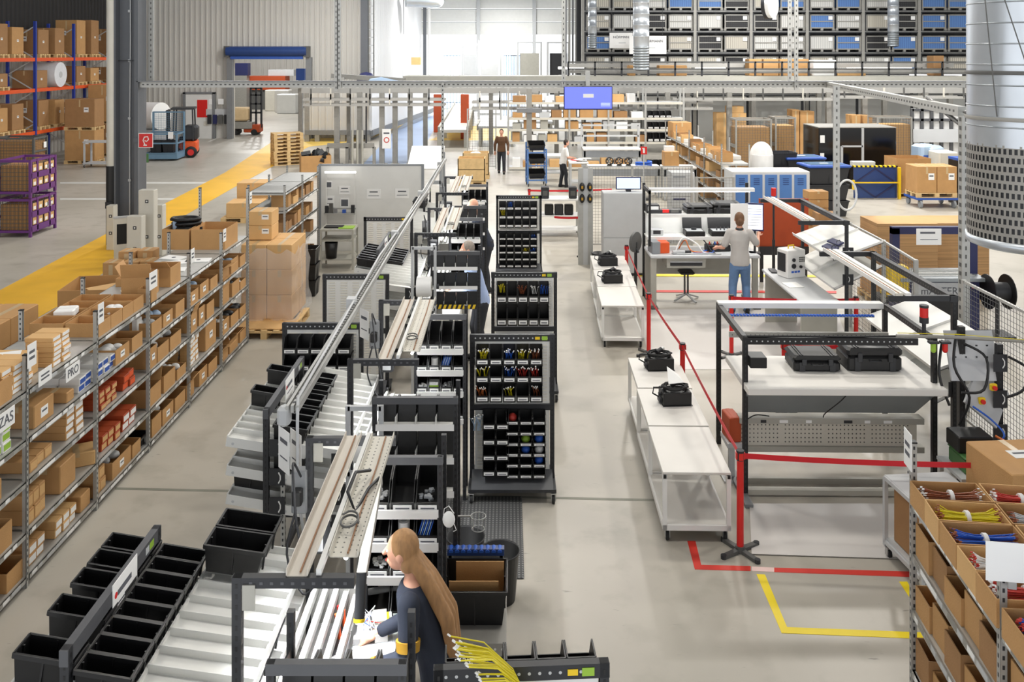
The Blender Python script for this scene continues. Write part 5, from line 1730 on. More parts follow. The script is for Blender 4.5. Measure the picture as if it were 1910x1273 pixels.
for (x, z, r) in ((-.06, .3, .03), (-.06, .2, .04), (.08, .18, .025)): b = MB(); b.cyl((x, -.14, z), (x, -.17, z), r, 'charcoal', n=12); obj('knob', b, dv)
b = MB(); [b.bx(.05 + i * .03, .07 + i * .03, -.157, -.15, .26 + j * .03, .28 + j * .03, 'zinc_dark') for i in range(4) for j in range(3)]; [b.bx(-.1 + i * .06, -.06 + i * .06, -.16, -.15, .09, .12, 'cable_blue') for i in range(3)]; obj('keypad', b, dv)
b = MB(); b.cb(-.14, .14, -.06, .06, 0, .02, 'charcoal', .005); solo('keyboard', b, 'dark keyboard at the far end of the pale bench', 'keyboard', (4.48, 15.1, .901), 1.5)
b = MB(); b.bx(-.12, .12, -.16, .16, 0, .01, 'paper'); solo('paper_sheet', b, 'white sheet lying on the pale bench before the test device', 'paper', (4.52, 14.2, .901), .1)
for i in range(2):
    b = MB(); b.cb(-.06, .06, -.16, .16, 0, .03, 'navy', .006); b.tube([(-.03, -.1, .03), (-.03, -.1, .06), (.03, -.1, .06), (.03, -.1, .03)], .006, 'charcoal', 5)
    o = obj('handheld_tester', b, None, (5.0 + i * .13, 13.85 + i * .14, 1.57 + i * .05), .2); o.rotation_euler = (0, -.35, .2)
    reg(o, 'tester', 'testers', i, 'dark handheld tester lying on the upper sloping tray, {o} from the aisle')
bc = thing('signal_light', 'red signal light above the orange partition', 'signal light', (wx(1443, 17.2), 17.2, 0))
b = MB(); b.cyl((0, 0, 1.0), (0, 0, 1.85), .02, 'charcoal', n=10); b.cyl((0, 0, 0), (0, 0, 1.0), .03, 'charcoal', n=10); obj('stem', b, bc)
b = MB(); b.cyl((0, 0, 1.85), (0, 0, 2.0), .05, 'red', n=14); obj('lens', b, bc)

# ------------------------------------------------------------------ the desk at which the person in the grey shirt stands
dk = thing('test_desk', 'long pale test desk with lit shelves above and a drawer below', 'desk', (2.55, 16.05, 0))
b = MB(); b.cb(0, 1.98, 0, .85, .9, .95, 'pale_panel', .008); obj('desk_top', b, dk)
for x in (.06, 1.9):
    b = MB(); b.bx(x - .05, x + .05, .04, .12, 0, .9, 'ash'); b.bx(x - .06, x + .06, -.1, .8, 0, .04, 'zinc_dark'); b.bx(x - .05, x + .05, .72, .8, 0, .9, 'ash'); obj('leg', b, dk)
b = MB(); b.bx(.12, 1.86, .7, .74, .45, .9, 'ash'); obj('modesty_panel', b, dk)
dr = obj('drawer', MB().bx(.3, 1.0, .05, .5, .72, .89, 'ash'), dk)
b = MB(); b.bx(.36, .94, .042, .05, .76, .83, 'charcoal'); b.bx(.36, .94, .035, .043, .82, .84, 'light_grey'); obj('drawer_slot', b, dr)
for x in (0, 1.95): obj('upright', cached(('upright', 2.15), lambda: upright_mb(2.15, 'black', .05)), dk, (x, .82, 0))
b = MB(); b.bx(-.02, .02, .1, .84, 2.05, 2.12, 'black'); b.bx(-.02, .02, .1, .14, 1.1, 2.1, 'black'); obj('side_frame', b, dk)
for z in (1.2, 1.62):
    b = MB(); b.bx(.0, 1.96, .42, .84, z - .02, z, 'white'); b.bx(.0, 1.96, .4, .42, z - .05, z + .01, 'white'); obj('shelf', b, dk)
b = MB(); b.bx(0, 1.96, .82, .84, 1.2, 1.62, 'white_paint'); obj('back_panel', b, dk)
b = MB(); b.bx(.0, 1.96, .3, .42, 2.06, 2.12, 'white'); obj('light_bar', b, dk)
b = MB(); b.bx(.08, 1.88, .33, .38, 2.05, 2.058, 'led'); obj('led_strip', b, dk)
b = MB(); b.bx(.08, 1.88, .5, .55, 1.588, 1.595, 'led'); obj('led_strip', b, dk)


def on_desk(name, label, cat, x, y, z, mb, rz=0): return solo(name, mb, label, cat, (2.55 + x, 16.05 + y, z), rz)


hard_case(2.55 + .98, 16.05 + .63, 1.621, .05, 'black hard case on the top shelf of the test desk, on the left', .5, .36, .16)
hard_case(2.55 + 1.5, 16.05 + .64, 1.621, -.05, 'black hard case on the top shelf of the test desk, on the right', .52, .36, .2)
b = MB(); b.cb(-.3, .3, -.08, .08, 0, .07, 'charcoal', .01); b.bx(-.06, .06, -.082, .0, .02, .072, 'red'); b.bx(.1, .24, -.082, .0, .02, .072, 'zinc_dark'); on_desk('instrument_case', 'low dark instrument row with a red display on the top desk shelf', 'instrument', .36, .58, 1.621, b)
b = MB(); b.cb(-.12, .12, -.1, .1, 0, .16, 'charcoal', .01); b.bx(-.1, .1, -.102, -.09, .05, .13, 'paper'); on_desk('label_printer', 'small dark printer at the outer end of the top desk shelf', 'printer', .13, .62, 1.621, b)
for i, (x, w) in enumerate(((.9, .36), (1.42, .44))):
    b = MB(); b.cb(-w / 2, w / 2, -.16, .14, 0, .1, 'black', .01); b.bx(-w / 2 + .03, w / 2 - .03, -.13, .11, .1, .104, 'light_grey'); b.add([(-w / 2, .14, .1), (w / 2, .14, .1), (w / 2, .2, .34), (-w / 2, .2, .34), (-w / 2, .16, .1), (w / 2, .16, .1), (w / 2, .22, .34), (-w / 2, .22, .34)], [(0, 1, 2, 3), (7, 6, 5, 4), (2, 6, 7, 3), (0, 3, 7, 4), (1, 5, 6, 2)], 'black')
    if i == 0: b.cyl((0, -.0, .1), (0, 0, .14), .05, 'charcoal', n=14)
    else: [b.cyl((-.1 + k * .07, -.05, .1), (-.1 + k * .07, -.02, .16), .012, 'charcoal', n=7) for k in range(4)]
    on_desk('open_case', ['open black case with a round dial on the lower desk shelf', 'open black case full of plugs on the lower desk shelf'][i], 'case', x, .6, 1.201, b)
b = MB(); b.cb(-.12, .12, -.09, .09, 0, .12, 'light_grey', .01); b.bx(-.07, .07, -.092, -.088, .03, .1, 'charcoal'); on_desk('meter', 'small grey meter at the outer end of the lower desk shelf', 'meter', .2, .62, 1.201, b)
b = MB(); b.cb(-.16, .16, -.13, .13, 0, .2, 'orange', .01); b.bx(-.17, -.02, -.14, .14, -.0, .21, 'grey_plastic'); on_desk('power_unit', 'grey and orange power unit standing on the outer end of the desk', 'power unit', .2, .3, .951, b, .15)
b = MB(); b.cb(-.22, .22, -.1, .1, 0, .12, 'black', .01); [b.ob((-.15 + i * .05, 0, .14), (.02, .03, .06), ('cable_red', 'paper', 'cable_blue')[i % 3]) for i in range(7)]; on_desk('plug_tray', 'black tray of coloured plugs on the desk before the person', 'tray', 1.3, .42, .951, b, .1)
for k, (m, nm, pts) in enumerate((('paper', 'white', [(.5, .3, .96), (.65, .35, 1.2), (.9, .3, 1.1), (1.0, .2, .97), (1.3, .1, .965)]), ('cable_orange', 'orange', [(.6, .5, .97), (.7, .4, 1.15), (.8, .3, .97), (1.1, .22, .965)]), ('black', 'black', [(1.0, .5, 1.2), (1.08, .35, 1.1), (1.15, .25, .98), (1.2, .2, .97)]),
                                  ('cable_blue', 'blue', [(1.0, .3, .965), (1.15, .35, .975), (1.2, .25, .965), (1.05, .15, .965), (.8, .15, .965)]), ('light_grey', 'pale grey', [(.4, .15, .965), (.6, .08, .965), (.9, .1, .97), (1.2, .12, .965)]))):
    loose_cables('cable', '%s cable lying across the top of the test desk' % nm, [[(2.55 + x, 16.05 + y, z) for x, y, z in pts]], .012, m)
b = MB(); b.cyl((0, 0, 0), (.22, .04, 0), .035, 'light_grey', n=10); b.cyl((.22, .04, 0), (.34, .06, .0), .025, 'charcoal', n=10); on_desk('charging_plug', 'pale charging plug with a dark grip on the desk top', 'plug', .42, .12, .985, b)
mo = thing('monitor', 'upright portrait monitor with a pale page before the orange partition', 'monitor', (wx(1408, 16.3), 16.3, 0), -.22)
b = MB(); b.bx(-.155, .155, -.012, .02, 1.35, 1.86, 'navy'); obj('bezel', b, mo)
b = MB(); b.bx(-.135, .135, -.016, -.011, 1.38, 1.83, 'screen_white'); [b.bx(-.12, .12, -.018, -.0155, 1.45 + i * .05, 1.46 + i * .05, 'screen_blue' if i == 4 else 'light_grey') for i in range(7)]; obj('screen', b, mo)
b = MB(); b.beam((0, .04, .95), (0, .04, 1.6), .04, .04, 'charcoal', (0, 1, 0)); b.bx(-.1, .1, -.05, .12, .93, .95, 'charcoal'); obj('stand', b, mo)
b = MB(); b.bx(-.16, .16, -.01, .01, 1.36, 1.86, 'paper'); b.bx(-.02, .02, .01, .04, .9, 1.4, 'zinc'); solo('white_board', b, 'blank white board standing beside the portrait monitor', 'board', (wx(1379, 16.25), 16.25, .0))
st = thing('swivel_base', 'four legged chair base standing under the test desk', 'chair base', (2.55 + .75, 16.6, 0))
b = MB()
for s in (-.03, .03): b.cyl((s, 0, .1), (s, 0, .5), .018, 'zinc_dark', n=8)
for k in range(4): a = .5 + k * PI / 2; b.beam((0, 0, .12), (.28 * math.cos(a), .28 * math.sin(a), .02), .035, .025, 'light_grey')
obj('foot', b, st)
b = MB(); b.cb(-.14, .14, -.14, .14, .5, .55, 'charcoal', .02); obj('seat_plate', b, st)
b = MB(); b.cyl((0, 0, 0), (.0, .05, .0), .19, 'zinc_dark', n=22); b.cyl((0, -.04, -.19), (0, .09, .0), .02, 'charcoal', n=8); b.beam((.0, .02, -1.1), (0, .02, .0), .04, .04, 'charcoal', (0, 1, 0)); solo('magnifier', b, 'dark round magnifier on a stand at the outer end of the test desk', 'magnifier', (2.36, 16.5, 1.1), .9)
op = thing('orange_partition', 'rust orange partition panel behind the portrait monitor', 'partition', (0, 17.9, 0))
b = MB(); b.bx(wx(1416, 17.9), wx(1508, 17.9), 0, .04, .72, 1.68, 'rust_orange'); obj('panel', b, op)
b = MB(); b.bx(wx(1416, 17.9), wx(1508, 17.9), -.03, .07, .55, .72, 'charcoal'); b.bx(wx(1418, 17.9), wx(1424, 17.9), 0, .05, 0, .55, 'charcoal'); b.bx(wx(1500, 17.9), wx(1506, 17.9), 0, .05, 0, .55, 'charcoal'); obj('base_frame', b, op)
gp = thing('grey_cabinet', 'plain light grey cabinet between the socket column and the test desk', 'cabinet', (wx(1165, 18.4), 18.4, 0))
b = MB(); b.cb(-.44, .44, 0, .4, .05, 1.72, 'light_grey', .01); b.bx(-.44, .44, .0, .4, 0, .05, 'charcoal'); obj('cabinet_body', b, gp)
b = MB(); b.bx(-.43, .43, -.012, 0, .8, 1.7, 'light_grey'); b.bx(-.43, .43, -.012, 0, .07, .78, 'light_grey'); obj('door', b, gp)
mo2 = thing('monitor', 'small monitor with a pale blue screen standing on the grey cabinet', 'monitor', (wx(1172, 18.6), 18.6, 1.72))
b = MB(); b.bx(-.26, .26, -.02, .02, .04, .3, 'navy'); b.bx(-.05, .05, -.05, .08, 0, .04, 'charcoal'); obj('bezel', b, mo2)
b = MB(); b.bx(-.24, .24, -.024, -.02, .06, .28, 'screen_pale'); obj('screen', b, mo2)
so = thing('socket_column', 'aluminium column carrying four black plug sockets', 'column', (wx(1092, 19.4), 19.4, 0))
b = MB(); b.bx(-.16, .16, -.03, .03, 0, 2.1, 'zinc'); b.bx(-.05, .05, -.035, .0, 0, 2.1, 'light_grey'); obj('column_profile', b, so)
for dx in (-.08, .09):
    for z in (1.45, 1.7): b = MB(); b.ball((0, 0, 0), (.06, .06, .1), 'black', 12, 8); b.bx(-.02, .02, -.065, -.055, -.03, .03, 'mustard'); obj('plug_socket', b, so, (dx, -.08, z))
b = MB(); b.lathe([(0, 0), (.14, 0), (.17, .3), (.16, .3), (.13, .02), (0, .02)], 'black', 18); solo('waste_bin', b, 'black round bin at the foot of the socket column', 'bin', (wx(1118, 19.2), 19.2, 0))

# ------------------------------------------------------------------ shelving at the lower right corner, boxes of cable bundles
QA = PI - .1046
QO = (2.68, 5.93)
QL = [.1, .5, .9, 1.27, 1.62]
QN = ['bottom', 'lower', 'middle', 'upper', 'top']
rack('shelving_rack', 'galvanised rack with boxes of wire bundles at the lower right', (QO[0], QO[1], 0), QA, .8, [0, 1.33, 2.66], QL, 2.0,
     [(.02, 1.97, .14, .24, None, 0)])
b = MB(); b.bx(-.13, .13, -.003, .003, -.1, .1, 'paper'); b.bx(-.02, .02, .003, .02, -.14, .0, 'zinc')
solo('blank_card', b, 'blank white card fixed on the second post of the lower right rack', 'card', (2.58, 4.56, 1.99), -.15)


def qp(u, v, z=0):
    """u along the rack front from its far post, v into the rack"""
    c, s = math.cos(QA), math.sin(QA)
    return (QO[0] + c * (-v) - s * u, QO[1] + s * (-v) + c * u, z)


wb = ((0.14, 0, 'copper', 'paper', 'brown wire bundles'), (.40, 0, 'cable_yellow', 'copper', 'yellow wire bundles'), (.66, 0, 'cable_blue', 'copper', 'blue wire bundles'), (.92, 0, 'paper', 'cable_red', 'white wire bundles'), (1.5, 0, 'cable_blue', 'cable_red', 'blue bundles with red tips'),
      (0.14, 1, 'cable_red', 'paper', 'red brown wire bundles'), (.40, 1, 'light_grey', 'copper', 'grey wire bundles'), (.66, 1, 'cable_blue', 'copper', 'blue and brown bundles'), (.92, 1, 'paper', 'paper', 'white sleeves'), (1.5, 1, 'cable_blue', 'paper', 'blue wires'), (1.18, 0, 'cable_red', 'paper', 'red tipped wires'), (1.18, 1, 'copper', 'paper', 'copper wires'))
for k, (u, row, m, tip, nm) in enumerate(wb):
    p = qp(u + .02, .19 + row * .43, QL[4] + .001)
    o = open_box(*p, .42, .25, .15, QA + R.uniform(-.03, .03), ('carton', 'carton_light')[k % 2])
    reg(o, 'open box', ('qtop', row), u, 'box of %s, %s row of the right rack top, {o} from its far post' % (nm, 'front' if row == 0 else 'rear'))
    o = obj('wire_bundle', bundle_mb(.33, .045, m, tip, 44, k), None, (p[0], p[1], p[2] + .06), QA)
    tag(o, '%s lying in an open box, %s row, right rack top' % (nm, 'front' if row == 0 else 'rear'), 'wires')
for lev in (3, 2, 1, 0):
    for k, u in enumerate((.14, .39, .64, .89, 1.14, 1.48, 1.73, 1.98, 2.23)):
        h = (.2, .22, .17, .21, .2, .16, .22)[(k + lev) % 7]
        p = qp(u, .23 + .02 * (k % 2), QL[lev] + .001)
        o = open_box(*p, .42, .24, h, QA + R.uniform(-.03, .03), ('carton', 'carton_dark', 'carton')[(k + lev) % 3])
        reg(o, 'open box', ('q', lev), u, 'open brown box on the %s shelf of the right rack, {o} from its far post' % QN[lev])
        if (k + lev) % 3 == 0:
            b = coil((0, 0, .02), .09, 3, .008, ('cable_yellow', 'black', 'steel_blue')[(k + lev) // 3 % 3], seed=k + lev)
            o = obj('wire_coil', b, None, (p[0], p[1], p[2] + .01), QA); reg(o, 'wire coil', ('qc', lev), u, 'coil of wire in a box on the %s shelf of the right rack, {o} from its far post' % QN[lev])
sc = thing('box_trolley', 'grey tubular trolley with a brown box beside the right rack', 'trolley', (3.55, 7.85, 0), .1)
b = MB()
for x in (-.08, .5):
    for y in (-.3, .3): b.beam((x, y, .1), (x, y, .72), .035, .035, 'light_grey', (0, 1, 0))
    b.beam((x, -.3, .72), (x, .3, .72), .035, .035, 'light_grey'); b.beam((x, -.3, .14), (x, .3, .14), .035, .035, 'light_grey')
for y in (-.3, .3): b.beam((-.08, y, .72), (.5, y, .72), .035, .035, 'light_grey'); b.beam((-.08, y, .14), (.5, y, .14), .035, .035, 'light_grey')
obj('tube_frame', b, sc)
b = MB(); b.bx(-.08, .5, -.3, .3, .72, .74, 'light_grey'); obj('deck', b, sc)
b = MB(); b.bx(-.08, .5, -.3, .3, .15, .17, 'light_grey'); obj('lower_deck', b, sc)
for x in (-.06, .48):
    for y in (-.28, .28): caster(sc, (x, y, 0), .04)
o = shut_box(3.76, 7.87, .172, .48, .5, .55, .1, 'carton_dark', lab=None); tag(o, 'tall brown carton inside the grey tubular trolley', 'carton')
for i, (x, y, z, sx, sy, h) in enumerate(((4.5, 7.85, .0, .6, .7, .66), (4.52, 7.82, .662, .66, .66, .4), (5.15, 7.3, 0, .5, .5, 1.0))):
    o = shut_box(x, y, z, sx, sy, h, .08, 'carton', lab='z' if i == 1 else None)
    tag(o, ['large brown carton under another behind the right rack', 'large taped carton with a pink label behind the right rack', 'tall brown carton at the edge of the view behind the right rack'][i], 'carton')

# ------------------------------------------------------------------ mesh fences
def fence(label, pts, h, z0=.1, nx=.06, name='mesh_fence', wire='zinc_dark'):
    t = thing(name, label, 'fence', (pts[0][0], pts[0][1], 0))
    o = Vector((pts[0][0], pts[0][1], 0))
    for i, p in enumerate(pts):
        b = MB(); b.bx(-.025, .025, -.025, .025, 0, h, 'zinc'); obj('post', b, t, Vector((p[0], p[1], 0)) - o)
    for a, c in zip(pts, pts[1:]):
        A, C_ = Vector((a[0], a[1], 0)) - o, Vector((c[0], c[1], 0)) - o
        for z in (h - .02, z0): obj('frame_rail', MB().beam(A + Vector((0, 0, z)), C_ + Vector((0, 0, z)), .03, .03, 'zinc'), t)
        b = MB(); L = (C_ - A).length
        for k in range(int(L / nx)):
            p = A + (C_ - A) * (k * nx / L); b.beam(p + Vector((0, 0, z0)), p + Vector((0, 0, h)), .004, .004, wire, (0, 1, 0))
        for k in range(int((h - z0) / nx)): b.beam(A + Vector((0, 0, z0 + k * nx)), C_ + Vector((0, 0, z0 + k * nx)), .004, .004, wire)
        obj('wire_panel', b, t)
    return t


fence('galvanised mesh fence running past the control stand at the right edge', [(5.62, 11.0), (5.62, 9.3), (5.62, 7.6)], 1.8)
fence('tall mesh fence with pale posts between the test stations and the strapping machine', [(5.75, 15.0), (5.72, 13.6), (5.62, 12.3)], 1.75)
fence('mesh fence with pale posts behind the desk and the socket column', [(1.75, 21.0), (2.9, 21.0), (4.3, 21.0)], 1.95, nx=.07)
stanchion('red belt barrier post hidden by the mesh fence at the right edge', 5.3, 8.6, [(.25, -1.3)])

# ------------------------------------------------------------------ strapping machine and its pallets
sm = thing('strapping_machine', 'navy strapping machine with an arch over its steel table', 'machine', (7.1, 14.6, 0))
b = MB(); b.cb(-.62, .62, 0, .62, .05, .86, 'navy', .01); b.bx(-.5, .44, -.012, 0, .58, .84, 'light_grey'); b.bx(-.42, .3, -.01, 0, .1, .55, 'black'); obj('body', b, sm)
b = MB(); b.cb(-.7, .72, -.05, .68, .86, .92, 'galvanised_dull', .006); [b.bx(-.6, .6, .1 + i * .1, .13 + i * .1, .92, .93, 'zinc') for i in range(5)]; obj('table_top', b, sm)
b = MB()
b.bx(-.7, -.58, .26, .38, .92, 1.68, 'navy'); b.bx(.6, .72, .26, .38, .92, 1.68, 'navy'); b.bx(-.7, .72, .26, .38, 1.58, 1.7, 'navy'); obj('arch', b, sm)
text('mASTER', .17, 'print', sm, (-.05, -.016, .7), (PI / 2, 0, 0))
b = MB(); b.cyl((.36, -.016, .78), (.36, -.02, .78), .05, 'red', n=16); obj('badge', b, sm)
text('in', .06, 'paper', sm, (.36, -.024, .78), (PI / 2, 0, 0))
b = MB(); b.cyl((.5, -.013, .78), (.5, -.03, .78), .03, 'red', n=12); obj('stop_button', b, sm)
for x in (-.55, .55): caster(sm, (x, .1, 0), .025); caster(sm, (x, .5, 0), .025)
sp = thing('strap_reel', 'black reel of strapping beside the navy machine', 'reel', (7.95, 14.5, .72))
for x in (-.16, .16): obj('flange', MB().cyl((x - .008, 0, 0), (x + .008, 0, 0), .28, 'black', n=26), sp)
b = MB(); b.cyl((-.16, 0, 0), (.16, 0, 0), .15, 'charcoal', n=20); obj('winding', b, sp)
b = MB(); b.beam((0, 0, -.72), (0, 0, 0), .05, .05, 'charcoal', (0, 1, 0)); b.bx(-.2, .2, -.2, .2, -.72, -.68, 'charcoal'); obj('stand', b, sp)
for i, (x, y, n) in enumerate(((7.25, 16.6, 1.35), (8.35, 16.9, 1.3))):
    pallet((x, y, 0), 'wooden pallet under the %s of flat cartons by the strapping machine' % ('darker stack', 'wider stack')[i])
    b = MB(); b.cb(-.55, .55, -.4, .4, 0, n, 'carton_ply', .004); b.bx(-.55, .55, -.4, .4, n, n + .004, 'carton_light')
    solo('flat_cartons', b, ['dark stack of flat folded cartons seen through the machine arch', 'wide stack of flat folded cartons behind the strapping machine'][i], 'folded cartons', (x, y, .146))
b = MB(); b.bx(-.2, .2, -.004, .004, 0, .26, 'paper'); b.bx(-.14, .1, -.006, -.004, .18, .21, 'print'); b.bx(-.14, .14, -.006, -.004, .08, .09, 'print'); solo('notice_sheet', b, 'white notice sheet clipped to the arch of the strapping machine', 'notice', (wx(1738, 14.2), 14.3, wz(457, 14.3)))
b = MB(); b.cb(-.2, .2, -.16, .16, 0, .06, 'yellow', .01); b.cb(-.17, .17, -.13, .13, .06, .5, 'yellow', .02); solo('yellow_canister', b, 'yellow canister standing before the strapping machine arch', 'canister', (wx(1676, 14.6), 14.7, .6))
b = MB(); b.bx(-.3, .3, -.25, .25, .56, .6, 'charcoal'); b.bx(-.26, -.22, -.2, .2, 0, .56, 'charcoal'); b.bx(.22, .26, -.2, .2, 0, .56, 'charcoal'); solo('stand', b, 'dark stand under the yellow canister', 'stand', (wx(1676, 14.6), 14.7, 0))

# ------------------------------------------------------------------ big spiral duct at the right edge
dc = thing('spiral_duct', 'huge galvanised spiral duct hanging at the right edge, perforated below', 'duct', (5.55, 9.5, 0))
RD = .60
b = MB(); z = 3.63
while z < 6.4:
    b.lathe([(RD, z), (RD, z + .2)], 'galvanised', 64); b.lathe([(RD, z + .2), (RD + .006, z + .204), (RD + .006, z + .212), (RD, z + .216)], 'galvanised_dull', 64); z += .216
obj('duct_wall', b, dc)
b = MB(); b.lathe([(RD - .01, 2.58), (RD - .01, 3.63)], 'charcoal', 48); obj('inner_liner', b, dc)
b = MB(); NZ, NA = 11, 72
for k in range(NZ + 1):
    z = 2.63 + k * .09
    b.lathe([(RD, z), (RD, z + .034)], 'zinc_dull', 48)
for k in range(NZ):
    z = 2.664 + k * .09
    for i in range(NA):
        a0 = 2 * PI * (i + .5 * (k % 2)) / NA; a1 = a0 + 2 * PI / NA * .44
        b.add([(RD * math.cos(a0), RD * math.sin(a0), z), (RD * math.cos(a1), RD * math.sin(a1), z), (RD * math.cos(a1), RD * math.sin(a1), z + .056), (RD * math.cos(a0), RD * math.sin(a0), z + .056)], [(0, 1, 2, 3)], 'zinc_dull')
obj('perforated_outlet', b, dc)
b = MB(); b.lathe([(RD - .02, 2.66), (RD + .012, 2.66), (RD + .012, 2.58), (RD - .06, 2.55), (0, 2.5)], 'galvanised', 48); obj('bottom_rim', b, dc)
b = MB(); b.lathe([(RD + .014, 3.9), (RD + .02, 3.92), (RD + .014, 3.94)], 'zinc_dull', 48); b.lathe([(RD + .014, 4.38), (RD + .02, 4.4), (RD + .014, 4.42)], 'zinc_dark', 48)
for s in ((-.52, -.32, 3.95, -.9, -.6, 6.2), (-.2, -.6, 3.95, -.75, -.6, 5.6)): b.cyl(s[:3], s[3:], .006, 'zinc_dark', n=6)
obj('clamp_band', b, dc)
b = MB(); b.add([(RD * 1.012 * math.cos(a), RD * 1.012 * math.sin(a), z) for z in (3.74, 3.86) for a in (-2.0, -1.9, -1.8, -1.7)], [(0, 1, 5, 4), (1, 2, 6, 5), (2, 3, 7, 6)], 'cream'); obj('rating_label', b, dc)
# ------------------------------------------------------------------ the deeper hall
def span(px0, px1, py0, py1, y):
    """metric x range and z range that the photograph shows between these pixels at depth y"""
    return wx(px0, y), wx(px1, y), wz(py1, y), wz(py0, y)


def slab_thing(name, label, cat, px0, px1, py0, py1, y, d, m, ch=.01):
    x0, x1, z0, z1 = span(px0, px1, py0, py1, y)
    b = MB(); b.cb(x0, x1, y, y + d, z0, z1, m, ch)
    return solo(name, b, label, cat)


# column with downpipe and cabinets on the left
cl = thing('steel_column', 'dark grey steel column with a white downpipe, left of the aisle', 'column', (-9.2, 21.6, 0))
b = MB(); b.bx(-.29, -.25, -.25, .25, 0, 12, 'column_grey'); b.bx(.2, .29, -.25, .25, 0, 12, 'column_grey'); b.bx(-.25, .2, .0, .03, 0, 12, 'column_grey'); obj('web_and_flanges', b, cl)
b = MB(); b.cyl((-.38, -.2, 1.9), (-.38, -.2, 12), .1, 'cream', n=18); obj('downpipe', b, cl)
b = MB(); b.cyl((-.38, -.2, 0), (-.38, -.2, 1.9), .11, 'black', n=18); b.cyl((-.38, -.32, .9), (-.38, -.32, 1.05), .08, 'charcoal', n=12); obj('pipe_foot', b, cl)
b = MB(); b.tube([(.0, -.03, .3), (.0, -.03, 3), (.02, -.03, 5), (0, -.03, 12)], .018, 'light_grey', 6)
for z in (1.5, 3, 4.4, 5.6): b.bx(-.03, .03, -.06, 0, z, z + .06, 'light_grey')
obj('cable_run', b, cl)
b = MB(); b.bx(-.45, -.32, -.28, -.16, 4.35, 4.62, 'light_grey'); b.bx(-.32, .1, -.1, -.08, 4.42, 4.44, 'charcoal'); obj('junction_box', b, cl)
sg = thing('hose_sign', 'red fire hose sign fixed to the grey column', 'sign', (wx(272, 21.3), 21.3, wz(262, 21.3)))
b = MB(); b.bx(-.175, .175, -.008, .0, -.175, .175, 'paper'); b.bx(-.16, .16, -.012, -.008, -.16, .16, 'red'); obj('sign_board', b, sg)
b = MB(); b.M = Matrix.Rotation(PI / 2, 4, 'X'); b.tube([(-.02, -.1, .014), (-.06, .0, .014), (-.03, .08, .014), (.05, .09, .014), (.07, .02, .014), (.02, -.03, .014), (-.02, .0, .014)], .014, 'paper', 5); b.bx(-.05, .03, -.13, -.1, .01, .02, 'paper'); obj('symbol', b, sg)
b = MB(); b.bx(-.3, -.17, 0, .03, -.05, .05, 'column_grey'); obj('bracket', b, sg)
sg = thing('exit_sign', 'small green sign low behind the grey column', 'sign', (wx(269, 24), 24, wz(295, 24)))
b = MB(); b.bx(-.12, .12, -.01, 0, -.12, .12, 'green'); b.bx(-.08, .06, -.013, -.01, -.02, .06, 'paper'); obj('sign_board', b, sg)
b = MB(); b.bx(-.02, .02, 0, .02, -1.75, -.12, 'light_grey'); b.bx(-.1, .1, -.1, .1, -1.77, -1.74, 'light_grey'); obj('post', b, sg)
for (px0, px1, py0, py1, y, nm, lb) in ((258, 287, 355, 492, 19.4, 'electric_cabinet', 'tall narrow white electrical cabinet before the column'), (236, 264, 404, 492, 19.0, 'electric_cabinet', 'lower white switch cabinet with two emblems before the column'),
                                        (288, 303, 383, 470, 20.2, 'electric_cabinet', 'slim cream cabinet with exit arrows, right of the tall one'), (198, 212, 384, 464, 20.8, 'electric_cabinet', 'slim cream cabinet left of the downpipe')):
    x0, x1, z0, z1 = span(px0, px1, py0, py1, y)
    t = thing(nm, lb, 'cabinet', ((x0 + x1) / 2, y, 0))
    w = x1 - x0
    b = MB(); b.cb(-w / 2, w / 2, 0, .22, 0, z1, 'cream', .01); obj('cabinet_body', b, t)
    b = MB()
    for z in (z1 - .28, z1 * .35): b.bx(-.02, .05, -.006, 0, z, z + .07, 'charcoal'); b.bx(0, .03, -.008, -.006, z + .02, z + .05, 'paper')
    obj('emblem', b, t)
b = MB(); b.bx(-.02, .02, -.26, .26, 0, .95, 'cream'); b.bx(-.03, .03, -.28, .28, .93, .97, 'light_grey'); b.bx(.02, .024, -.2, .2, .35, .8, 'black'); solo('notice_stand', b, 'angled white notice frame with a dark sheet before the column', 'notice stand', (wx(236, 19.9), 19.9, .0), -1.1)

# ------------------------------------------------------------------ overhead truss, its drops, the screen
def perforated(x0, x1, y, z0, z1, m='zinc', step=.11):
    b = MB(); b.bx(x0, x1, y - .05, y + .05, z0, z1, m)
    x = x0 + .1
    while x < x1 - .1: b.bx(x, x + .05, y - .053, y - .05, z0 + (z1 - z0) * .42, z0 + (z1 - z0) * .62, 'zinc_dark'); x += step
    return b


tr = thing('overhead_truss', 'perforated overhead beam crossing the whole hall from the column', 'beam', (0, 0, 0))
obj('beam', perforated(-8.95, 11.0, 21.5, 3.78, 3.92), tr)
b = MB(); b.bx(-8.95, 11.0, 21.35, 21.65, 3.92, 3.94, 'steel_grey'); obj('top_plate', b, tr)


def strut(label, px, y, py0, py1, par=None, w=.09):
    z0, z1 = wz(py1, y), 9.5 if py0 is None else wz(py0, y)
    b = MB(); b.bx(-w / 2, w / 2, -.02, .02, 0, z1 - z0, 'zinc')
    z = .06
    while z < z1 - z0 - .05: b.bx(-.012, .012, -.023, -.02, z, z + .05, 'zinc_dark'); z += .13
    return tag(obj('suspension_strut', b, None, (wx(px, y), y, z0)), label, 'strut')


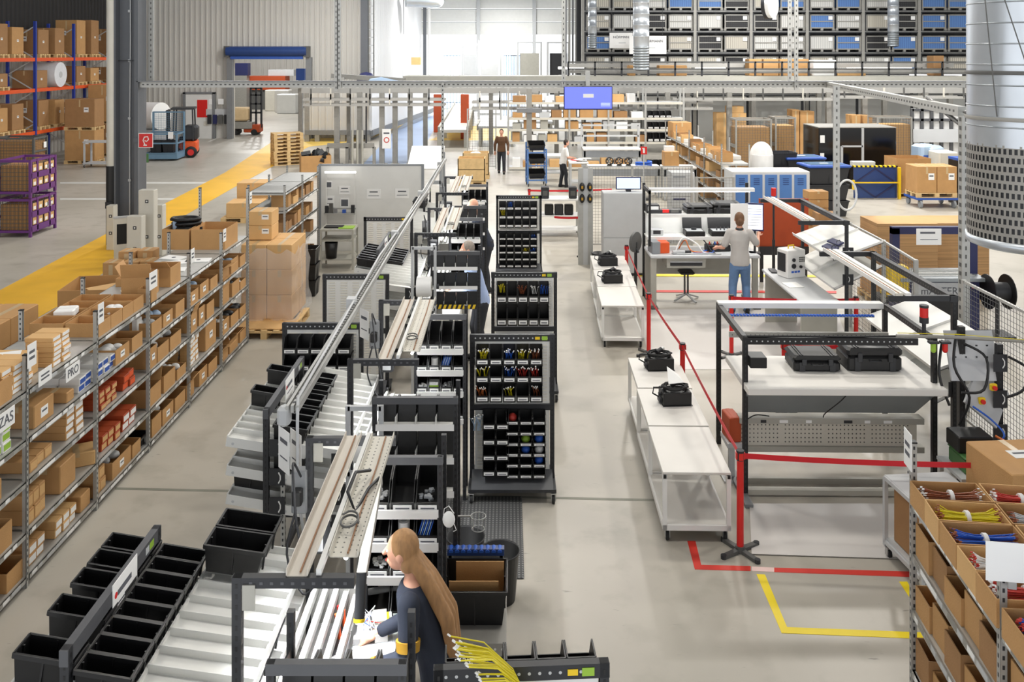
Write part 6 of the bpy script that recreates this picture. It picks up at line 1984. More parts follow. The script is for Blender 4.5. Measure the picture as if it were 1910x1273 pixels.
for px, py1, lb in ((627, 170, 'second'), (632.5, 166, 'double'), (1051, 162, 'screen'), (1473, 152, 'left of two'), (1485, 168, 'right of two')):
    strut({'second': 'perforated strut hanging down to the beam left of the ladder column', 'double': 'twin of the perforated strut left of the ladder column', 'screen': 'perforated strut hanging beside the blue screen',
           'left of two': 'left of two perforated struts before the container rack', 'right of two': 'right of two perforated struts before the container rack'}[lb], px, 21.4, None, py1)
for px, lb in ((266, 'left of the two perforated struts right of the column'), (282, 'right of the two perforated struts right of the column')): strut(lb, px, 21.9, None, 160, w=.13)
strut('perforated post dropping from the beam beside the lockers', 1560, 15.9, 160, 405, w=.11)
tra = thing('forward_girder', 'sloping perforated beam running forward to the spiral duct', 'beam', (0, 0, 0))
b = MB(); A, C_ = Vector((7.7, 21.5, 3.85)), Vector((5.85, 11.5, 3.85)); b.beam(A, C_, .1, .13, 'zinc')
for i in range(60): p = A + (C_ - A) * (i / 60); b.ob(tuple(p + Vector((-.052, 0, 0))), (.004, .06, .03), 'zinc_dark')
obj('beam', b, tra)
b = MB(); b.bx(5.8, 5.9, 11.4, 11.5, 0, 3.8, 'zinc')
for i in range(34): b.bx(5.84, 5.86, 11.396, 11.4, .1 + i * .11, .15 + i * .11, 'zinc_dark'); b.bx(5.796, 5.8, 11.42, 11.47, .1 + i * .11, .15 + i * .11, 'zinc_dark')
obj('post', b, tra)
b = MB(); b.tube([(5.85, 11.45, 3.85), (5.6, 10.6, 3.9), (5.3, 10.0, 3.95)], .02, 'zinc_dark', 6); b.tube([(6.2, 13.2, 3.95), (5.95, 12, 3.75), (5.9, 11.4, 3.6)], .03, 'zinc_dark', 6); obj('tie', b, tra)
tv = thing('wall_screen', 'large blue information screen hanging from the overhead beam', 'screen', (wx(1097, 21.2), 21.2, wz(183, 21.2)))
b = MB(); b.cb(-.58, .58, -.02, .05, -.28, .28, 'navy', .01); obj('bezel', b, tv)
b = MB(); b.bx(-.56, .56, -.026, -.02, -.25, .265, 'screen_blue'); b.bx(-.12, .13, -.03, -.026, .01, .1, 'paper'); [b.bx(.3, .52, -.03, -.026, -.19 + k * .03, -.178 + k * .03, 'screen_pale') for k in range(3)]; obj('screen', b, tv)
b = MB(); b.bx(-.05, .05, .05, .2, -.05, .65, 'zinc'); obj('bracket', b, tv)

# ------------------------------------------------------------------ pallet racking and goods along the left wall
pr = thing('pallet_rack', 'tall pallet rack with blue uprights and orange beams at the left wall', 'rack', (-18.97, 32.4, 0))
PY = [0, 3.2, 6.35, 9.65, 12.9]
for y in PY:
    for x in (0, -1.1):
        b = MB(); b.bx(-.05, .05, -.05, .05, 0, 5.9, 'rack_blue'); obj('upright', b, pr, (x, y, 0))
    b = MB()
    for k in range(4): b.beam((0, y, .5 + k * 1.3), (-1.1, y, 1.15 + k * 1.3), .04, .04, 'light_grey'); b.beam((-1.1, y, 1.15 + k * 1.3), (0, y, 1.8 + k * 1.3), .04, .04, 'light_grey')
    obj('brace', b, pr)
for z in (1.5, 3.2, 4.43):
    for x in (0, -1.1):
        for a, c in zip(PY, PY[1:]): b = MB(); b.bx(x - .025, x + .025, a + .05, c - .05, z - .14, z, 'orange'); obj('beam', b, pr)
k = 0
for z, lev in ((4.43, 'top level'), (3.2, 'middle level'), (1.5, 'lower level')):
    for y in (33.4, 34.5, 36.4, 37.7, 39.6, 40.9, 42.9, 44.2):
        k += 1
        if (lev, y) in (('middle level', 37.7), ('middle level', 36.4), ('middle level', 34.5)): continue
        h = {'top level': (1.05, 1.15, 1.05, 1.0, 1.1, 1.5, 1.55, 1.2), 'middle level': (.5,) * 3 + (.6, .65, .7, .6, .6), 'lower level': (.85, .9, 1.0, 1.05, 1.0, .8, .9, .8)}[lev][k % 8]
        p = solo('wooden_pallet', cached('pallet_p', lambda: pallet_mb(1.1, .8)), None, 'pallet', (-19.52, y, z + .001)); reg(p, 'pallet', lev, y, 'wooden pallet on the ' + lev + ' of the blue pallet rack, {o} from the camera')
        o = shut_box(-19.52, y, z + .146, .95, .78, h, R.uniform(-.03, .03), ('carton_dark', 'carton_dark', 'carton')[k % 3], lab='x'); reg(o, 'carton', lev, y, 'large brown carton on the ' + lev + ' of the blue pallet rack, {o} from the camera')
        sticker(o, .2, .2, (-.1, -.392, h * .62), '-y')
for i, (y, r) in enumerate(((37.4, .52),)):
    b = MB(); b.cyl((-.75, 0, 0), (.55, 0, 0), r, 'bubble_wrap', n=28); b.cyl((.55, 0, 0), (.56, 0, 0), r * .25, 'light_grey', n=16); solo('bubble_wrap_roll', b, 'big white bubble wrap roll lying on the middle level of the blue rack', 'roll', (-19.4, y, 3.2 + r))
o = shut_box(-19.5, 36.2, 3.2, .95, .9, .72, 0, 'carton_dark', lab='x'); tag(o, 'dark brown carton before the bubble wrap roll on the blue rack', 'carton')


def mesh_box(label, x, y, z, w, d, h, frame, fill, goods=True):
    t = thing('mesh_box', label, 'mesh box', (x, y, z))
    b = MB()
    for sx in (-1, 1):
        for sy in (-1, 1): b.bx(sx * w / 2 - .03, sx * w / 2 + .03, sy * d / 2 - .03, sy * d / 2 + .03, 0, h, frame)
    for zz in (.14, h - .03):
        for sy in (-1, 1): b.bx(-w / 2, w / 2, sy * d / 2 - .02, sy * d / 2 + .02, zz - .03, zz + .03, frame)
        for sx in (-1, 1): b.bx(sx * w / 2 - .02, sx * w / 2 + .02, -d / 2, d / 2, zz - .03, zz + .03, frame)
    for sx in (-1, 1): b.bx(sx * w / 2 - .025, sx * w / 2 + .025, -d / 2, d / 2, h * .5, h * .56, frame)
    b.bx(-w / 2, w / 2, -d / 2, d / 2, .12, .16, frame)
    wm = 'zinc_dark' if frame == 'purple' else 'carton_dark'
    if frame == 'purple':
        for zz in (.14, .5): b.bx(w / 2 - .01, w / 2 + .03, -d / 2, d / 2, zz, zz + .13, frame)
        for yy in (-.3, .3): b.bx(w / 2 - .01, w / 2 + .03, yy - .03, yy + .03, .1, h, frame)
        for i in range(4):
            for zz in (.29, .65): b.bx(w / 2 + .002, w / 2 + .012, -d / 2 + .1 + i * .28, -d / 2 + .29 + i * .28, zz, zz + .18, 'carton_light'); b.bx(w / 2 + .012, w / 2 + .014, -d / 2 + .13 + i * .28, -d / 2 + .24 + i * .28, zz + .02, zz + .1, 'paper')
    obj('frame', b, t)
    b = MB()
    for k in range(int(w / .1)):
        for sy in (-1, 1): b.bx(-w / 2 + k * .1, -w / 2 + k * .1 + .006, sy * d / 2 - .004, sy * d / 2 + .004, .14, h, 'zinc_dark')
    for k in range(int(d / .1)):
        for sx in (-1, 1): b.bx(sx * w / 2 - .004, sx * w / 2 + .004, -d / 2 + k * .1, -d / 2 + k * .1 + .008, .14, h, 'zinc_dark')
    for k in range(int(h / .1)):
        for sy in (-1, 1): b.bx(-w / 2, w / 2, sy * d / 2 - .004, sy * d / 2 + .004, .14 + k * .1, .148 + k * .1, 'zinc_dark')
        for sx in (-1, 1): b.bx(sx * w / 2 - .004, sx * w / 2 + .004, -d / 2, d / 2, .14 + k * .1, .148 + k * .1, wm)
    obj('wire_mesh', b, t)
    b = MB(); b.cb(-w / 2 + .03, w / 2 - .03, -d / 2 + .03, d / 2 - .03, .165, h * (.86 if goods else .95), fill, .02); obj('cardboard_liner', b, t)
    b = MB(); b.bx(w / 2 + .006, w / 2 + .012, .2, .42, h * .6, h * .8, 'paper'); obj('label_card', b, t)
    return t


mesh_box('upper purple framed mesh box of the stack at the left edge', -12.38, 22.86, .975, .8, 1.2, .96, 'purple', 'gitter')
mesh_box('lower purple framed mesh box of the stack at the left edge', -12.38, 22.86, 0, .8, 1.2, .96, 'purple', 'gitter')
mesh_box('upper grey mesh box behind the purple stack', -15.7, 28.6, .975, 1.25, .8, .96, 'zinc_dark', 'gitter')
mesh_box('lower grey mesh box behind the purple stack', -15.7, 28.6, 0, 1.25, .8, .96, 'zinc_dark', 'gitter')
for i, (x, y, n1, n2, lb) in enumerate(((-17.9, 37.5, 1.25, 1.15, 'film wrapped stack nearest the column'), (-18.2, 40.2, 1.3, 1.6, 'stack behind the film wrapped stack'))):
    for j, (z, h) in enumerate(((0, n1), (n1 + .146, n2))):
        pallet((x, y, z), 'wooden pallet, %s, of the %s' % (('lower', 'upper')[j], lb), 0, 1.3, .9)
        o = shut_box(x, y, z + .146, 1.25, .86, h, 0, 'carton_dark' if (i + j) % 2 else 'carton', lab='-y'); tag(o, 'big brown carton, %s, of the %s' % (('lower', 'upper')[j], lb), 'carton')
b = MB()
for (x, y) in ((-.5, -.3), (.5, -.3), (-.5, .3), (.5, .3)): b.bx(x - .03, x + .03, y - .03, y + .03, .1, 1.0, 'light_grey')
b.bx(-.55, .55, -.35, .35, 1.0, 1.05, 'light_grey'); b.bx(-.55, .55, -.35, .35, .14, .18, 'light_grey')
ct = thing('steel_cart', 'grey steel cart standing beside the column and pallet stacks', 'cart', (wx(193, 36.5), 36.2, 0)); obj('cart_frame', b, ct)
for (x, y) in ((-.5, -.3), (.5, -.3), (-.5, .3), (.5, .3)): caster(ct, (x, y, 0), .05)

# ------------------------------------------------------------------ forklift with a mesh work cage
FX = wx(319, 39.5)
ft = thing('forklift', 'red and black forklift truck with an overhead guard by the wall', 'forklift', (FX, 39.6, 0), .25)
b = MB(); b.cb(.1, 1.1, -.5, .6, .18, .72, 'orange', .06); b.cb(.5, 1.12, -.45, .55, .72, 1.4, 'charcoal', .1); obj('chassis', b, ft)
b = MB()
for (x, y) in ((.1, -.5), (.95, -.5), (.1, .6), (.95, .6)): b.beam((x, y, .75), (x * .9 + .05, y * .9, 2.15), .06, .06, 'charcoal', (0, 1, 0))
b.bx(.0, 1.0, -.5, .6, 2.12, 2.2, 'charcoal'); obj('overhead_guard', b, ft)
b = MB(); [b.bx(-.2, -.12, y - .05, y + .05, .1, 2.1, 'charcoal') for y in (-.3, .4)]; [b.bx(-.22, -.1, -.35, .45, z, z + .08, 'charcoal') for z in (.5, 1.2, 2.0)]; obj('mast', b, ft)
b = MB(); b.cb(.3, .7, -.2, .3, .75, .9, 'black', .04); b.cb(.62, .76, -.2, .3, .9, 1.4, 'black', .04); obj('driver_seat', b, ft)
for (x, y) in ((.2, -.52), (.85, -.52), (.2, .6), (.85, .6)):
    w = obj('wheel', MB().cyl((0, -.09, .24), (0, .09, .24), .15, 'red', n=20), ft, (x, y, 0)); obj('tyre', MB().lathe([(.14, -.1), (.24, -.09), (.26, -.05), (.26, .05), (.24, .09), (.14, .1)], 'rubber', 20), w, (0, 0, .24)).rotation_euler = (PI / 2, 0, 0)
cg = thing('work_cage', 'blue grey mesh work platform in front of the forklift', 'work platform', (wx(306, 38.5), 38.6, 0), .05); cg.scale = (.88, 1, 1)
b = MB()
for (x, y) in ((-.75, -.5), (.75, -.5), (-.75, .5), (.75, .5)): b.bx(x - .04, x + .04, y - .04, y + .04, .1, 2.05 if y > 0 else 1.15, 'steel_blue')
for y in (-.5, .5):
    for z in (.32, .75, 1.15): b.bx(-.75, .75, y - .03, y + .03, z - .03, z + .03, 'steel_blue')
b.bx(-.75, .75, .47, .53, 2.0, 2.06, 'steel_blue')
for x in (-.75, .75):
    for z in (.32, .75, 1.15): b.bx(x - .03, x + .03, -.5, .5, z - .03, z + .03, 'steel_blue')
b.bx(-.78, .78, -.53, .53, .08, .32, 'steel_blue'); obj('cage_frame', b, cg)
b = MB()
for k in range(19): b.bx(-.75 + k * .08, -.742 + k * .08, .5, .508, .3, 2.0, 'steel_blue')
for k in range(21): b.bx(-.75, .75, .5, .508, .3 + k * .08, .308 + k * .08, 'steel_blue')
obj('wire_mesh', b, cg)
b = MB(); b.bx(.35, .6, -.545, -.535, 1.65 - .7, 1.95 - .7, 'paper'); obj('notice', b, cg)
for i in range(2):
    o = tote((wx(306, 38.5) - .28 + i * .54, 38.6, .33), .5, .7, .5, 0, 'charcoal', 'plastic_crate'); reg(o, 'crate', 'cagec', i, 'dark crate standing in the blue grey work platform, {o} from the left')
b = MB(); b.cyl((-.6, 0, 0), (.6, 0, 0), .62, 'paper', n=30); b.cyl((-.61, 0, 0), (-.6, 0, 0), .16, 'light_grey', n=16); solo('foam_roll', b, 'big white foam roll behind the blue grey work platform', 'roll', (wx(282, 40.8), 40.8, 1.75), -.4)
b = MB(); b.bx(-.6, .6, -.5, .5, .0, 1.13, 'light_grey'); solo('block_stand', b, 'grey block stand under the white foam roll', 'stand', (wx(282, 40.8), 40.8, 0), -.4)
dd = thing('steel_door', 'white steel door with a red panel in the back wall', 'door', (wx(371, 48.1), 48.12, 0))
b = MB(); b.bx(-.72, .72, 0, .08, 0, 2.4, 'white_paint'); obj('leaf', b, dd)
b = MB(); b.bx(-.1, .45, -.012, 0, 1.15, 2.1, 'red'); obj('red_panel', b, dd)
b = MB(); b.bx(.5, .6, -.06, 0, 1.05, 1.12, 'charcoal'); b.bx(.25, .5, -.015, 0, .7, .95, 'cream'); obj('handle', b, dd)
for s in (-1, 1): b = MB(); b.bx(s * .8 - .07, s * .8 + .07, -.04, .1, 0, 2.5, 'steel_grey'); obj('frame_post', b, dd)
b = MB(); b.bx(-.87, .87, -.04, .1, 2.42, 2.52, 'steel_grey'); obj('frame_head', b, dd)
b = MB(); b.bx(-.6, .6, 0, .06, 1.25, 1.6, 'light_grey'); [b.bx(-.5 + k * .3, -.3 + k * .3, -.1, 0, .8, 1.3, ('charcoal', 'navy', 'zinc_dark', 'charcoal')[k]) for k in range(4)]; [b.bx(-.45 + k * .5, -.15 + k * .5, -.01, 0, 1.85, 2.15, 'paper') for k in range(2)]; solo('wall_charger', b, 'wall charger with cables and two sheets beside the steel door', 'charger', (wx(405, 48.1), 48.1, 0))
# roller door with its blue drum, room behind
rd = thing('roller_door', 'blue rolled up door curtain above the opening in the back wall', 'roller door', (0, 48, 0))
x0, x1 = wx(424, 48), wx(573, 48)
b = MB(); b.cyl((x0, -.1, 4.72), (x1, -.1, 4.72), .27, 'dark_blue', n=24); obj('drum', b, rd)
b = MB(); b.bx(x0 + .2, x1 - .2, -.15, -.05, 4.3, 4.62, 'blue'); obj('curtain', b, rd)
for x in (x0, x1): b = MB(); b.bx(x - .12, x + .16, -.25, .1, 4.4, 5.0, 'zinc_dark'); obj('motor', b, rd)
for x in (wx(429, 48), wx(576, 48)): b = MB(); b.bx(x - .15, x + .15, -.1, .2, 0, 4.4, 'steel_grey'); obj('guide', b, rd)
slab_thing('machine', 'red and grey machine standing in the room behind the roller door', 'machine', 462, 532, 142, 168, 73, 1.5, 'rust_orange')
slab_thing('machine_plinth', 'grey base below the red machine behind the roller door', 'machine', 462, 532, 168, HY + F * CH / 73.1, 73.1, 1.3, 'zinc_dark')
slab_thing('hood', 'pale hood standing on the red machine behind the roller door', 'hood', 500, 548, 130, 141.6, 73.4, 1.0, 'light_grey')
slab_thing('blower', 'dark round blower block on a frame behind the roller door', 'blower', 435, 462, 118, 141, 72, .8, 'navy')
slab_thing('blower_stand', 'grey frame carrying the dark blower behind the roller door', 'frame', 434, 460, 141, HY + F * CH / 72, 72, .8, 'zinc_dull')
slab_thing('tool_case', 'blue tool case hanging beside the red machine', 'case', 552, 568, 128, 150, 50.5, .3, 'blue')
slab_thing('tool_case_stand', 'thin grey stand under the blue tool case', 'stand', 556, 564, 150, 250, 50.5, .2, 'zinc_dark')
for k, (a, c, t_, u) in enumerate(((494, 514, 168, 206), (512, 538, 168, 206), (516, 551, 176, 206))):
    slab_thing('wrapped_pallet', ['left pale wrapped pallet load behind the roller door', 'middle pale wrapped pallet load behind the roller door', 'front pale wrapped pallet load behind the roller door'][k], 'pallet load', a, c, t_, HY + F * CH / (71 - k * 1.6), 71 - k * 1.6, 1.2, ('cream', 'white_board', 'white_paint')[k], .05)
tk = thing('order_picker', 'order picking truck with a tan cover in the roller door opening', 'truck', (wx(458, 50.5), 50.5, 0))
b = MB(); b.cb(-.8, .5, -.5, .5, .35, .75, 'zinc_dull', .04); b.cb(.0, .9, -.4, .4, .15, .6, 'rust_orange', .04); obj('chassis', b, tk)
b = MB(); b.cb(-.75, .25, -.45, .45, .8, 1.55, 'tarp', .08); obj('cover', b, tk)
b = MB(); [b.bx(x - .05, x + .05, -.05, .05, .4, 2.7, 'charcoal') for x in (.3, .6, .9)]; [b.bx(.3, .9, -.05, .05, z, z + .1, 'charcoal') for z in (1.2, 1.7, 2.2, 2.6)]; obj('mast', b, tk)
for x in (-.5, .6): b = MB(); b.cyl((0, -.45, .17), (0, .45, .17), .17, 'rubber', n=16); obj('wheel', b, tk, (x, 0, 0))
# ladder column at the wall corner
lc = thing('ladder_column', 'dark column with a ladder beside it at the wall corner', 'column', (wx(680, 47.6), 47.6, 0))
b = MB(); b.bx(-.2, .18, -.1, .25, 0, 12, 'column_grey'); obj('shaft', b, lc)
for x in (.22, .5): b = MB(); b.bx(x - .03, x + .03, -.05, 0, 2.2, 12, 'zinc_dark'); obj('ladder_rail', b, lc)
b = MB(); [b.bx(.22, .5, -.04, -.01, 2.5 + k * .42, 2.54 + k * .42, 'light_grey') for k in range(22)]; obj('ladder_rungs', b, lc)
b = MB(); b.lathe([(0, .42), (.3, .34), (.46, .1), (.5, -.1), (.44, -.1), (.0, .3)], 'navy', 24); b.cyl((0, 0, -3.25), (0, 0, .3), .04, 'charcoal', n=8); solo('dome_cover', b, 'dark dome shaped cover on a pole beside the ladder column', 'cover', (wx(683, 45.5), 45.5, 3.25))
gp_ = thing('gate_post', 'dark post with a narrow ladder beside a white pipe before the left gate', 'post', (wx(793, 70), 70, 0))
b = MB(); b.bx(-.16, .1, -.1, .1, 0, 9, 'column_grey'); obj('shaft', b, gp_)
b = MB(); b.cyl((.3, 0, 0), (.3, 0, 9), .12, 'white', n=12); obj('pipe', b, gp_)
b = MB(); b.bx(-.02, .02, -.02, .02, 0, 5.3, 'charcoal'); solo('hanging_cable', b, 'black cable with a switch hanging before the white wall', 'cable', (wx(753, 60), 60, 5.9))
# low corrugated partition block
lp = ribbed(wx(572, 46.5), wx(690, 46.5), .55, 2.6, 'clad', .35, .04)
pb = solo('low_partition', lp, 'low corrugated partition with a grey skirting, below the conveyor', 'partition', (0, 46.5, 0))
b = MB(); b.bx(wx(570, 46.5), wx(690, 46.5), -.12, .12, .35, .6, 'steel_grey'); obj('skirting', b, pb)
for px in (573, 592, 640, 686): b = MB(); b.bx(wx(px, 46.5) - .12, wx(px, 46.5) + .12, -.1, .14, 0, 2.6 if px == 573 else .4, 'zinc_dull'); obj('post', b, pb)
b = MB(); b.bx(-.1, .1, 0, 20, .55, 2.6, 'clad_white'); b.bx(-.16, .16, 0, 20, .3, .6, 'steel_grey'); obj('side_wall', b, pb, (wx(690, 46.5), 0, 0)).rotation_euler = (0, 0, -.085)

# ------------------------------------------------------------------ raised conveyor steelwork
cv = thing('conveyor_bridge', 'long raised grey conveyor bridge crossing the hall on slim posts', 'conveyor', (0, 0, 0))
YC = 37.0
x0, x1 = wx(562, YC), wx(1805, YC)
b = MB(); b.bx(x0, x1, YC, YC + .12, wz(174, YC), wz(164, YC), 'conveyor_grey'); obj('side_beam', b, cv)
b = MB(); b.bx(x0, x1, YC + 1.1, YC + 1.22, wz(174, YC), wz(164, YC), 'conveyor_grey'); obj('side_beam', b, cv)
b = MB(); b.bx(x0, x1, YC + .12, YC + 1.1, wz(166, YC), wz(165, YC) , 'cream')
for k in range(90): b.cyl((x0 + k * .3, YC + .1, wz(165, YC) + .02), (x0 + k * .3, YC + 1.1, wz(165, YC) + .02), .03, 'zinc', n=6)
obj('roller_bed', b, cv)
for px in (632, 671, 715, 737, 765, 990, 1175, 1245, 1360, 1545, 1612, 1725):
    w = .1
    b = MB(); b.bx(-w, w, YC - .1 - (.4 if px in (632, 715) else 0), YC + .1 - (.4 if px in (632, 715) else 0), 0, wz(172, YC), 'zinc_dull'); b.bx(-.16, .16, YC - .5, YC + .15, 0, .03, 'zinc_dull'); obj('post', b, cv, (wx(px, YC), 0, 0))
for (pxa, pxb, py, y) in ((565, 830, 186, 36.2), (565, 830, 196, 36.2), (880, 1330, 191, 36.0), (880, 1330, 203, 36.0), (1260, 1560, 186, 35.8), (1560, 1800, 182, 35.8)):
    b = MB(); z = wz(py, y); b.bx(wx(pxa, y), wx(pxb, y), y, y + .05, z - .05, z + .05, 'conveyor_grey'); b.bx(wx(pxa, y), wx(pxb, y), y + .6, y + .65, z - .05, z + .05, 'conveyor_grey')
    x = wx(pxa, y) + .3
    while x < wx(pxb, y): b.bx(x, x + .06, y + .05, y + .6, z - .02, z + .03, 'zinc_dull'); b.bx(x, x + .05, y - .02, y + .04, z, z + .45, 'zinc_dark' if int(x * 10) % 3 else 'cream'); x += .8
    obj('lower_track', b, cv)
b = MB(); b.bx(-.18, .18, -.01, 0, -.4, .4, 'paper'); b.cyl((0, -.012, -.05), (0, -.01, -.05), .12, 'cable_red', n=16); b.cyl((0, -.014, -.05), (0, -.012, -.05), .08, 'paper', n=16); b.bx(-.12, .12, -.012, -.01, .2, .26, 'print'); solo('notice_sign', b, 'white prohibition notice on a post of the conveyor bridge', 'sign', (wx(721, 36.4), 36.4, wz(259, 36.4)))
# upper gallery deck in front of the container rack
gd = thing('gallery_conveyor', 'upper conveyor gallery with dark rails before the container rack', 'conveyor', (0, 0, 0))
YG = 40.0
xa, xb = wx(1060, YG), wx(1808, YG)
for py in (116, 129): b = MB(); b.bx(xa, xb, YG, YG + .06, wz(py + 1.5, YG), wz(py - 1.5, YG), 'zinc_dark'); obj('hand_rail', b, gd)
for k in range(16):
    x = xa + k * (xb - xa) / 15; b = MB(); b.bx(x - .04, x + .04, YG, YG + .06, wz(142, YG), wz(115, YG), 'charcoal'); obj('rail_post', b, gd)
b = MB(); b.bx(wx(752, YG), xb, YG - .1, YG + 1.8, wz(152, YG), wz(142, YG), 'ash'); obj('deck', b, gd)
b = MB(); b.bx(xa, xb, YG + .3, YG + .36, wz(137, YG), wz(131, YG), 'conveyor_grey'); b.bx(xa, xb, YG + 1.4, YG + 1.46, wz(127, YG), wz(119, YG), 'conveyor_grey'); obj('belt_frame', b, gd)
for k in range(9): b = MB(); b.bx(-.1, .1, YG + .8, YG + 1.0, 0, wz(150, YG), 'zinc_dull'); obj('leg', b, gd, (wx(790 + k * 125, YG), 0, 0))
for k, (a, c, p0, p1, m) in enumerate(((1395, 1419, 110, 128, 'carton'), (1422, 1450, 110, 128, 'carton'), (1452, 1506, 110, 127, 'carton'), (1515, 1557, 112, 127, 'paper'), (1228, 1280, 122, 129, 'carton'), (1172, 1184, 122, 130, 'carton'), (1738, 1757, 104, 121, 'carton_dark'), (1560, 1612, 133, 142, 'carton_light'))):
    z0 = wz(142, YG)
    xx0, xx1, _, zz1 = span(a, c, p0, p1, YG + .7)
    b = MB(); b.cb(xx0, xx1, YG + .5, YG + 1.2, z0 + .002, max(zz1, z0 + .3), m, .02)
    reg(obj('parcel', b), 'parcel', 'gal', a, 'parcel riding on the upper conveyor gallery, {o} from the left')
for k, (px, py, l) in enumerate(((1072, 143, 1.5), (1065, 127, 1.2), (1325, 126, 1.4), (1640, 125, 3.0), (1745, 141, 2.4))):
    b = MB(); b.bx(-l / 2, l / 2, -.06, .06, -.05, .05, 'lamp_white'); b.bx(-l / 2, l / 2, -.08, .08, .05, .08, 'light_grey')
    reg(obj('tube_lamp', b, None, (wx(px, YG + 1.6), YG + 1.6, wz(py, YG + 1.6))), 'lamp', 'tubes', px, 'lit tube lamp under the upper gallery, {o} from the left')
bf = MB(); [bf.bx(xs_ - .08, xs_ + .08, 38.6, 38.76, 0, 3.1, 'zinc_dull') for xs_ in (wx(560, 38.6), wx(650, 38.6))]
xs = [wx(p, 38.6) for p in (545, 640, 700, 752)]
bf.beam((xs[0], 38.6, 3.1), (xs[1], 38.9, 3.5), .5, .12, 'conveyor_grey'); bf.beam((xs[1] - .6, 39.4, 3.62), (xs[3], 39, 3.42), .5, .2, 'zinc_dull')
solo('feed_conveyor', bf, 'inclined grey feed conveyor rising to the bridge near the ladder column', 'conveyor')
sl = thing('spiral_slide', 'pale blue curved plastic chute lying on the bridge', 'chute', (wx(715, 37.6), 37.6, wz(163, 37.6)))
b = MB(); b.tube([(-.7, 0, .02), (-.5, 0, .22), (-.1, 0, .28), (.5, 0, .18), (1.2, 0, .1), (1.9, 0, .06)], [.1, .16, .16, .12, .1, .06], 'pale_blue', 8); obj('chute', b, sl)
# small ducts over the rack
for k, (a, c, yb, y, mid) in enumerate(((1097, 1113, 89, 41.5, 65), (1181, 1211, 130, 34.0, 88), (1656, 1676, 86, 41.5, 62))):
    r = (wx(c, y) - wx(a, y)) / 2
    t = thing('hanging_duct', ['slim hanging duct at the left end of the container rack', 'thicker hanging duct before the white signs', 'slim hanging duct before the right part of the container rack'][k], 'duct', ((wx(a, y) + wx(c, y)) / 2, y, 0))
    zm, zb = wz(mid, y), wz(yb, y)
    b = MB(); pr_ = []
    z = zm
    while z < 9: pr_ += [(r, z), (r, z + .4), (r + .015, z + .41), (r, z + .43)]; z += .43
    b.lathe(pr_, 'galvanised', 20); obj('duct_wall', b, t)
    b = MB(); pr_ = []
    z = zb
    while z < zm: pr_ += [(r, z), (r, z + .07), (r * .92, z + .075), (r * .92, z + .1)]; z += .1
    b.lathe(pr_, 'galvanised_dull', 20); b.lathe([(r, zb), (r * .6, zb - .04), (0, zb - .05)], 'charcoal', 20); obj('perforated_outlet', b, t)
b = MB(); b.cyl((-1.2, 0, 0), (.9, .6, 0), .42, 'galvanised', n=22); b.ball((.9, .6, 0), (.42, .42, .42), 'galvanised', 18, 10); solo('ceiling_duct', b, 'horizontal galvanised duct end high above the gate wall', 'duct', (wx(790, 60), 60, 8.15))

# ------------------------------------------------------------------ container rack at the far right
HB = thing('container_rack', 'huge dark storage rack filled with mesh containers at the far right', 'rack', (0, 43, 0))
XB0, CW = 3.55, 1.354
NB = 7
zl = [2.7, 3.71, 4.72, 5.75, 6.74]
for i in range(NB + 1):
    x = XB0 + i * CW * 2
    b = MB(); b.bx(-.07, .07, -.05, .1, 0, 9, 'zinc_dull'); obj('upright', b, HB, (x, 0, 0))
    b = MB(); b.bx(-.04, .04, -.02, .1, 0, 9, 'charcoal'); b.bx(-.05, .05, .95, 1.05, 0, 9, 'charcoal'); obj('frame_post', b, HB, (x + .1, 0, 0))
for k, x in enumerate((2.75, 2.95, 3.15, 3.35)): b = MB(); b.bx(-.05, .05, 0, .1, 0, 9, 'zinc_dull' if k % 2 else 'steel_grey'); obj('frame_post', b, HB, (x, .3 + k * .4, 0))
for z in zl + [7.75]:
    b = MB(); b.bx(XB0, XB0 + NB * 2 * CW, -.04, .06, z - .16, z - .04, 'charcoal'); b.bx(XB0, XB0 + NB * 2 * CW, -.045, -.04, z - .1, z - .08, 'zinc'); obj('beam', b, HB)
b = MB(); b.bx(XB0 - .2, XB0 + NB * 2 * CW + .2, 1.2, 1.3, 3.3, 9, 'charcoal'); obj('back_screen', b, HB)


def container_mb(fill, split):
    b = MB()
    w, d, h = 1.12, .84, .78
    b.bx(-w / 2, w / 2, 0, d, .1, .16, 'zinc_dull')
    for x in (-w / 2, 0, w / 2): b.bx(x - .06, x + .06, 0, .1, 0, .1, 'zinc_dull')
    for x in (-w / 2, w / 2): b.bx(x - .03, x + .03, -.01, .05, 0, h, 'zinc_dull')
    b.bx(-w / 2, w / 2, -.01, .04, h - .05, h, 'zinc_dull')
    b.bx(-w / 2 + .04, w / 2 - .04, .02, d, .16, h - .06, fill)
    if split: b.bx(-w / 2, w / 2, -.012, .02, .42, .47, 'zinc_dull')
    b.bx(w / 2 - .26, w / 2 - .06, -.02, -.005, h - .26, h - .08, 'paper')
    return b


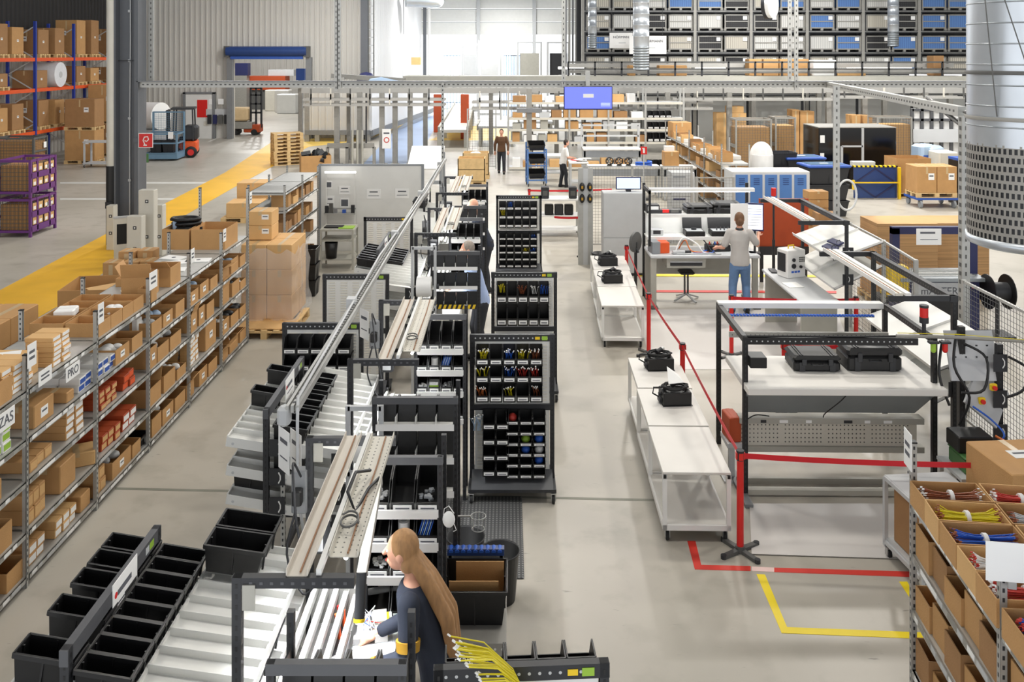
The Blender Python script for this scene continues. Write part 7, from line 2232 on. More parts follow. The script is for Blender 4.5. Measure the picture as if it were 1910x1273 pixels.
fills = ['crate_slats_beige', 'crate_slats_white', 'crate_slats_blue', 'crate_slats_black', 'pale_slats']
FN = dict(zip(fills, ['beige', 'white', 'blue', 'black', 'sandy']))
rowsel = [[4, 4, 3, 4, 4, 3, 4, 1, 4, 1, 1, 2, 1, 4], [2, 4, 1, 4, 3, 4, 1, 1, 1, 2, 3, 2, 2, 2], [4, 1, 3, 1, 1, 3, 3, 1, 2, 1, 4, 3, 2, 2], [4, 0, 1, 2, 2, 3, 4, 2, 1, 2, 1, 3, 2, 2]]
for r_, z in enumerate(zl[1:]):
    for i in range(NB * 2):
        f = fills[rowsel[r_ % 4][i]]
        sp_ = (i + r_) % 3 != 0
        o = obj('storage_container', cached(('container', f, sp_), lambda: container_mb(f, sp_)), None, (XB0 + (i // 2) * 2 * CW + (.755, 2.04)[i % 2], 43.07, z - .035))
        reg(o, 'container', ('hb', r_), i, FN[f] + ' mesh container in the ' + ['lowest visible', 'second', 'third', 'top'][r_] + ' row of the container rack, {o} from the left')
for k, (a, c, p0, p1, y) in enumerate(((1137, 1180, 61, 90, 41.8), (1174, 1243, 67, 101, 40.6))):
    xx0, xx1, z0, z1 = span(a, c, p0, p1, y)
    t = thing('hanging_sign', ['pinkish white company sign hanging left of the thick duct', 'white company sign hanging behind the thick duct'][k], 'sign', ((xx0 + xx1) / 2, y, (z0 + z1) / 2))
    w, h = (xx1 - xx0) / 2, (z1 - z0) / 2
    b = MB(); b.bx(-w, w, 0, .05, -h, h, 'white'); obj('sign_board', b, t)
    text('HÖRMANN', .17, 'print', t, (.06 if k == 0 else .25, -.01, h * .42), (PI / 2, 0, 0))
    b = MB(); b.bx(-w * .2, w * .4, -.008, 0, -h * .35, -h * .25, 'light_grey'); obj('second_line', b, t)
    b = MB(); [b.bx(s * w * .8 - .01, s * w * .8 + .01, .02, .04, h, h + 4, 'charcoal') for s in (-1, 1)]; obj('hanger_wire', b, t)
b = MB(); b.cyl((0, -.06, 0), (0, .1, 0), .6, 'paper', n=26); b.cyl((0, .1, 0), (0, .25, 0), .62, 'charcoal', n=26); solo('round_lamp', b, 'big round white lamp head at the top edge before the rack', 'lamp', (wx(1440, 38), 38, wz(8, 38)), .9)

# ------------------------------------------------------------------ gate area: conveyors and cages in the daylight
for k, (a, c, p0, p1, y, lb) in enumerate(((893, 934, 76, 138, 62, 'tall white lift frame standing before the bright gate'), (966, 1010, 78, 140, 64, 'white roller container before the right gate, left one'), (1022, 1062, 78, 140, 64, 'white roller container before the right gate, right one'), (862, 892, 82, 138, 66, 'white narrow frame left of the lift frame'))):
    xx0, xx1, z0, z1 = span(a, c, p0, p1, y)
    t = thing('lift_cage' if k in (0, 3) else 'roller_container', lb, 'frame' if k in (0, 3) else 'roller container', ((xx0 + xx1) / 2, y, 0))
    w = (xx1 - xx0) / 2
    b = MB()
    for x in (-w, w):
        for yy in (0, .9): b.bx(x - .06, x + .06, yy - .06, yy + .06, 0, z1, 'light_grey')
    for z in (.3, z1 - .1): b.bx(-w, w, -.05, .05, z, z + .1, 'light_grey'); b.bx(-w, w, .85, .95, z, z + .1, 'light_grey')
    obj('upright_frame', b, t)
    b = MB(); b.bx(-w * .8, w * .8, .1, .8, z1 * .3, z1 * .85, ('light_grey', 'ash', 'charcoal', 'light_grey')[k]); obj('load', b, t)
for k, (a, c) in enumerate(((828, 858), (940, 962), (955, 978))):
    xx0, xx1, z0, z1 = span(a, c, 103, 138, 66)
    b = MB(); w = (xx1 - xx0) / 2
    for i in range(6): b.bx(-w + i * w * .4 - .03, -w + i * w * .4 + .03, -.03, .03, 0, z1, 'pale_blue'); 
    for z in (1.0, z1 * .6, z1): b.bx(-w, w, -.03, .03, z - .06, z, 'pale_blue')
    reg(obj('blue_cage', b, None, ((xx0 + xx1) / 2, 66, 0)), 'cage', 'cages', a, 'pale blue cage frame standing in the daylight of the gate, {o} from the left')
slab_thing('parcel', 'tan parcel on a white machine before the left gate', 'parcel', 767, 784, 107, 121, 62, .5, 'carton_light')
slab_thing('white_machine', 'white machine carrying the tan parcel before the left gate', 'machine', 764, 786, 121, 200, 62, .8, 'white')
# roller conveyors on the ground behind the bridge
gc = thing('roller_conveyor', 'low pale roller conveyor running towards the gate between red posts', 'conveyor', (0, 0, 0))
b = MB()
A, C_ = Vector((wx(845, 43.5), 43.5, .8)), Vector((wx(866, 66), 66, .8))
b.beam(A, C_, 1.3, .14, 'white_board'); b.beam(A + Vector((-.7, 0, .08)), C_ + Vector((-.7, 0, .08)), .1, .28, 'ash'); b.beam(A + Vector((.7, 0, .08)), C_ + Vector((.7, 0, .08)), .1, .28, 'ash')
obj('bed', b, gc)
for k in range(5):
    for s in (-.65, .65):
        p = A + (C_ - A) * (k / 4.5); b = MB(); b.bx(-.12, .12, -.1, .1, 0, .75, 'ash'); obj('leg', b, gc, (p.x + s, p.y, 0))
for k, (px, y) in enumerate(((816, 52), (867, 48))):
    b = MB(); b.cb(-.22, .22, -.15, .15, 0, wz(HY + (176 - HY) , y), 'rust_orange', .02); reg(obj('guard_post', b, None, (wx(px, y), y, 0)), 'guard post', 'gp', px, 'tall orange guard post by the roller conveyors, {o} from the left')
for k, (px, y0) in enumerate(((925, 44), (1000, 47), (1100, 47))):
    b = MB(); z = 1.0
    x = wx(px, y0)
    b.bx(x - .9, x + .9, y0, y0 + 3, z - .1, z, 'light_grey'); b.bx(x - .95, x - .88, y0, y0 + 3, z - .2, z + .1, 'ash'); b.bx(x + .88, x + .95, y0, y0 + 3, z - .2, z + .1, 'ash')
    for i in range(3):
        for s in (-.8, .8): b.bx(x + s - .06, x + s + .06, y0 + i * 1.4, y0 + i * 1.4 + .12, 0, z - .1, 'ash')
    reg(solo('transfer_table', b, None, 'conveyor'), 'conveyor', 'tt', px, 'pale transfer conveyor behind the bridge, {o} from the left')

# ------------------------------------------------------------------ shelving facing the aisle behind the people
SBY = 35.0
sb = thing('storage_shelf', 'long open shelf of mixed boxes behind the far end of the aisle', 'shelving', (0, SBY, 0))
SX = [wx(p, SBY) for p in (948, 1062, 1135, 1204, 1275)]
SZ = [.12, 1.12, 1.62, 2.07, 2.68]
for x in SX:
    for y in (0, .7): b = MB(); b.bx(-.035, .035, -.03, .03, 0, 3.2, 'zinc'); obj('post', b, sb, (x, y, 0))
for z in SZ:
    b = MB(); b.bx(SX[0], SX[-1], 0, .7, z - .03, z, 'light_grey'); b.bx(SX[0], SX[-1], -.02, .0, z - .08, z + .01, 'cream'); obj('shelf', b, sb)
for lev in range(5):
    x = SX[0] + .15
    lim = SX[3] - .1
    while x < lim:
        w = R.uniform(.3, .6)
        h = R.uniform(.2, .38)
        if R.random() < .85:
            m = R.choice(['carton', 'carton_light', 'carton_dark', 'carton', 'paper', 'light_grey', 'ash', 'rust_orange' if lev == 4 else 'carton'])
            o = small_box(x + w / 2, SBY + .3, SZ[lev] + .001, w * .92, .5, h, m, None, 0, 'storage_box')
            reg(o, 'box', ('sb', lev), x, {'paper': 'white', 'light_grey': 'pale grey', 'ash': 'grey', 'rust_orange': 'orange'}.get(m, 'brown') + ' box on the ' + ['bottom', 'lower', 'middle', 'upper', 'top'][lev] + ' board of the open shelf, {o} from the left')
        x += w + R.uniform(.03, .15)
for lev in (1, 2, 3, 4):
    for i in range(6):
        x = SX[3] + .1 + i * .24
        if lev == 4 and i > 3: continue
        o = picking_bin((x + .1, SBY + .01, SZ[lev - 1] + .001), .21, .4, .26 if lev != 2 else .34)
        reg(o, 'bin', ('sbb', lev), x, 'black bin on the ' + ['', 'bottom', 'lower', 'middle', 'upper'][lev] + ' board of the open shelf, right bay, {o} from the left')
# shelving along the aisle on the far right, seen from its near end
rk = rack('shelving_rack', 'galvanised rack with white topped boards beyond the black fans', (5.95, 34.0, 0), PI, .8, [0, 2.25, 4.5, 6.75, 9.0], [.15, .6, 1.05, 1.5], 2.05)
for lev, z in enumerate((.15, .6, 1.05, 1.5)):
    for k in range(13):
        y = 33.8 - k * .68
        if R.random() < .15: continue
        o = open_box(6.2, y, z + .001, .4, R.uniform(.35, .5), R.uniform(.18, .3), R.uniform(-.1, .1), R.choice(['carton', 'carton_light', 'carton_dark']))
        reg(o, 'open box', ('rk', lev), -y, 'open brown box on the %s shelf of the rack beyond the fans, {o} from its far end' % ['bottom', 'lower', 'middle', 'upper'][lev])
for k, (y, h) in enumerate(((33.2, .55), (31.3, .14), (28.5, .1), (26.3, .12))):
    o = shut_box(6.35, y, 1.502, .7, .9 if k else .7, h, .1, ('carton', 'white_board', 'white_board', 'white_board')[k], lab=None); tag(o, ['brown carton on top of the rack beyond the fans', 'white flat pack on the rack beyond the fans, farther', 'white flat pack on the rack beyond the fans, middle', 'white flat pack on the rack beyond the fans, nearer'][k], 'carton')
# work benches between (white frames, fans)
for k, (pa, pb_, y, zt, lb) in enumerate(((1098, 1232, 28.3, 1.0, 'white bench carrying three black fans'), (1088, 1196, 30.4, 1.35, 'white bench with an upper frame behind the fans'), (1238, 1300, 27.8, 1.05, 'white bench carrying a tall carton right of the fans'))):
    xx0, xx1 = wx(pa, y), wx(pb_, y)
    t = thing('work_bench', lb, 'bench', ((xx0 + xx1) / 2, y, 0))
    w = (xx1 - xx0) / 2
    b = MB(); b.cb(-w, w, 0, .7, zt - .06, zt, 'white', .01); obj('bench_top', b, t)
    for x in (-w + .05, w - .05):
        for yy in (.05, .65): b = MB(); b.bx(x - .03, x + .03, yy - .03, yy + .03, 0, zt - .06, 'light_grey'); obj('leg', b, t)
    b = MB(); b.bx(-w, w, .02, .05, zt - .3, zt - .08, 'grey_plastic'); obj('apron', b, t)
    if k == 1:
        b = MB()
        for x in (-w, w): b.bx(x - .04, x + .04, .6, .68, zt, zt + .75, 'light_grey')
        for z in (.35, .72): b.bx(-w, w, .6, .66, zt + z, zt + z + .06, 'light_grey')
        obj('upper_frame', b, t)
for k, px in enumerate((1137, 1155, 1172)):
    y = 28.45; x = wx(px, y)
    t = thing('fan', None, None, (x, y, 1.001)); reg(t, 'fan', 'fans', px, 'round black fan on the white bench, {o} of three from the left')
    b = MB(); b.lathe([(.1, -.06), (.13, -.03), (.13, .03), (.1, .06), (.115, 0)], 'black', 20); b.M = None
    o = obj('shroud', b, t, (0, 0, .16)); o.rotation_euler = (PI / 2, 0, 0)
    b = MB(); [b.ob((.05 * math.cos(a), 0, .16 + .05 * math.sin(a)), (.1, .012, .03), 'charcoal', ry=-a) for a in [i * PI / 2.5 for i in range(5)]]; b.cyl((0, -.03, .16), (0, .03, .16), .03, 'zinc', n=10); obj('blades', b, t)
    b = MB(); b.bx(-.08, .08, -.06, .06, 0, .03, 'black'); obj('foot', b, t)
o = shut_box(wx(1252, 28), 28.15, 1.051, .46, .4, .46, .05, 'carton', lab=None); tag(o, 'tall brown carton on the white bench right of the fans', 'carton')
o = small_box(wx(1250, 28), 28.2, 1.513, .3, .26, .16, 'paper', None, 0, 'white_carton'); tag(o, 'white sheaf standing in the tall carton right of the fans', 'paper')
loose_cables('cable', 'blue cable heap at the right end of the bench with the fans', [[(4.3 + .25 * math.cos(i * .9), 28.5 + .15 * math.sin(i * .9), 1.02 + .008 * i) for i in range(16)]], .03, 'cable_blue')
fsg = thing('extinguisher_sign', 'red and white fire extinguisher sign on a stand by the fans', 'sign', (wx(1201, 27.9), 27.9, wz(281, 27.9)))
b = MB(); b.bx(-.1, .1, 0, .02, -.12, .12, 'red'); b.bx(-.03, .03, -.01, 0, -.08, .06, 'paper'); b.bx(-.05, .02, -.01, 0, .05, .08, 'paper'); obj('sign_board', b, fsg)
b = MB(); b.bx(-.02, .02, .02, .04, -1.5, .0, 'light_grey'); b.bx(-.15, .15, -.1, .15, -1.56, -1.5, 'charcoal'); obj('stand', b, fsg)
# benches near the white-shirted person
for k, (pa, pb_, y, zt, lb) in enumerate(((1062, 1098, 29.4, 1.0, 'white work table cluttered with papers beside the person in white'), (1008, 1050, 31.8, .95, 'steel cart behind the person in white'))):
    xx0, xx1 = wx(pa, y), wx(pb_, y)
    t = thing('work_table', lb, 'table', ((xx0 + xx1) / 2, y, 0)); w = (xx1 - xx0) / 2
    b = MB(); b.cb(-w, w, 0, .8, zt - .05, zt, 'white', .01); obj('table_top', b, t)
    for x in (-w + .05, w - .05):
        for yy in (.05, .75): b = MB(); b.bx(x - .03, x + .03, yy - .03, yy + .03, 0, zt - .05, 'light_grey'); obj('leg', b, t)
    b = MB(); b.bx(-w + .05, w - .05, .05, .75, .3, .34, 'light_grey'); obj('shelf', b, t)
for k in range(5):
    b = MB(); b.bx(-.12, .12, -.15, .15, 0, .02, ('paper', 'red', 'paper', 'paper', 'white')[k]); reg(obj('paper_sheet', b, None, (2.1 + k * .12, 29.7 + .1 * (k % 2), 1.001 + k * .021), k * .4), 'paper', 'wtpaper', k, 'sheet in the paper pile of the cluttered white table, {o} from below')
tb2 = thing('tool_cart', 'white steel cart with two black devices before the far belt', 'cart', (wx(1042, 22.6), 22.6, 0))
b = MB(); b.bx(-.5, .5, -.3, .3, .9, .94, 'white'); b.bx(-.5, .5, -.3, .3, .5, .53, 'white'); b.bx(-.5, .5, -.3, .3, .14, .17, 'white'); obj('deck', b, tb2)
for x in (-.48, .48):
    for y in (-.28, .28): b = MB(); b.bx(x - .02, x + .02, y - .02, y + .02, .1, .92, 'zinc'); obj('leg', b, tb2); caster(tb2, (x, y, 0), .045)
for i, x in enumerate((-.35, .35)): b = MB(); b.cb(-.1, .1, -.1, .1, 0, .3, 'charcoal', .02); b.bx(-.06, .06, -.105, -.1, .08, .2, 'zinc_dark'); reg(obj('black_device', b, None, (wx(1042, 22.6) + x, 22.5, .941)), 'device', 'bdv', x, 'black device standing on the white cart before the far belt, {o} from the left')
for i, x in enumerate((-.25, .0, .25)): b = MB(); b.cb(-.11, .11, -.1, .1, 0, .26, ('black', 'charcoal', 'black')[i], .02); reg(obj('black_device', b, None, (wx(1042, 22.6) + x, 22.5, .531)), 'device', 'bdl', x, 'dark device on the middle deck of the white cart, {o} from the left')
bt = thing('crate_trolley', 'blue tubular trolley holding tilted black crates at the aisle end', 'trolley', (wx(1000, 31), 31, 0), .1)
b = MB()
for x in (-.32, .32):
    for y in (-.25, .25): b.bx(x - .025, x + .025, y - .025, y + .025, .1, 1.3 + (.2 if y > 0 else 0), 'locker_blue')
for z in (.2, .7, 1.15): b.bx(-.32, .32, -.27, -.23, z, z + .04, 'locker_blue'); b.bx(-.32, .32, .23, .27, z + .15, z + .19, 'locker_blue'); b.bx(-.34, -.3, -.25, .25, z + .08, z + .12, 'locker_blue'); b.bx(.3, .34, -.25, .25, z + .08, z + .12, 'locker_blue')
obj('tube_frame', b, bt)
for x in (-.3, .3):
    for y in (-.25, .25): caster(bt, (x, y, 0), .05)
for i, z in enumerate((.32, .84, 1.3)):
    o = tote((wx(1000, 31), 31, z), .56, .44, .2, .1, name='plastic_crate', tilt=(.3, 0)); reg(o, 'crate', 'btc', -z, 'black crate lying tilted in the blue trolley, {o} from the top')
lm = thing('post_lamp', 'dark flat lamp bar on a grey post over the aisle end', 'lamp', (wx(987, 33), 33.0, 0))
b = MB(); b.bx(-.1, .1, -.06, .06, 0, 3.3, 'zinc_dull'); obj('post', b, lm)
b = MB(); b.bx(-.46, .46, -.2, .1, 2.42, 2.58, 'steel_grey'); obj('lamp_bar', b, lm)
for k, (px, y, z0) in enumerate(((888, 33.0, 0), (880, 31.3, 0))):
    x = wx(px, y)
    for j in range(2):
        b = MB(); w, d, h = .95, .8, .4
        for (a, c, e, f) in ((-w / 2, w / 2, -d / 2, -d / 2 + .03), (-w / 2, w / 2, d / 2 - .03, d / 2), (-w / 2, -w / 2 + .03, -d / 2, d / 2), (w / 2 - .03, w / 2, -d / 2, d / 2)): b.bx(a, c, e, f, 0, h, 'pallet_wood')
        b.bx(-w / 2, w / 2, -d / 2, d / 2, .01, .03, 'carton_light')
        reg(obj('pallet_collar', b, None, (x, y, .146 + j * .402)), 'pallet collar', 'pc', (y, -j), 'yellowish wooden pallet collar box by the rail end, {o} counted near to far, top first')
    pallet((x, y, 0), 'wooden pallet under the %s collar boxes' % ('farther', 'nearer')[k], 0, 1.0, .8)
bags(wx(888, 33), 33, .7, 4, .2, 'white foil heap in the farther wooden collar box')
fence('mesh fence with tall posts before the yellow floor stripe at the aisle end', [(wx(872, 35.5), 35.5), (wx(925, 35.5), 35.5)], 2.4, nx=.1)
# pallets and crates left of the grey partition
for i in range(9):
    reg(solo('wooden_pallet', cached('pallet_s', lambda: pallet_mb(1.2, .8)), None, 'pallet', (wx(535, 37), 37 + R.uniform(-.04, .04), i * .146), .45 + R.uniform(-.03, .03)), 'pallet', 'pstack', -i, 'empty wooden pallet in the stack on the yellow lane, {o} from the top')
o = open_box(wx(588, 33.5), 33.5, .0, 1.1, .9, .8, .3, 'carton', name='open_carton'); tag(o, 'big open carton of black scrap beside the pallet stack', 'open box')
b = MB(); q = random.Random(9)
for i in range(14): b.ob((q.uniform(-.4, .4), q.uniform(-.3, .3), .55 + q.uniform(0, .4)), (.35, .25, .12), 'black', q.uniform(-1, 1), q.uniform(-1, 1), q.uniform(0, 3))
tag(obj('scrap_heap', b, None, (wx(588, 33.5), 33.5, 0)), 'heap of black plastic scrap in the big open carton', 'scrap', kind='stuff')
for k, (px, py, y, n) in enumerate(((478, 345, 25.5, 2), (460, 360, 24.5, 1))):
    for j in range(n): o = shut_box(wx(px, y), y, j * .402 + .146, .9, .8, .4, .05, 'carton_light', lab=None); reg(o, 'carton', 'behindr2', (k, -j), 'tan carton on a pallet beyond the short shelving unit, {o} counted from the lane')
    pallet((wx(px, y), y, 0), 'wooden pallet %s beyond the short shelving unit' % ('farther', 'nearer')[k], .05)
gs = thing('guard_rail', 'grey floor guard rail with slim pipes left of the conveyor posts', 'guard rail', (wx(655, 36), 36.2, 0))
b = MB(); b.bx(-1.0, .9, -.06, .06, .75, .95, 'zinc_dull'); [b.bx(x - .06, x + .06, -.06, .06, 0, .8, 'zinc_dull') for x in (-1.0, -.2, .9)]; obj('rail', b, gs)
b = MB(); [b.cyl((x, -.2, 0), (x, -.2, 1.5), .05, 'ash', n=8) for x in (.05, .25, .45)]; obj('pipe', b, gs)
tl = thing('tilted_table', 'tilted white transfer board on a frame beside the grey partition', 'table', (wx(795, 26.5), 26.5, 0))
b = MB(); b.ob((0, 0, 1.5), (1.0, 1.5, .04), 'white', rx=.35); obj('board', b, tl)
[obj('leg', MB().bx(x - .04, x + .04, y - .04, y + .04, 0, 1.6 if y > 0 else 1.3, 'grey_plastic'), tl) for x in (-.48, .48) for y in (-.6, .6)]
b = MB(); b.bx(-.48, .48, -.64, -.56, .8, .9, 'grey_plastic'); b.bx(-.2, .2, -.66, -.64, .78, .92, 'paper'); obj('cross_bar', b, tl)

# ------------------------------------------------------------------ right middle ground: lockers, crates, pallets
lk = thing('locker_row', 'row of lockers with five blue doors and a white top', 'lockers', (wx(1438, 24), 24.0, 0))
w = (wx(1511, 24) - wx(1366, 24)) / 2
b = MB(); b.cb(-w, w, 0, .9, 0, wz(322, 24), 'pale_panel', .01); b.bx(-w, w, 0, .9, wz(322, 24), wz(322, 24) + .02, 'white'); obj('cabinet_body', b, lk)
for i in range(5):
    x = -w + .06 + i * (2 * w - .12) / 5
    b = MB(); b.bx(x + .035, x + (2 * w - .12) / 5 - .035, -.02, 0, .08, wz(326, 24), 'locker_blue'); [b.bx(x + .12, x + .28, -.024, -.02, wz(326, 24) - .12 - j * .05, wz(326, 24) - .1 - j * .05, 'dark_blue') for j in range(4)]; obj('door', b, lk)
dc_ = thing('drawer_cabinet', 'grey drawer cabinet with two blue tags beside the mesh cages', 'cabinet', (wx(1274, 21.5), 21.5, 0))
b = MB(); b.cb(-.28, .28, 0, .6, 0, 1.72, 'light_grey', .01); obj('cabinet_body', b, dc_)
for i in range(6): b = MB(); b.bx(-.27, .27, -.015, 0, .08 + i * .27, .32 + i * .27, 'light_grey'); b.bx(-.24, .06, -.02, -.015, .25 + i * .27, .29 + i * .27, 'navy' if i in (3, 4) else 'grey_plastic'); obj('drawer', b, dc_)
fence('low mesh cage wall between the drawer cabinet and the lockers', [(wx(1300, 22), 22), (wx(1368, 22), 22)], 1.55, nx=.08)
b = MB(); b.ball((0, 0, .75), (.34, .2, .42), 'white', 18, 12); b.cyl((0, 0, .0), (0, 0, .8), .33, 'white', n=18); o = solo('foam_bale', b, 'white rounded foam bale leaning behind the lockers', 'foam', (wx(1420, 25.6), 25.6, .9))
b = MB(); b.bx(-.4, .4, -.3, .3, 0, .89, 'ash'); solo('foam_stand', b, 'grey stand under the white foam bale', 'stand', (wx(1420, 25.6), 25.6, 0))
for j in range(4):
    o = tote((wx(1455, 27), 27.2, j * .4), .95, .65, .4, .1, 'charcoal', 'plastic_crate'); reg(o, 'crate', 'bc1', -j, 'dark crate in the stack behind the blue lids, {o} from the top')
for k, (px, y) in enumerate(((1494, 27.3), (1536, 25.4))):
    for j in range(3): o = tote((wx(px, y), y, j * .46), 1.15, .8, .45, .08, 'charcoal', 'plastic_crate'); reg(o, 'crate', ('bc2', k), -j, 'large dark crate under the %s blue lid, {o} from the top' % ('farther', 'nearer')[k])
    b = MB(); b.cb(-.62, .62, -.45, .45, 0, .07, 'blue', .02); [b.bx(-.5, .5, y_, y_ + .04, .07, .085, 'steel_blue') for y_ in (-.3, -.15, 0, .15, .3)]; b.bx(-.12, .12, -.06, .04, .085, .09, 'paper'); solo('crate_cover', b, ['blue ribbed lid on the farther dark crate stack', 'blue ribbed lid on the nearer dark crate stack'][k], 'lid', (wx(px, y), y, 1.385), .08)
bm = thing('black_machine', 'big glossy black machine enclosure with white frame strips', 'machine', (0, 30.2, 0))
x0, x1, z0, z1 = span(1527, 1672, 239, 370, 30.2)
b = MB(); b.cb(x0, x1, 0, 1.6, 0, z1, 'black_gloss', .02); b.bx(x0, x1, 0, 1.6, z1, z1 + .03, 'zinc_dull'); obj('enclosure', b, bm)
b = MB(); xm = wx(1609, 30.2); xl_ = wx(1570, 30.2); b.bx(xm - .04, xm + .04, -.02, .0, .6, z1, 'light_grey'); b.bx(xl_, xm, -.02, 0, wz(273, 30.2) - .03, wz(273, 30.2) + .03, 'light_grey'); b.bx(xl_ - .04, xl_ + .04, -.02, 0, .6, wz(273, 30.2), 'light_grey'); obj('frame_strip', b, bm)
b = MB(); b.bx(x0 + .05, x0 + .2, -.02, 0, z1 - .5, z1 - .25, 'paper'); b.bx(x0 + .05, x0 + .18, -.02, 0, z1 - 1.0, z1 - .85, 'paper'); obj('label_card', b, bm)
lt = thing('lift_table', 'blue crash board with a yellow rail before the black machine', 'lift table', (wx(1633, 28.2), 28.2, 0))
b = MB(); b.bx(-.68, .68, 0, .06, .02, 1.0, 'dark_blue'); [b.ob((s * .3, -.01, .5 + t_ * .25), (.7, .02, .04), 'navy', ry=s * t_ * .6) for s in (-1, 1) for t_ in (-1, 1)]; obj('board', b, lt)
b = MB(); [b.bx(-.7 + i * .14, -.63 + i * .14, -.03, .1, 1.0, 1.05, 'tape_yellow') for i in range(10)]; b.bx(-.7, .7, -.02, .09, 1.0, 1.045, 'black'); obj('hazard_edge', b, lt)
b = MB(); b.bx(.68, .76, -.12, -.04, 0, 1.0, 'yellow'); b.bx(-.76, .76, -.11, -.07, .5, .54, 'yellow'); b.bx(-.76, -.7, -.12, -.04, .3, .6, 'yellow'); obj('guard_bar', b, lt)
slab_thing('grey_block', 'small grey box standing on the crash board before the black machine', 'box', 1592, 1633, 302, 312, 28.25, .3, 'light_grey')
dl = thing('dolly', 'blue steel dolly on grey wheels under the pallet of tan boxes', 'dolly', (wx(1745, 26.6), 26.9, 0))
b = MB(); b.bx(-.62, .62, -.45, .45, .24, .3, 'blue'); obj('deck', b, dl)
for x in (-.5, .5):
    for y in (-.4, .4): b = MB(); b.cyl((-.03, 0, .11), (.03, 0, .11), .11, 'grey_plastic', n=16); b.bx(-.05, .05, -.04, .04, .18, .25, 'zinc_dark'); obj('wheel', b, dl, (x, y, 0))
pallet((wx(1745, 26.6), 26.9, .301), 'wooden pallet on the blue dolly', 0, 1.2, .8)
for i in range(2): o = shut_box(wx(1745, 26.6) - .3 + i * .6, 26.9, .448, .58, .8, .78, 0, 'carton', lab='-y'); reg(o, 'carton', 'dol', i, 'tall tan carton on the blue dolly, {o} from the left')
pallet((wx(1700, 28.6), 28.9, 0), 'wooden pallet under the wide open carton behind the dolly', 0, 1.2, 1.0)
o = open_box(wx(1700, 28.6), 28.9, .146, 1.1, .95, 1.1, 0, 'carton'); tag(o, 'wide open carton behind the tan boxes of the dolly', 'open box')
b = MB(); [b.ob((-.35 + i * .17, .1, .75 + .04 * (i % 2)), (.04, .5, .6), ('carton_light', 'pallet_wood')[i % 2], rx=.3) for i in range(5)]; tag(obj('cardboard_sheets', b, None, (wx(1760, 28.8), 28.6, -.42)), 'loose cardboard sheets leaning in a box beside the dolly', 'cardboard', kind='stuff')
for k, (a, c, p0, y, lb, m) in enumerate(((1373, 1438, 222, 33.0, 'tan mesh box behind the rack beyond the fans', 'gitter_light'), (1447, 1483, 219, 33.5, 'narrower tan mesh box left of the black machine', 'gitter_light'), (1637, 1700, 218, 34.5, 'tan mesh box behind the black machine', 'gitter_light'))):
    xx0, xx1, _, z1 = span(a, c, p0, 262, y)
    mesh_box(lb, (xx0 + xx1) / 2, y + .45, 0, xx1 - xx0, .9, z1, 'zinc_dull', m)
for k, (a, c, p0, p1, y) in enumerate(((1337, 1366, 211, 234, 37.5), (1366, 1393, 211, 234, 37.5), (1360, 1388, 199, 211, 37.5), (1478, 1492, 205, 240, 37), (1493, 1520, 208, 236, 37), (1590, 1606, 215, 238, 36), (1612, 1628, 216, 238, 36))):
    xx0, xx1, z0, z1 = span(a, c, p0, p1, y)
    z0 = z0 if k != 2 else z0
    o = shut_box((xx0 + xx1) / 2, y + .4, 0 if k not in (2,) else wz(211, 37.5) + .003, xx1 - xx0 - .01, .7, (z1 if k != 2 else z1 - z0), 0, ('carton_light', 'carton_light', 'carton_light', 'carton', 'carton', 'carton', 'carton')[k], lab=None)
    reg(o, 'carton', 'farc', a, 'tall tan carton far behind the lockers and black machine, {o} from the left')
sg_ = thing('compartment_shelf', 'tall dark framed shelf wall with pale square compartments at the far right', 'shelving', (0, 36.0, 0))
x0, x1, z0, z1 = span(1702, 1812, 203, 240, 36.0)
b = MB(); b.bx(x0, x1, .1, .2, 0, z1, 'white'); obj('back_panel', b, sg_)
b = MB()
for i in range(7): x = x0 + i * (x1 - x0) / 6; b.bx(x - .06, x + .06, 0, .1, 0, z1, 'charcoal_light')
for z in (z1, z1 - .4, z1 - .85): b.bx(x0, x1, 0, .1, z - .1, z, 'charcoal_light')
obj('grid_frame', b, sg_)
b = MB(); b.bx(x0, x1, -.1, -.05, z0 - .55, z0 - .02, 'pale_panel'); obj('front_board', b, sg_)
for i, px in enumerate((1722, 1738)):
    t = thing('plastic_container', ['pale plastic container with blue stripes, left one by the tan boxes', 'pale plastic container with a blue corner, right one by the tan boxes'][i], 'container', (wx(px, 30.5), 30.5, 0), .3)
    b = MB(); b.cb(-.3, .3, -.3, .3, .6, 1.5 - i * .05, 'pale_blue', .08); b.cb(-.25, .25, -.32, -.28, 1.0, 1.15, 'blue', .01); b.cb(-.25, .25, -.32, -.28, .72, .85, 'blue', .01); obj('container_body', b, t)
    b = MB(); b.bx(-.28, .28, -.28, .28, 0, .6, 'zinc_dull'); obj('pedestal', b, t)
slab_thing('yellow_tub', 'pale yellow tub right of the loose cardboard sheets', 'tub', 1752, 1788, 284, 345, 29.4, .8, 'cream', .04)
ds = thing('drawer_unit', 'black drawer cabinet with pale handles left of the spiral duct', 'cabinet', (wx(1802, 27), 27, 0))
b = MB(); b.cb(-.25, .3, 0, .6, 0, 1.35, 'black', .01); b.bx(-.25, .3, 0, .6, 1.35, 1.42, 'blue'); obj('cabinet_body', b, ds)
for i in range(3): b = MB(); b.bx(-.2, .25, -.015, 0, .35 + i * .3, .4 + i * .3, 'light_grey'); obj('handle', b, ds)
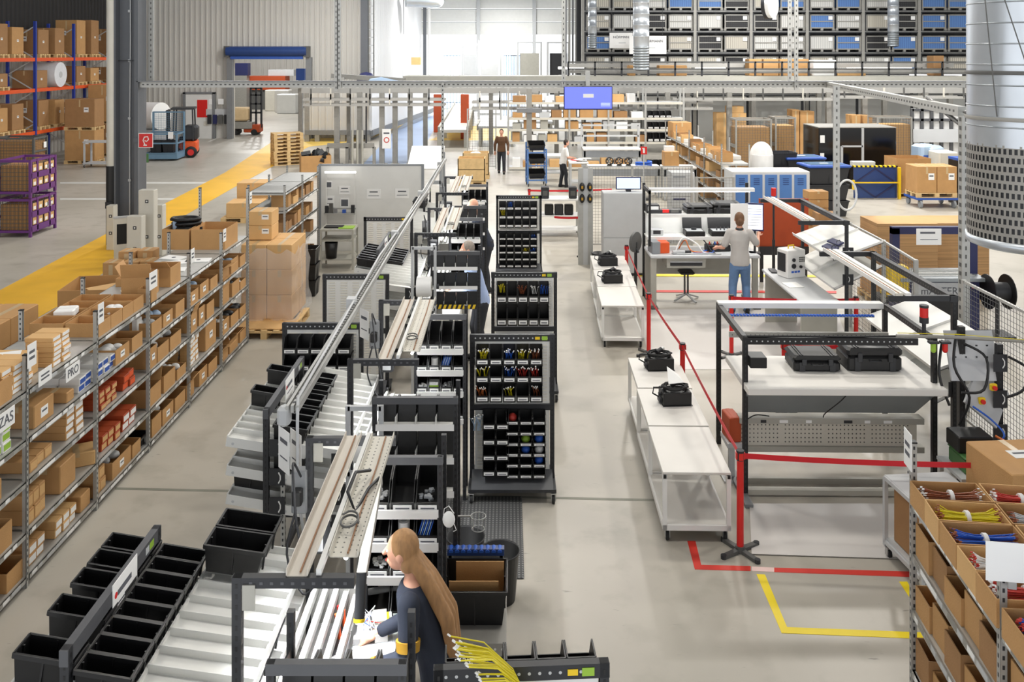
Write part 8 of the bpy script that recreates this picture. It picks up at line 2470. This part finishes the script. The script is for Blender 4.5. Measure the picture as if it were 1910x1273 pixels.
for k, (px, y, n, m) in enumerate(((1521, 22.2, 5, 'carton'), (1540, 21.5, 3, 'carton_dark'))):
    for j in range(n): o = shut_box(wx(px, y), y, j * .21 + .146, .5, .4, .2, .05, m, lab=None); reg(o, 'carton', ('bylk', k), -j, 'flat carton in the %s stack right of the lockers, {o} from the top' % ('left', 'right')[k])
    pallet((wx(px, y), y, 0), 'small wooden pallet under the %s carton stack by the lockers' % ('left', 'right')[k], .05, .6, .5)
loose_cables('cable', 'white hose loop hanging from the perforated post beside the lockers', [[(wx(1580, 16) + .17 * math.cos(a * .55), 16.0, wz(364, 16) + .27 * math.sin(a * .55)) for a in range(13)]], .02, 'paper')
# ------------------------------------------------------------------ people
def remeshed(name, mb, m, parent, voxel=.012, smooth=4, label=None):
    mb.mats = [m]; mb.fm = [0] * len(mb.f)
    o = obj(name, mb, parent, label=label)
    r = o.modifiers.new('surface', 'REMESH'); r.mode = 'VOXEL'; r.voxel_size = voxel; r.use_smooth_shade = True
    s = o.modifiers.new('soften', 'SMOOTH'); s.factor = .5; s.iterations = smooth
    return o


def loft(mb, rings, m, n=18):
    """rings: (centre, rx, ry); horizontal ellipses joined from bottom to top"""
    v, f = [], []
    for c, rx, ry in rings:
        for i in range(n):
            a = 2 * PI * i / n
            v.append((c[0] + rx * math.cos(a), c[1] + ry * math.sin(a), c[2]))
    for k in range(len(rings) - 1):
        for i in range(n): f.append((k * n + i, k * n + (i + 1) % n, (k + 1) * n + (i + 1) % n, (k + 1) * n + i))
    f.append(tuple(range(n - 1, -1, -1))); f.append(tuple(range((len(rings) - 1) * n, len(rings) * n)))
    mb.add(v, f, m, True)


def limb(mb, pts, rad, m):
    P = [Vector(p) for p in pts]
    Q, r2 = [], []
    for i in range(len(P) - 1):
        for k in range(4): Q.append(P[i].lerp(P[i + 1], k / 4)); r2.append(rad[i] + (rad[i + 1] - rad[i]) * k / 4)
    Q.append(P[-1]); r2.append(rad[-1])
    mb.tube(Q, r2, m, 12)
    for p, r in zip(P, rad): mb.ball(p, r * .98, m, 12, 8)


def hand(mb, wrist, d, side, m):
    """palm, four fingers of unequal length with bent joints, and a thumb from the side of the palm"""
    w, d = Vector(wrist), Vector(d).normalized()
    up = Vector((0, 0, 1)); s = d.cross(up).normalized() * side
    dn = s.cross(d) * side
    if dn.z > 0: dn = -dn
    mb.ball(w + d * .045, (.038, .045, .02), m, 10, 8)
    limb(mb, [w, w + d * .04, w + d * .085], [.024, .03, .034], m)
    for k, (o_, l) in enumerate(((-.03, .066), (-.01, .078), (.01, .072), (.029, .056))):
        b0 = w + d * .085 - s * o_
        b1 = b0 + d * l * .5 + dn * .006
        b2 = b1 + d * l * .3 + dn * l * .22
        b3 = b2 + d * l * .14 + dn * l * .24
        limb(mb, [b0, b1, b2, b3], [.0105, .0095, .0088, .0075], m)
    t0 = w + d * .035 + s * .03
    limb(mb, [t0, t0 + d * .03 + s * .026 + dn * .006, t0 + d * .058 + s * .034 + dn * .014], [.013, .011, .009], m)


def person(label, loc, rz, h=1.7, lean=.06, head_dx=0.0, head_fwd=.03, elbows=((-.27, .05, 1.1), (.27, .05, 1.1)), wrists=((-.24, .3, 1.02), (.24, .3, 1.02)),
           feet=((-.1, 0), (.1, .06)), top='shirt_grey', bottom='denim', hair='hair_brown', style='tied', sleeve=.5, collar=None, shoes='black', band=None, voxel=.012, woman=True, skin='skin'):
    k = h / 1.7
    t = thing('person', label, 'person', loc, rz)
    t.scale = (k, k, k)
    hip = Vector((0, 0, .92)); ch = Vector((0, lean * .8, 1.3)); nk = Vector((0, lean, 1.44)); hd = Vector((head_dx, lean + head_fwd, 1.6))
    sw = .165 if woman else .19
    sh = [Vector((s * sw, lean * .95, 1.385)) for s in (-1, 1)]
    b = MB(); m = skin
    loft(b, [((0, 0, .82), .13, .095), ((0, lean * .1, .95), .14, .1), ((0, lean * .4, 1.1), .115, .085), ((0, lean * .8, 1.28), .14, .1), ((0, lean * .95, 1.38), .13, .08), ((0, lean, 1.44), .06, .055)], m)
    limb(b, [nk - Vector((0, 0, .04)), nk + Vector((0, 0, .05)), hd - Vector((0, .01, .06))], [.055, .05, .05], m)
    b.ball(hd + Vector((0, 0, .01)), (.073, .092, .108), m, 18, 14)
    b.ball(hd + Vector((0, .028, -.055)), (.052, .058, .055), m, 14, 10)
    limb(b, [hd + Vector((0, .085, .02)), hd + Vector((0, .108, -.018))], [.01, .015], m)
    b.ball(hd + Vector((0, .083, -.058)), (.024, .012, .01), m, 8, 6)
    for s in (-1, 1): b.ball(hd + Vector((s * .076, -.005, -.005)), (.012, .02, .032), m, 8, 6)
    for i in (0, 1):
        s = (-1, 1)[i]
        e, w = Vector(elbows[i]), Vector(wrists[i])
        limb(b, [sh[i], sh[i].lerp(e, .5), e, e.lerp(w, .45), w], [.05, .044, .036, .036, .025], m)
        hand(b, w, (w - e), s, m)
        fx, fy = feet[i]
        kn = Vector((s * .095 + (fx - s * .095) * .5, fy * .5 + .05, .48)); an = Vector((fx, fy, .09))
        limb(b, [Vector((s * .085, 0, .88)), kn, kn.lerp(an, .4) - Vector((0, .015, 0)), an], [.08, .052, .05, .036], m)
        limb(b, [an, an + Vector((0, .1, -.05))], [.036, .03], m)
    remeshed('body', b, m, t, min(voxel, .007), 2)
    # face
    for s in (-1, 1):
        e = MB(); e.ball(hd + Vector((s * .03, .079, .012)), .0105, 'paper', 10, 8); e.ball(hd + Vector((s * .03, .0865, .012)), .0055, 'black', 8, 6); obj('eye', e, t)
    e = MB(); e.ball(hd + Vector((0, .093, -.056)), (.02, .006, .005), 'cable_red', 8, 6); obj('mouth', e, t)
    # clothes
    c = MB()
    a = .018
    loft(c, [((0, 0, .84), .15 + a, .112 + a), ((0, lean * .1, .95), .147 + a, .108 + a), ((0, lean * .4, 1.1), .125 + a, .095 + a), ((0, lean * .8, 1.26), .15 + a, .11 + a), ((0, lean * .95, 1.37), .15 + a, .09 + a), ((0, lean, 1.425), .085, .075)], top)
    for i in (0, 1):
        e, w = Vector(elbows[i]), Vector(wrists[i])
        if sleeve <= .5: limb(c, [sh[i], sh[i].lerp(e, .5), sh[i].lerp(e, .78)], [.068, .066, .064], top)
        else: limb(c, [sh[i], sh[i].lerp(e, .5), e, e.lerp(w, .5), e.lerp(w, .88)], [.068, .062, .054, .048, .042], top)
    remeshed('shirt' if sleeve <= .5 else 'jacket', c, top, t, voxel, 3)
    if collar: c = MB(); c.lathe([(.066, 0), (.07, .03), (.06, .045)], collar, 16, (0, lean, 1.42)); obj('collar', c, t)
    c = MB()
    loft(c, [((0, 0, .78), .14, .11), ((0, 0, .88), .158, .118), ((0, 0, .97), .148, .112)], bottom)
    for i in (0, 1):
        s = (-1, 1)[i]; fx, fy = feet[i]
        kn = Vector((s * .095 + (fx - s * .095) * .5, fy * .5 + .05, .48)); an = Vector((fx, fy, .09))
        limb(c, [Vector((s * .08, 0, .84)), kn, kn.lerp(an, .45) - Vector((0, .015, 0)), an + Vector((0, 0, -.01))], [.098, .073, .066, .062], bottom)
    remeshed('trousers', c, bottom, t, voxel, 3)
    for i in (0, 1):
        fx, fy = feet[i]
        c = MB(); c.ball((fx, fy + .05, .045), (.047, .135, .045), shoes, 14, 8); c.ball((fx, fy - .02, .07), (.043, .06, .06), shoes, 12, 8); c.cb(fx - .046, fx + .046, fy - .08, fy + .18, 0, .02, 'black', .008)
        obj('shoe', c, t)
    c = MB()
    c.ball(hd + Vector((0, -.016, .03)), (.083, .093, .103), hair, 18, 12)
    if style == 'tied':
        c.ball(hd + Vector((0, -.1, -.01)), (.04, .04, .045), hair, 12, 8); c.ball(hd + Vector((0, -.04, -.04)), (.072, .06, .07), hair, 14, 10)
    elif style == 'long':
        c.ball(hd + Vector((0, -.045, -.05)), (.075, .06, .08), hair, 14, 10)
        for dx in (-.05, 0, .05): limb(c, [hd + Vector((dx * .6, -.075, -.03)), nk + Vector((dx, -.1, .0)), Vector((dx * 1.3, lean * .6 - .145, 1.24)), Vector((dx * 1.2, lean * .4 - .14, 1.06)), Vector((dx, lean * .3 - .13, 1.0 - abs(dx)))], [.04, .045, .045, .036, .016], hair)
    else: c.ball(hd + Vector((0, -.035, -.03)), (.074, .06, .06), hair, 14, 10)
    remeshed('hair', c, hair, t, .01, 2)
    if band:
        e0, e1 = sh[0], Vector(elbows[0])
        for i in (0, 1):
            s0, e1 = sh[i], Vector(elbows[i])
            c = MB(); c.cyl(s0.lerp(e1, .66), s0.lerp(e1, .86), .072, band, .068, 16); obj('sleeve_stripe', c, t)
        c = MB(); w0, e0 = Vector(wrists[0]), Vector(elbows[0])
        c.cyl(e0.lerp(w0, .78), e0.lerp(w0, .9), .053, band, .051, 14); obj('cuff', c, t)
    return t


person('woman in a navy jacket with mustard stripes, long brown hair, at the near bench', (-.4, 5.34, 0), PI / 2 - .1, 1.7, .18, 0, .07, ((-.24, .16, 1.12), (.25, .16, 1.1)), ((-.2, .4, 1.02), (.14, .44, 1.0)),
       top='navy_jacket', bottom='trousers', hair='hair_blonde', style='long', sleeve=.9, band='mustard', voxel=.01)
person('person in a grey polo shirt and jeans standing at the test desk, seen from behind', (4.07, 15.7, 0), -.1, 1.76, .06, 0, .02, ((-.27, .06, 1.12), (.31, .1, 1.16)), ((-.33, .24, 1.08), (.36, .32, 1.27)),
       ((-.14, -.04), (.13, .06)), 'shirt_grey', 'denim', 'hair_brown', 'tied', .5, 'charcoal')
person('man in a light blue shirt with thinning grey hair behind the striped tape rack', (-.42, 13.3, 0), PI / 2 + .2, 1.78, .14, 0, .06, ((-.26, .12, 1.12), (.26, .12, 1.12)), ((-.2, .36, 1.04), (.2, .36, 1.04)),
       top='shirt_blue', bottom='trousers', hair='hair_grey', style='short', sleeve=.9, woman=False)
person('man with a pale bald head bending over the last workstation', (-.42, 17.2, 0), PI / 2, 1.76, .2, 0, .08, ((-.26, .14, 1.1), (.26, .14, 1.1)), ((-.2, .36, 1.02), (.2, .36, 1.02)),
       top='navy_jacket', bottom='trousers', hair='skin', style='short', sleeve=.9, woman=False)
person('person in a white shirt and dark trousers beside the cluttered white table', (1.83, 30.6, 0), -PI / 2 + .2, 1.62, .1, 0, .04, ((-.25, .12, 1.1), (.25, .12, 1.1)), ((-.16, .36, 1.06), (.16, .36, 1.06)),
       ((-.1, -.05), (.1, .12)), 'shirt_white', 'trousers', 'hair_dark', 'short', .5)
person('person in dark brown clothes walking at the far end of the aisle', (-.3, 34.2, 0), PI, 1.68, .04, 0, .02, ((-.26, .02, 1.1), (.26, -.02, 1.1)), ((-.25, .14, .88), (.26, -.06, .86)),
       ((-.1, .2), (.1, -.18)), 'brown_jumper', 'trousers', 'hair_dark', 'short', .9)

# ------------------------------------------------------------------ floor mat, bins and crate beside the near workstation
b = MB(); b.cb(-.42, .42, -.72, .72, 0, .014, 'mat_tread', .01); solo('standing_mat', b, 'dark ribbed anti fatigue mat on the floor behind the round bins', 'mat', (-.29, 8.5, 0))
for i, (x, y) in enumerate(((-.38, 7.72), (-.08, 7.5))):
    b = MB(); b.lathe([(0, .004), (.13, .004), (.165, .4), (.172, .405), (.172, .415), (.158, .41), (.125, .02), (0, .02)], 'black', 28); tag(obj('round_bin', b, None, (x, y, 0)), ['round black bin on the ribbed mat behind the crate', 'round black bin right of the crate, nearer one'][i], 'bin')
ct = thing('crate_stand', 'low grey perforated stand carrying the black crate', 'stand', (-.25, 6.55, .09))
b = MB(); b.bx(-.23, .23, -.3, .25, .34, .37, 'zinc_dull'); b.bx(-.23, .23, -.31, -.3, .28, .37, 'zinc_dull'); [b.cyl((-.2 + i * .05, -.312, .33), (-.2 + i * .05, -.31, .33), .008, 'paper', n=8) for i in range(9)]; obj('deck', b, ct)
for x in (-.21, .21):
    for y in (-.28, .23): b = MB(); b.bx(x - .015, x + .015, y - .015, y + .015, -.09, .34, 'zinc'); obj('leg', b, ct)
o = tote((-.25, 6.62, .461), .46, .42, .26, 0, name='plastic_crate'); tag(o, 'black crate with upright brown cardboard dividers beside the woman', 'crate')
b = MB(); b.bx(-.18, .18, -.004, .004, 0, .3, 'carton'); tag(obj('cardboard_divider', b, None, (-.22, 6.7, .475)), 'taller upright cardboard divider in the black crate', 'cardboard')
b = MB(); b.bx(-.19, .17, -.004, .004, 0, .27, 'carton'); tag(obj('cardboard_divider', b, None, (-.25, 6.5, .475)), 'front cardboard divider in the black crate', 'cardboard')
b = MB(); b.bx(-.22, .22, -.03, .03, 0, .05, 'dark_blue'); [b.cyl((-.19 + i * .047, -.032, .03), (-.19 + i * .047, .02, .045), .018, 'cable_blue', n=10) for i in range(9)]; solo('coupling_strip', b, 'strip of blue couplings lying above the black crate', 'coupling strip', (-.26, 6.9, .72))
b = MB(); [b.bx(x - .015, x + .015, -.02, .02, 0, .72, 'zinc') for x in (-.2, .2)]; b.bx(-.21, .21, -.02, .02, .68, .719, 'zinc'); solo('strip_stand', b, 'slim stand under the strip of blue couplings', 'stand', (-.26, 6.9, 0))
b = MB(); b.ball((0, 0, 0), (.042, .02, .055), 'paper', 12, 8); b.tube([(-.035, 0, .03), (-.03, 0, .07), (0, 0, .09), (.035, 0, .04)], .003, 'paper', 4); b.tube([(.035, 0, -.03), (.05, 0, -.07), (.03, 0, -.08)], .003, 'paper', 4); solo('face_mask', b, 'white face mask hanging on the upright of the near bin rack', 'mask', (-.4, 5.88, 1.52))
b = MB(); b.tube([(.06 * math.cos(a), .06 * math.sin(a), 0) for a in [i * PI / 8 for i in range(16)]], .004, 'zinc', 5, True); b.tube([(.05 * math.cos(a), .05 * math.sin(a), -.1) for a in [i * PI / 8 for i in range(16)]], .004, 'zinc', 5, True)
for i in range(8): b.tube([(.06 * math.cos(i * PI / 4), .06 * math.sin(i * PI / 4), 0), (.05 * math.cos(i * PI / 4), .05 * math.sin(i * PI / 4), -.1)], .003, 'zinc', 4)
b.beam((-.06, 0, 0), (-.18, 0, 0), .01, .01, 'zinc'); solo('wire_basket', b, 'little wire cup holder on the upright of the second workstation rack', 'holder', (-.245, 7.0, .96))
wires((-.33, 9.25, .68), 'pale_blue', 16, .24, -1, 'white and blue wires hanging from the side of the near bin trolley', 77, 'paper', 0)
finish_labels()
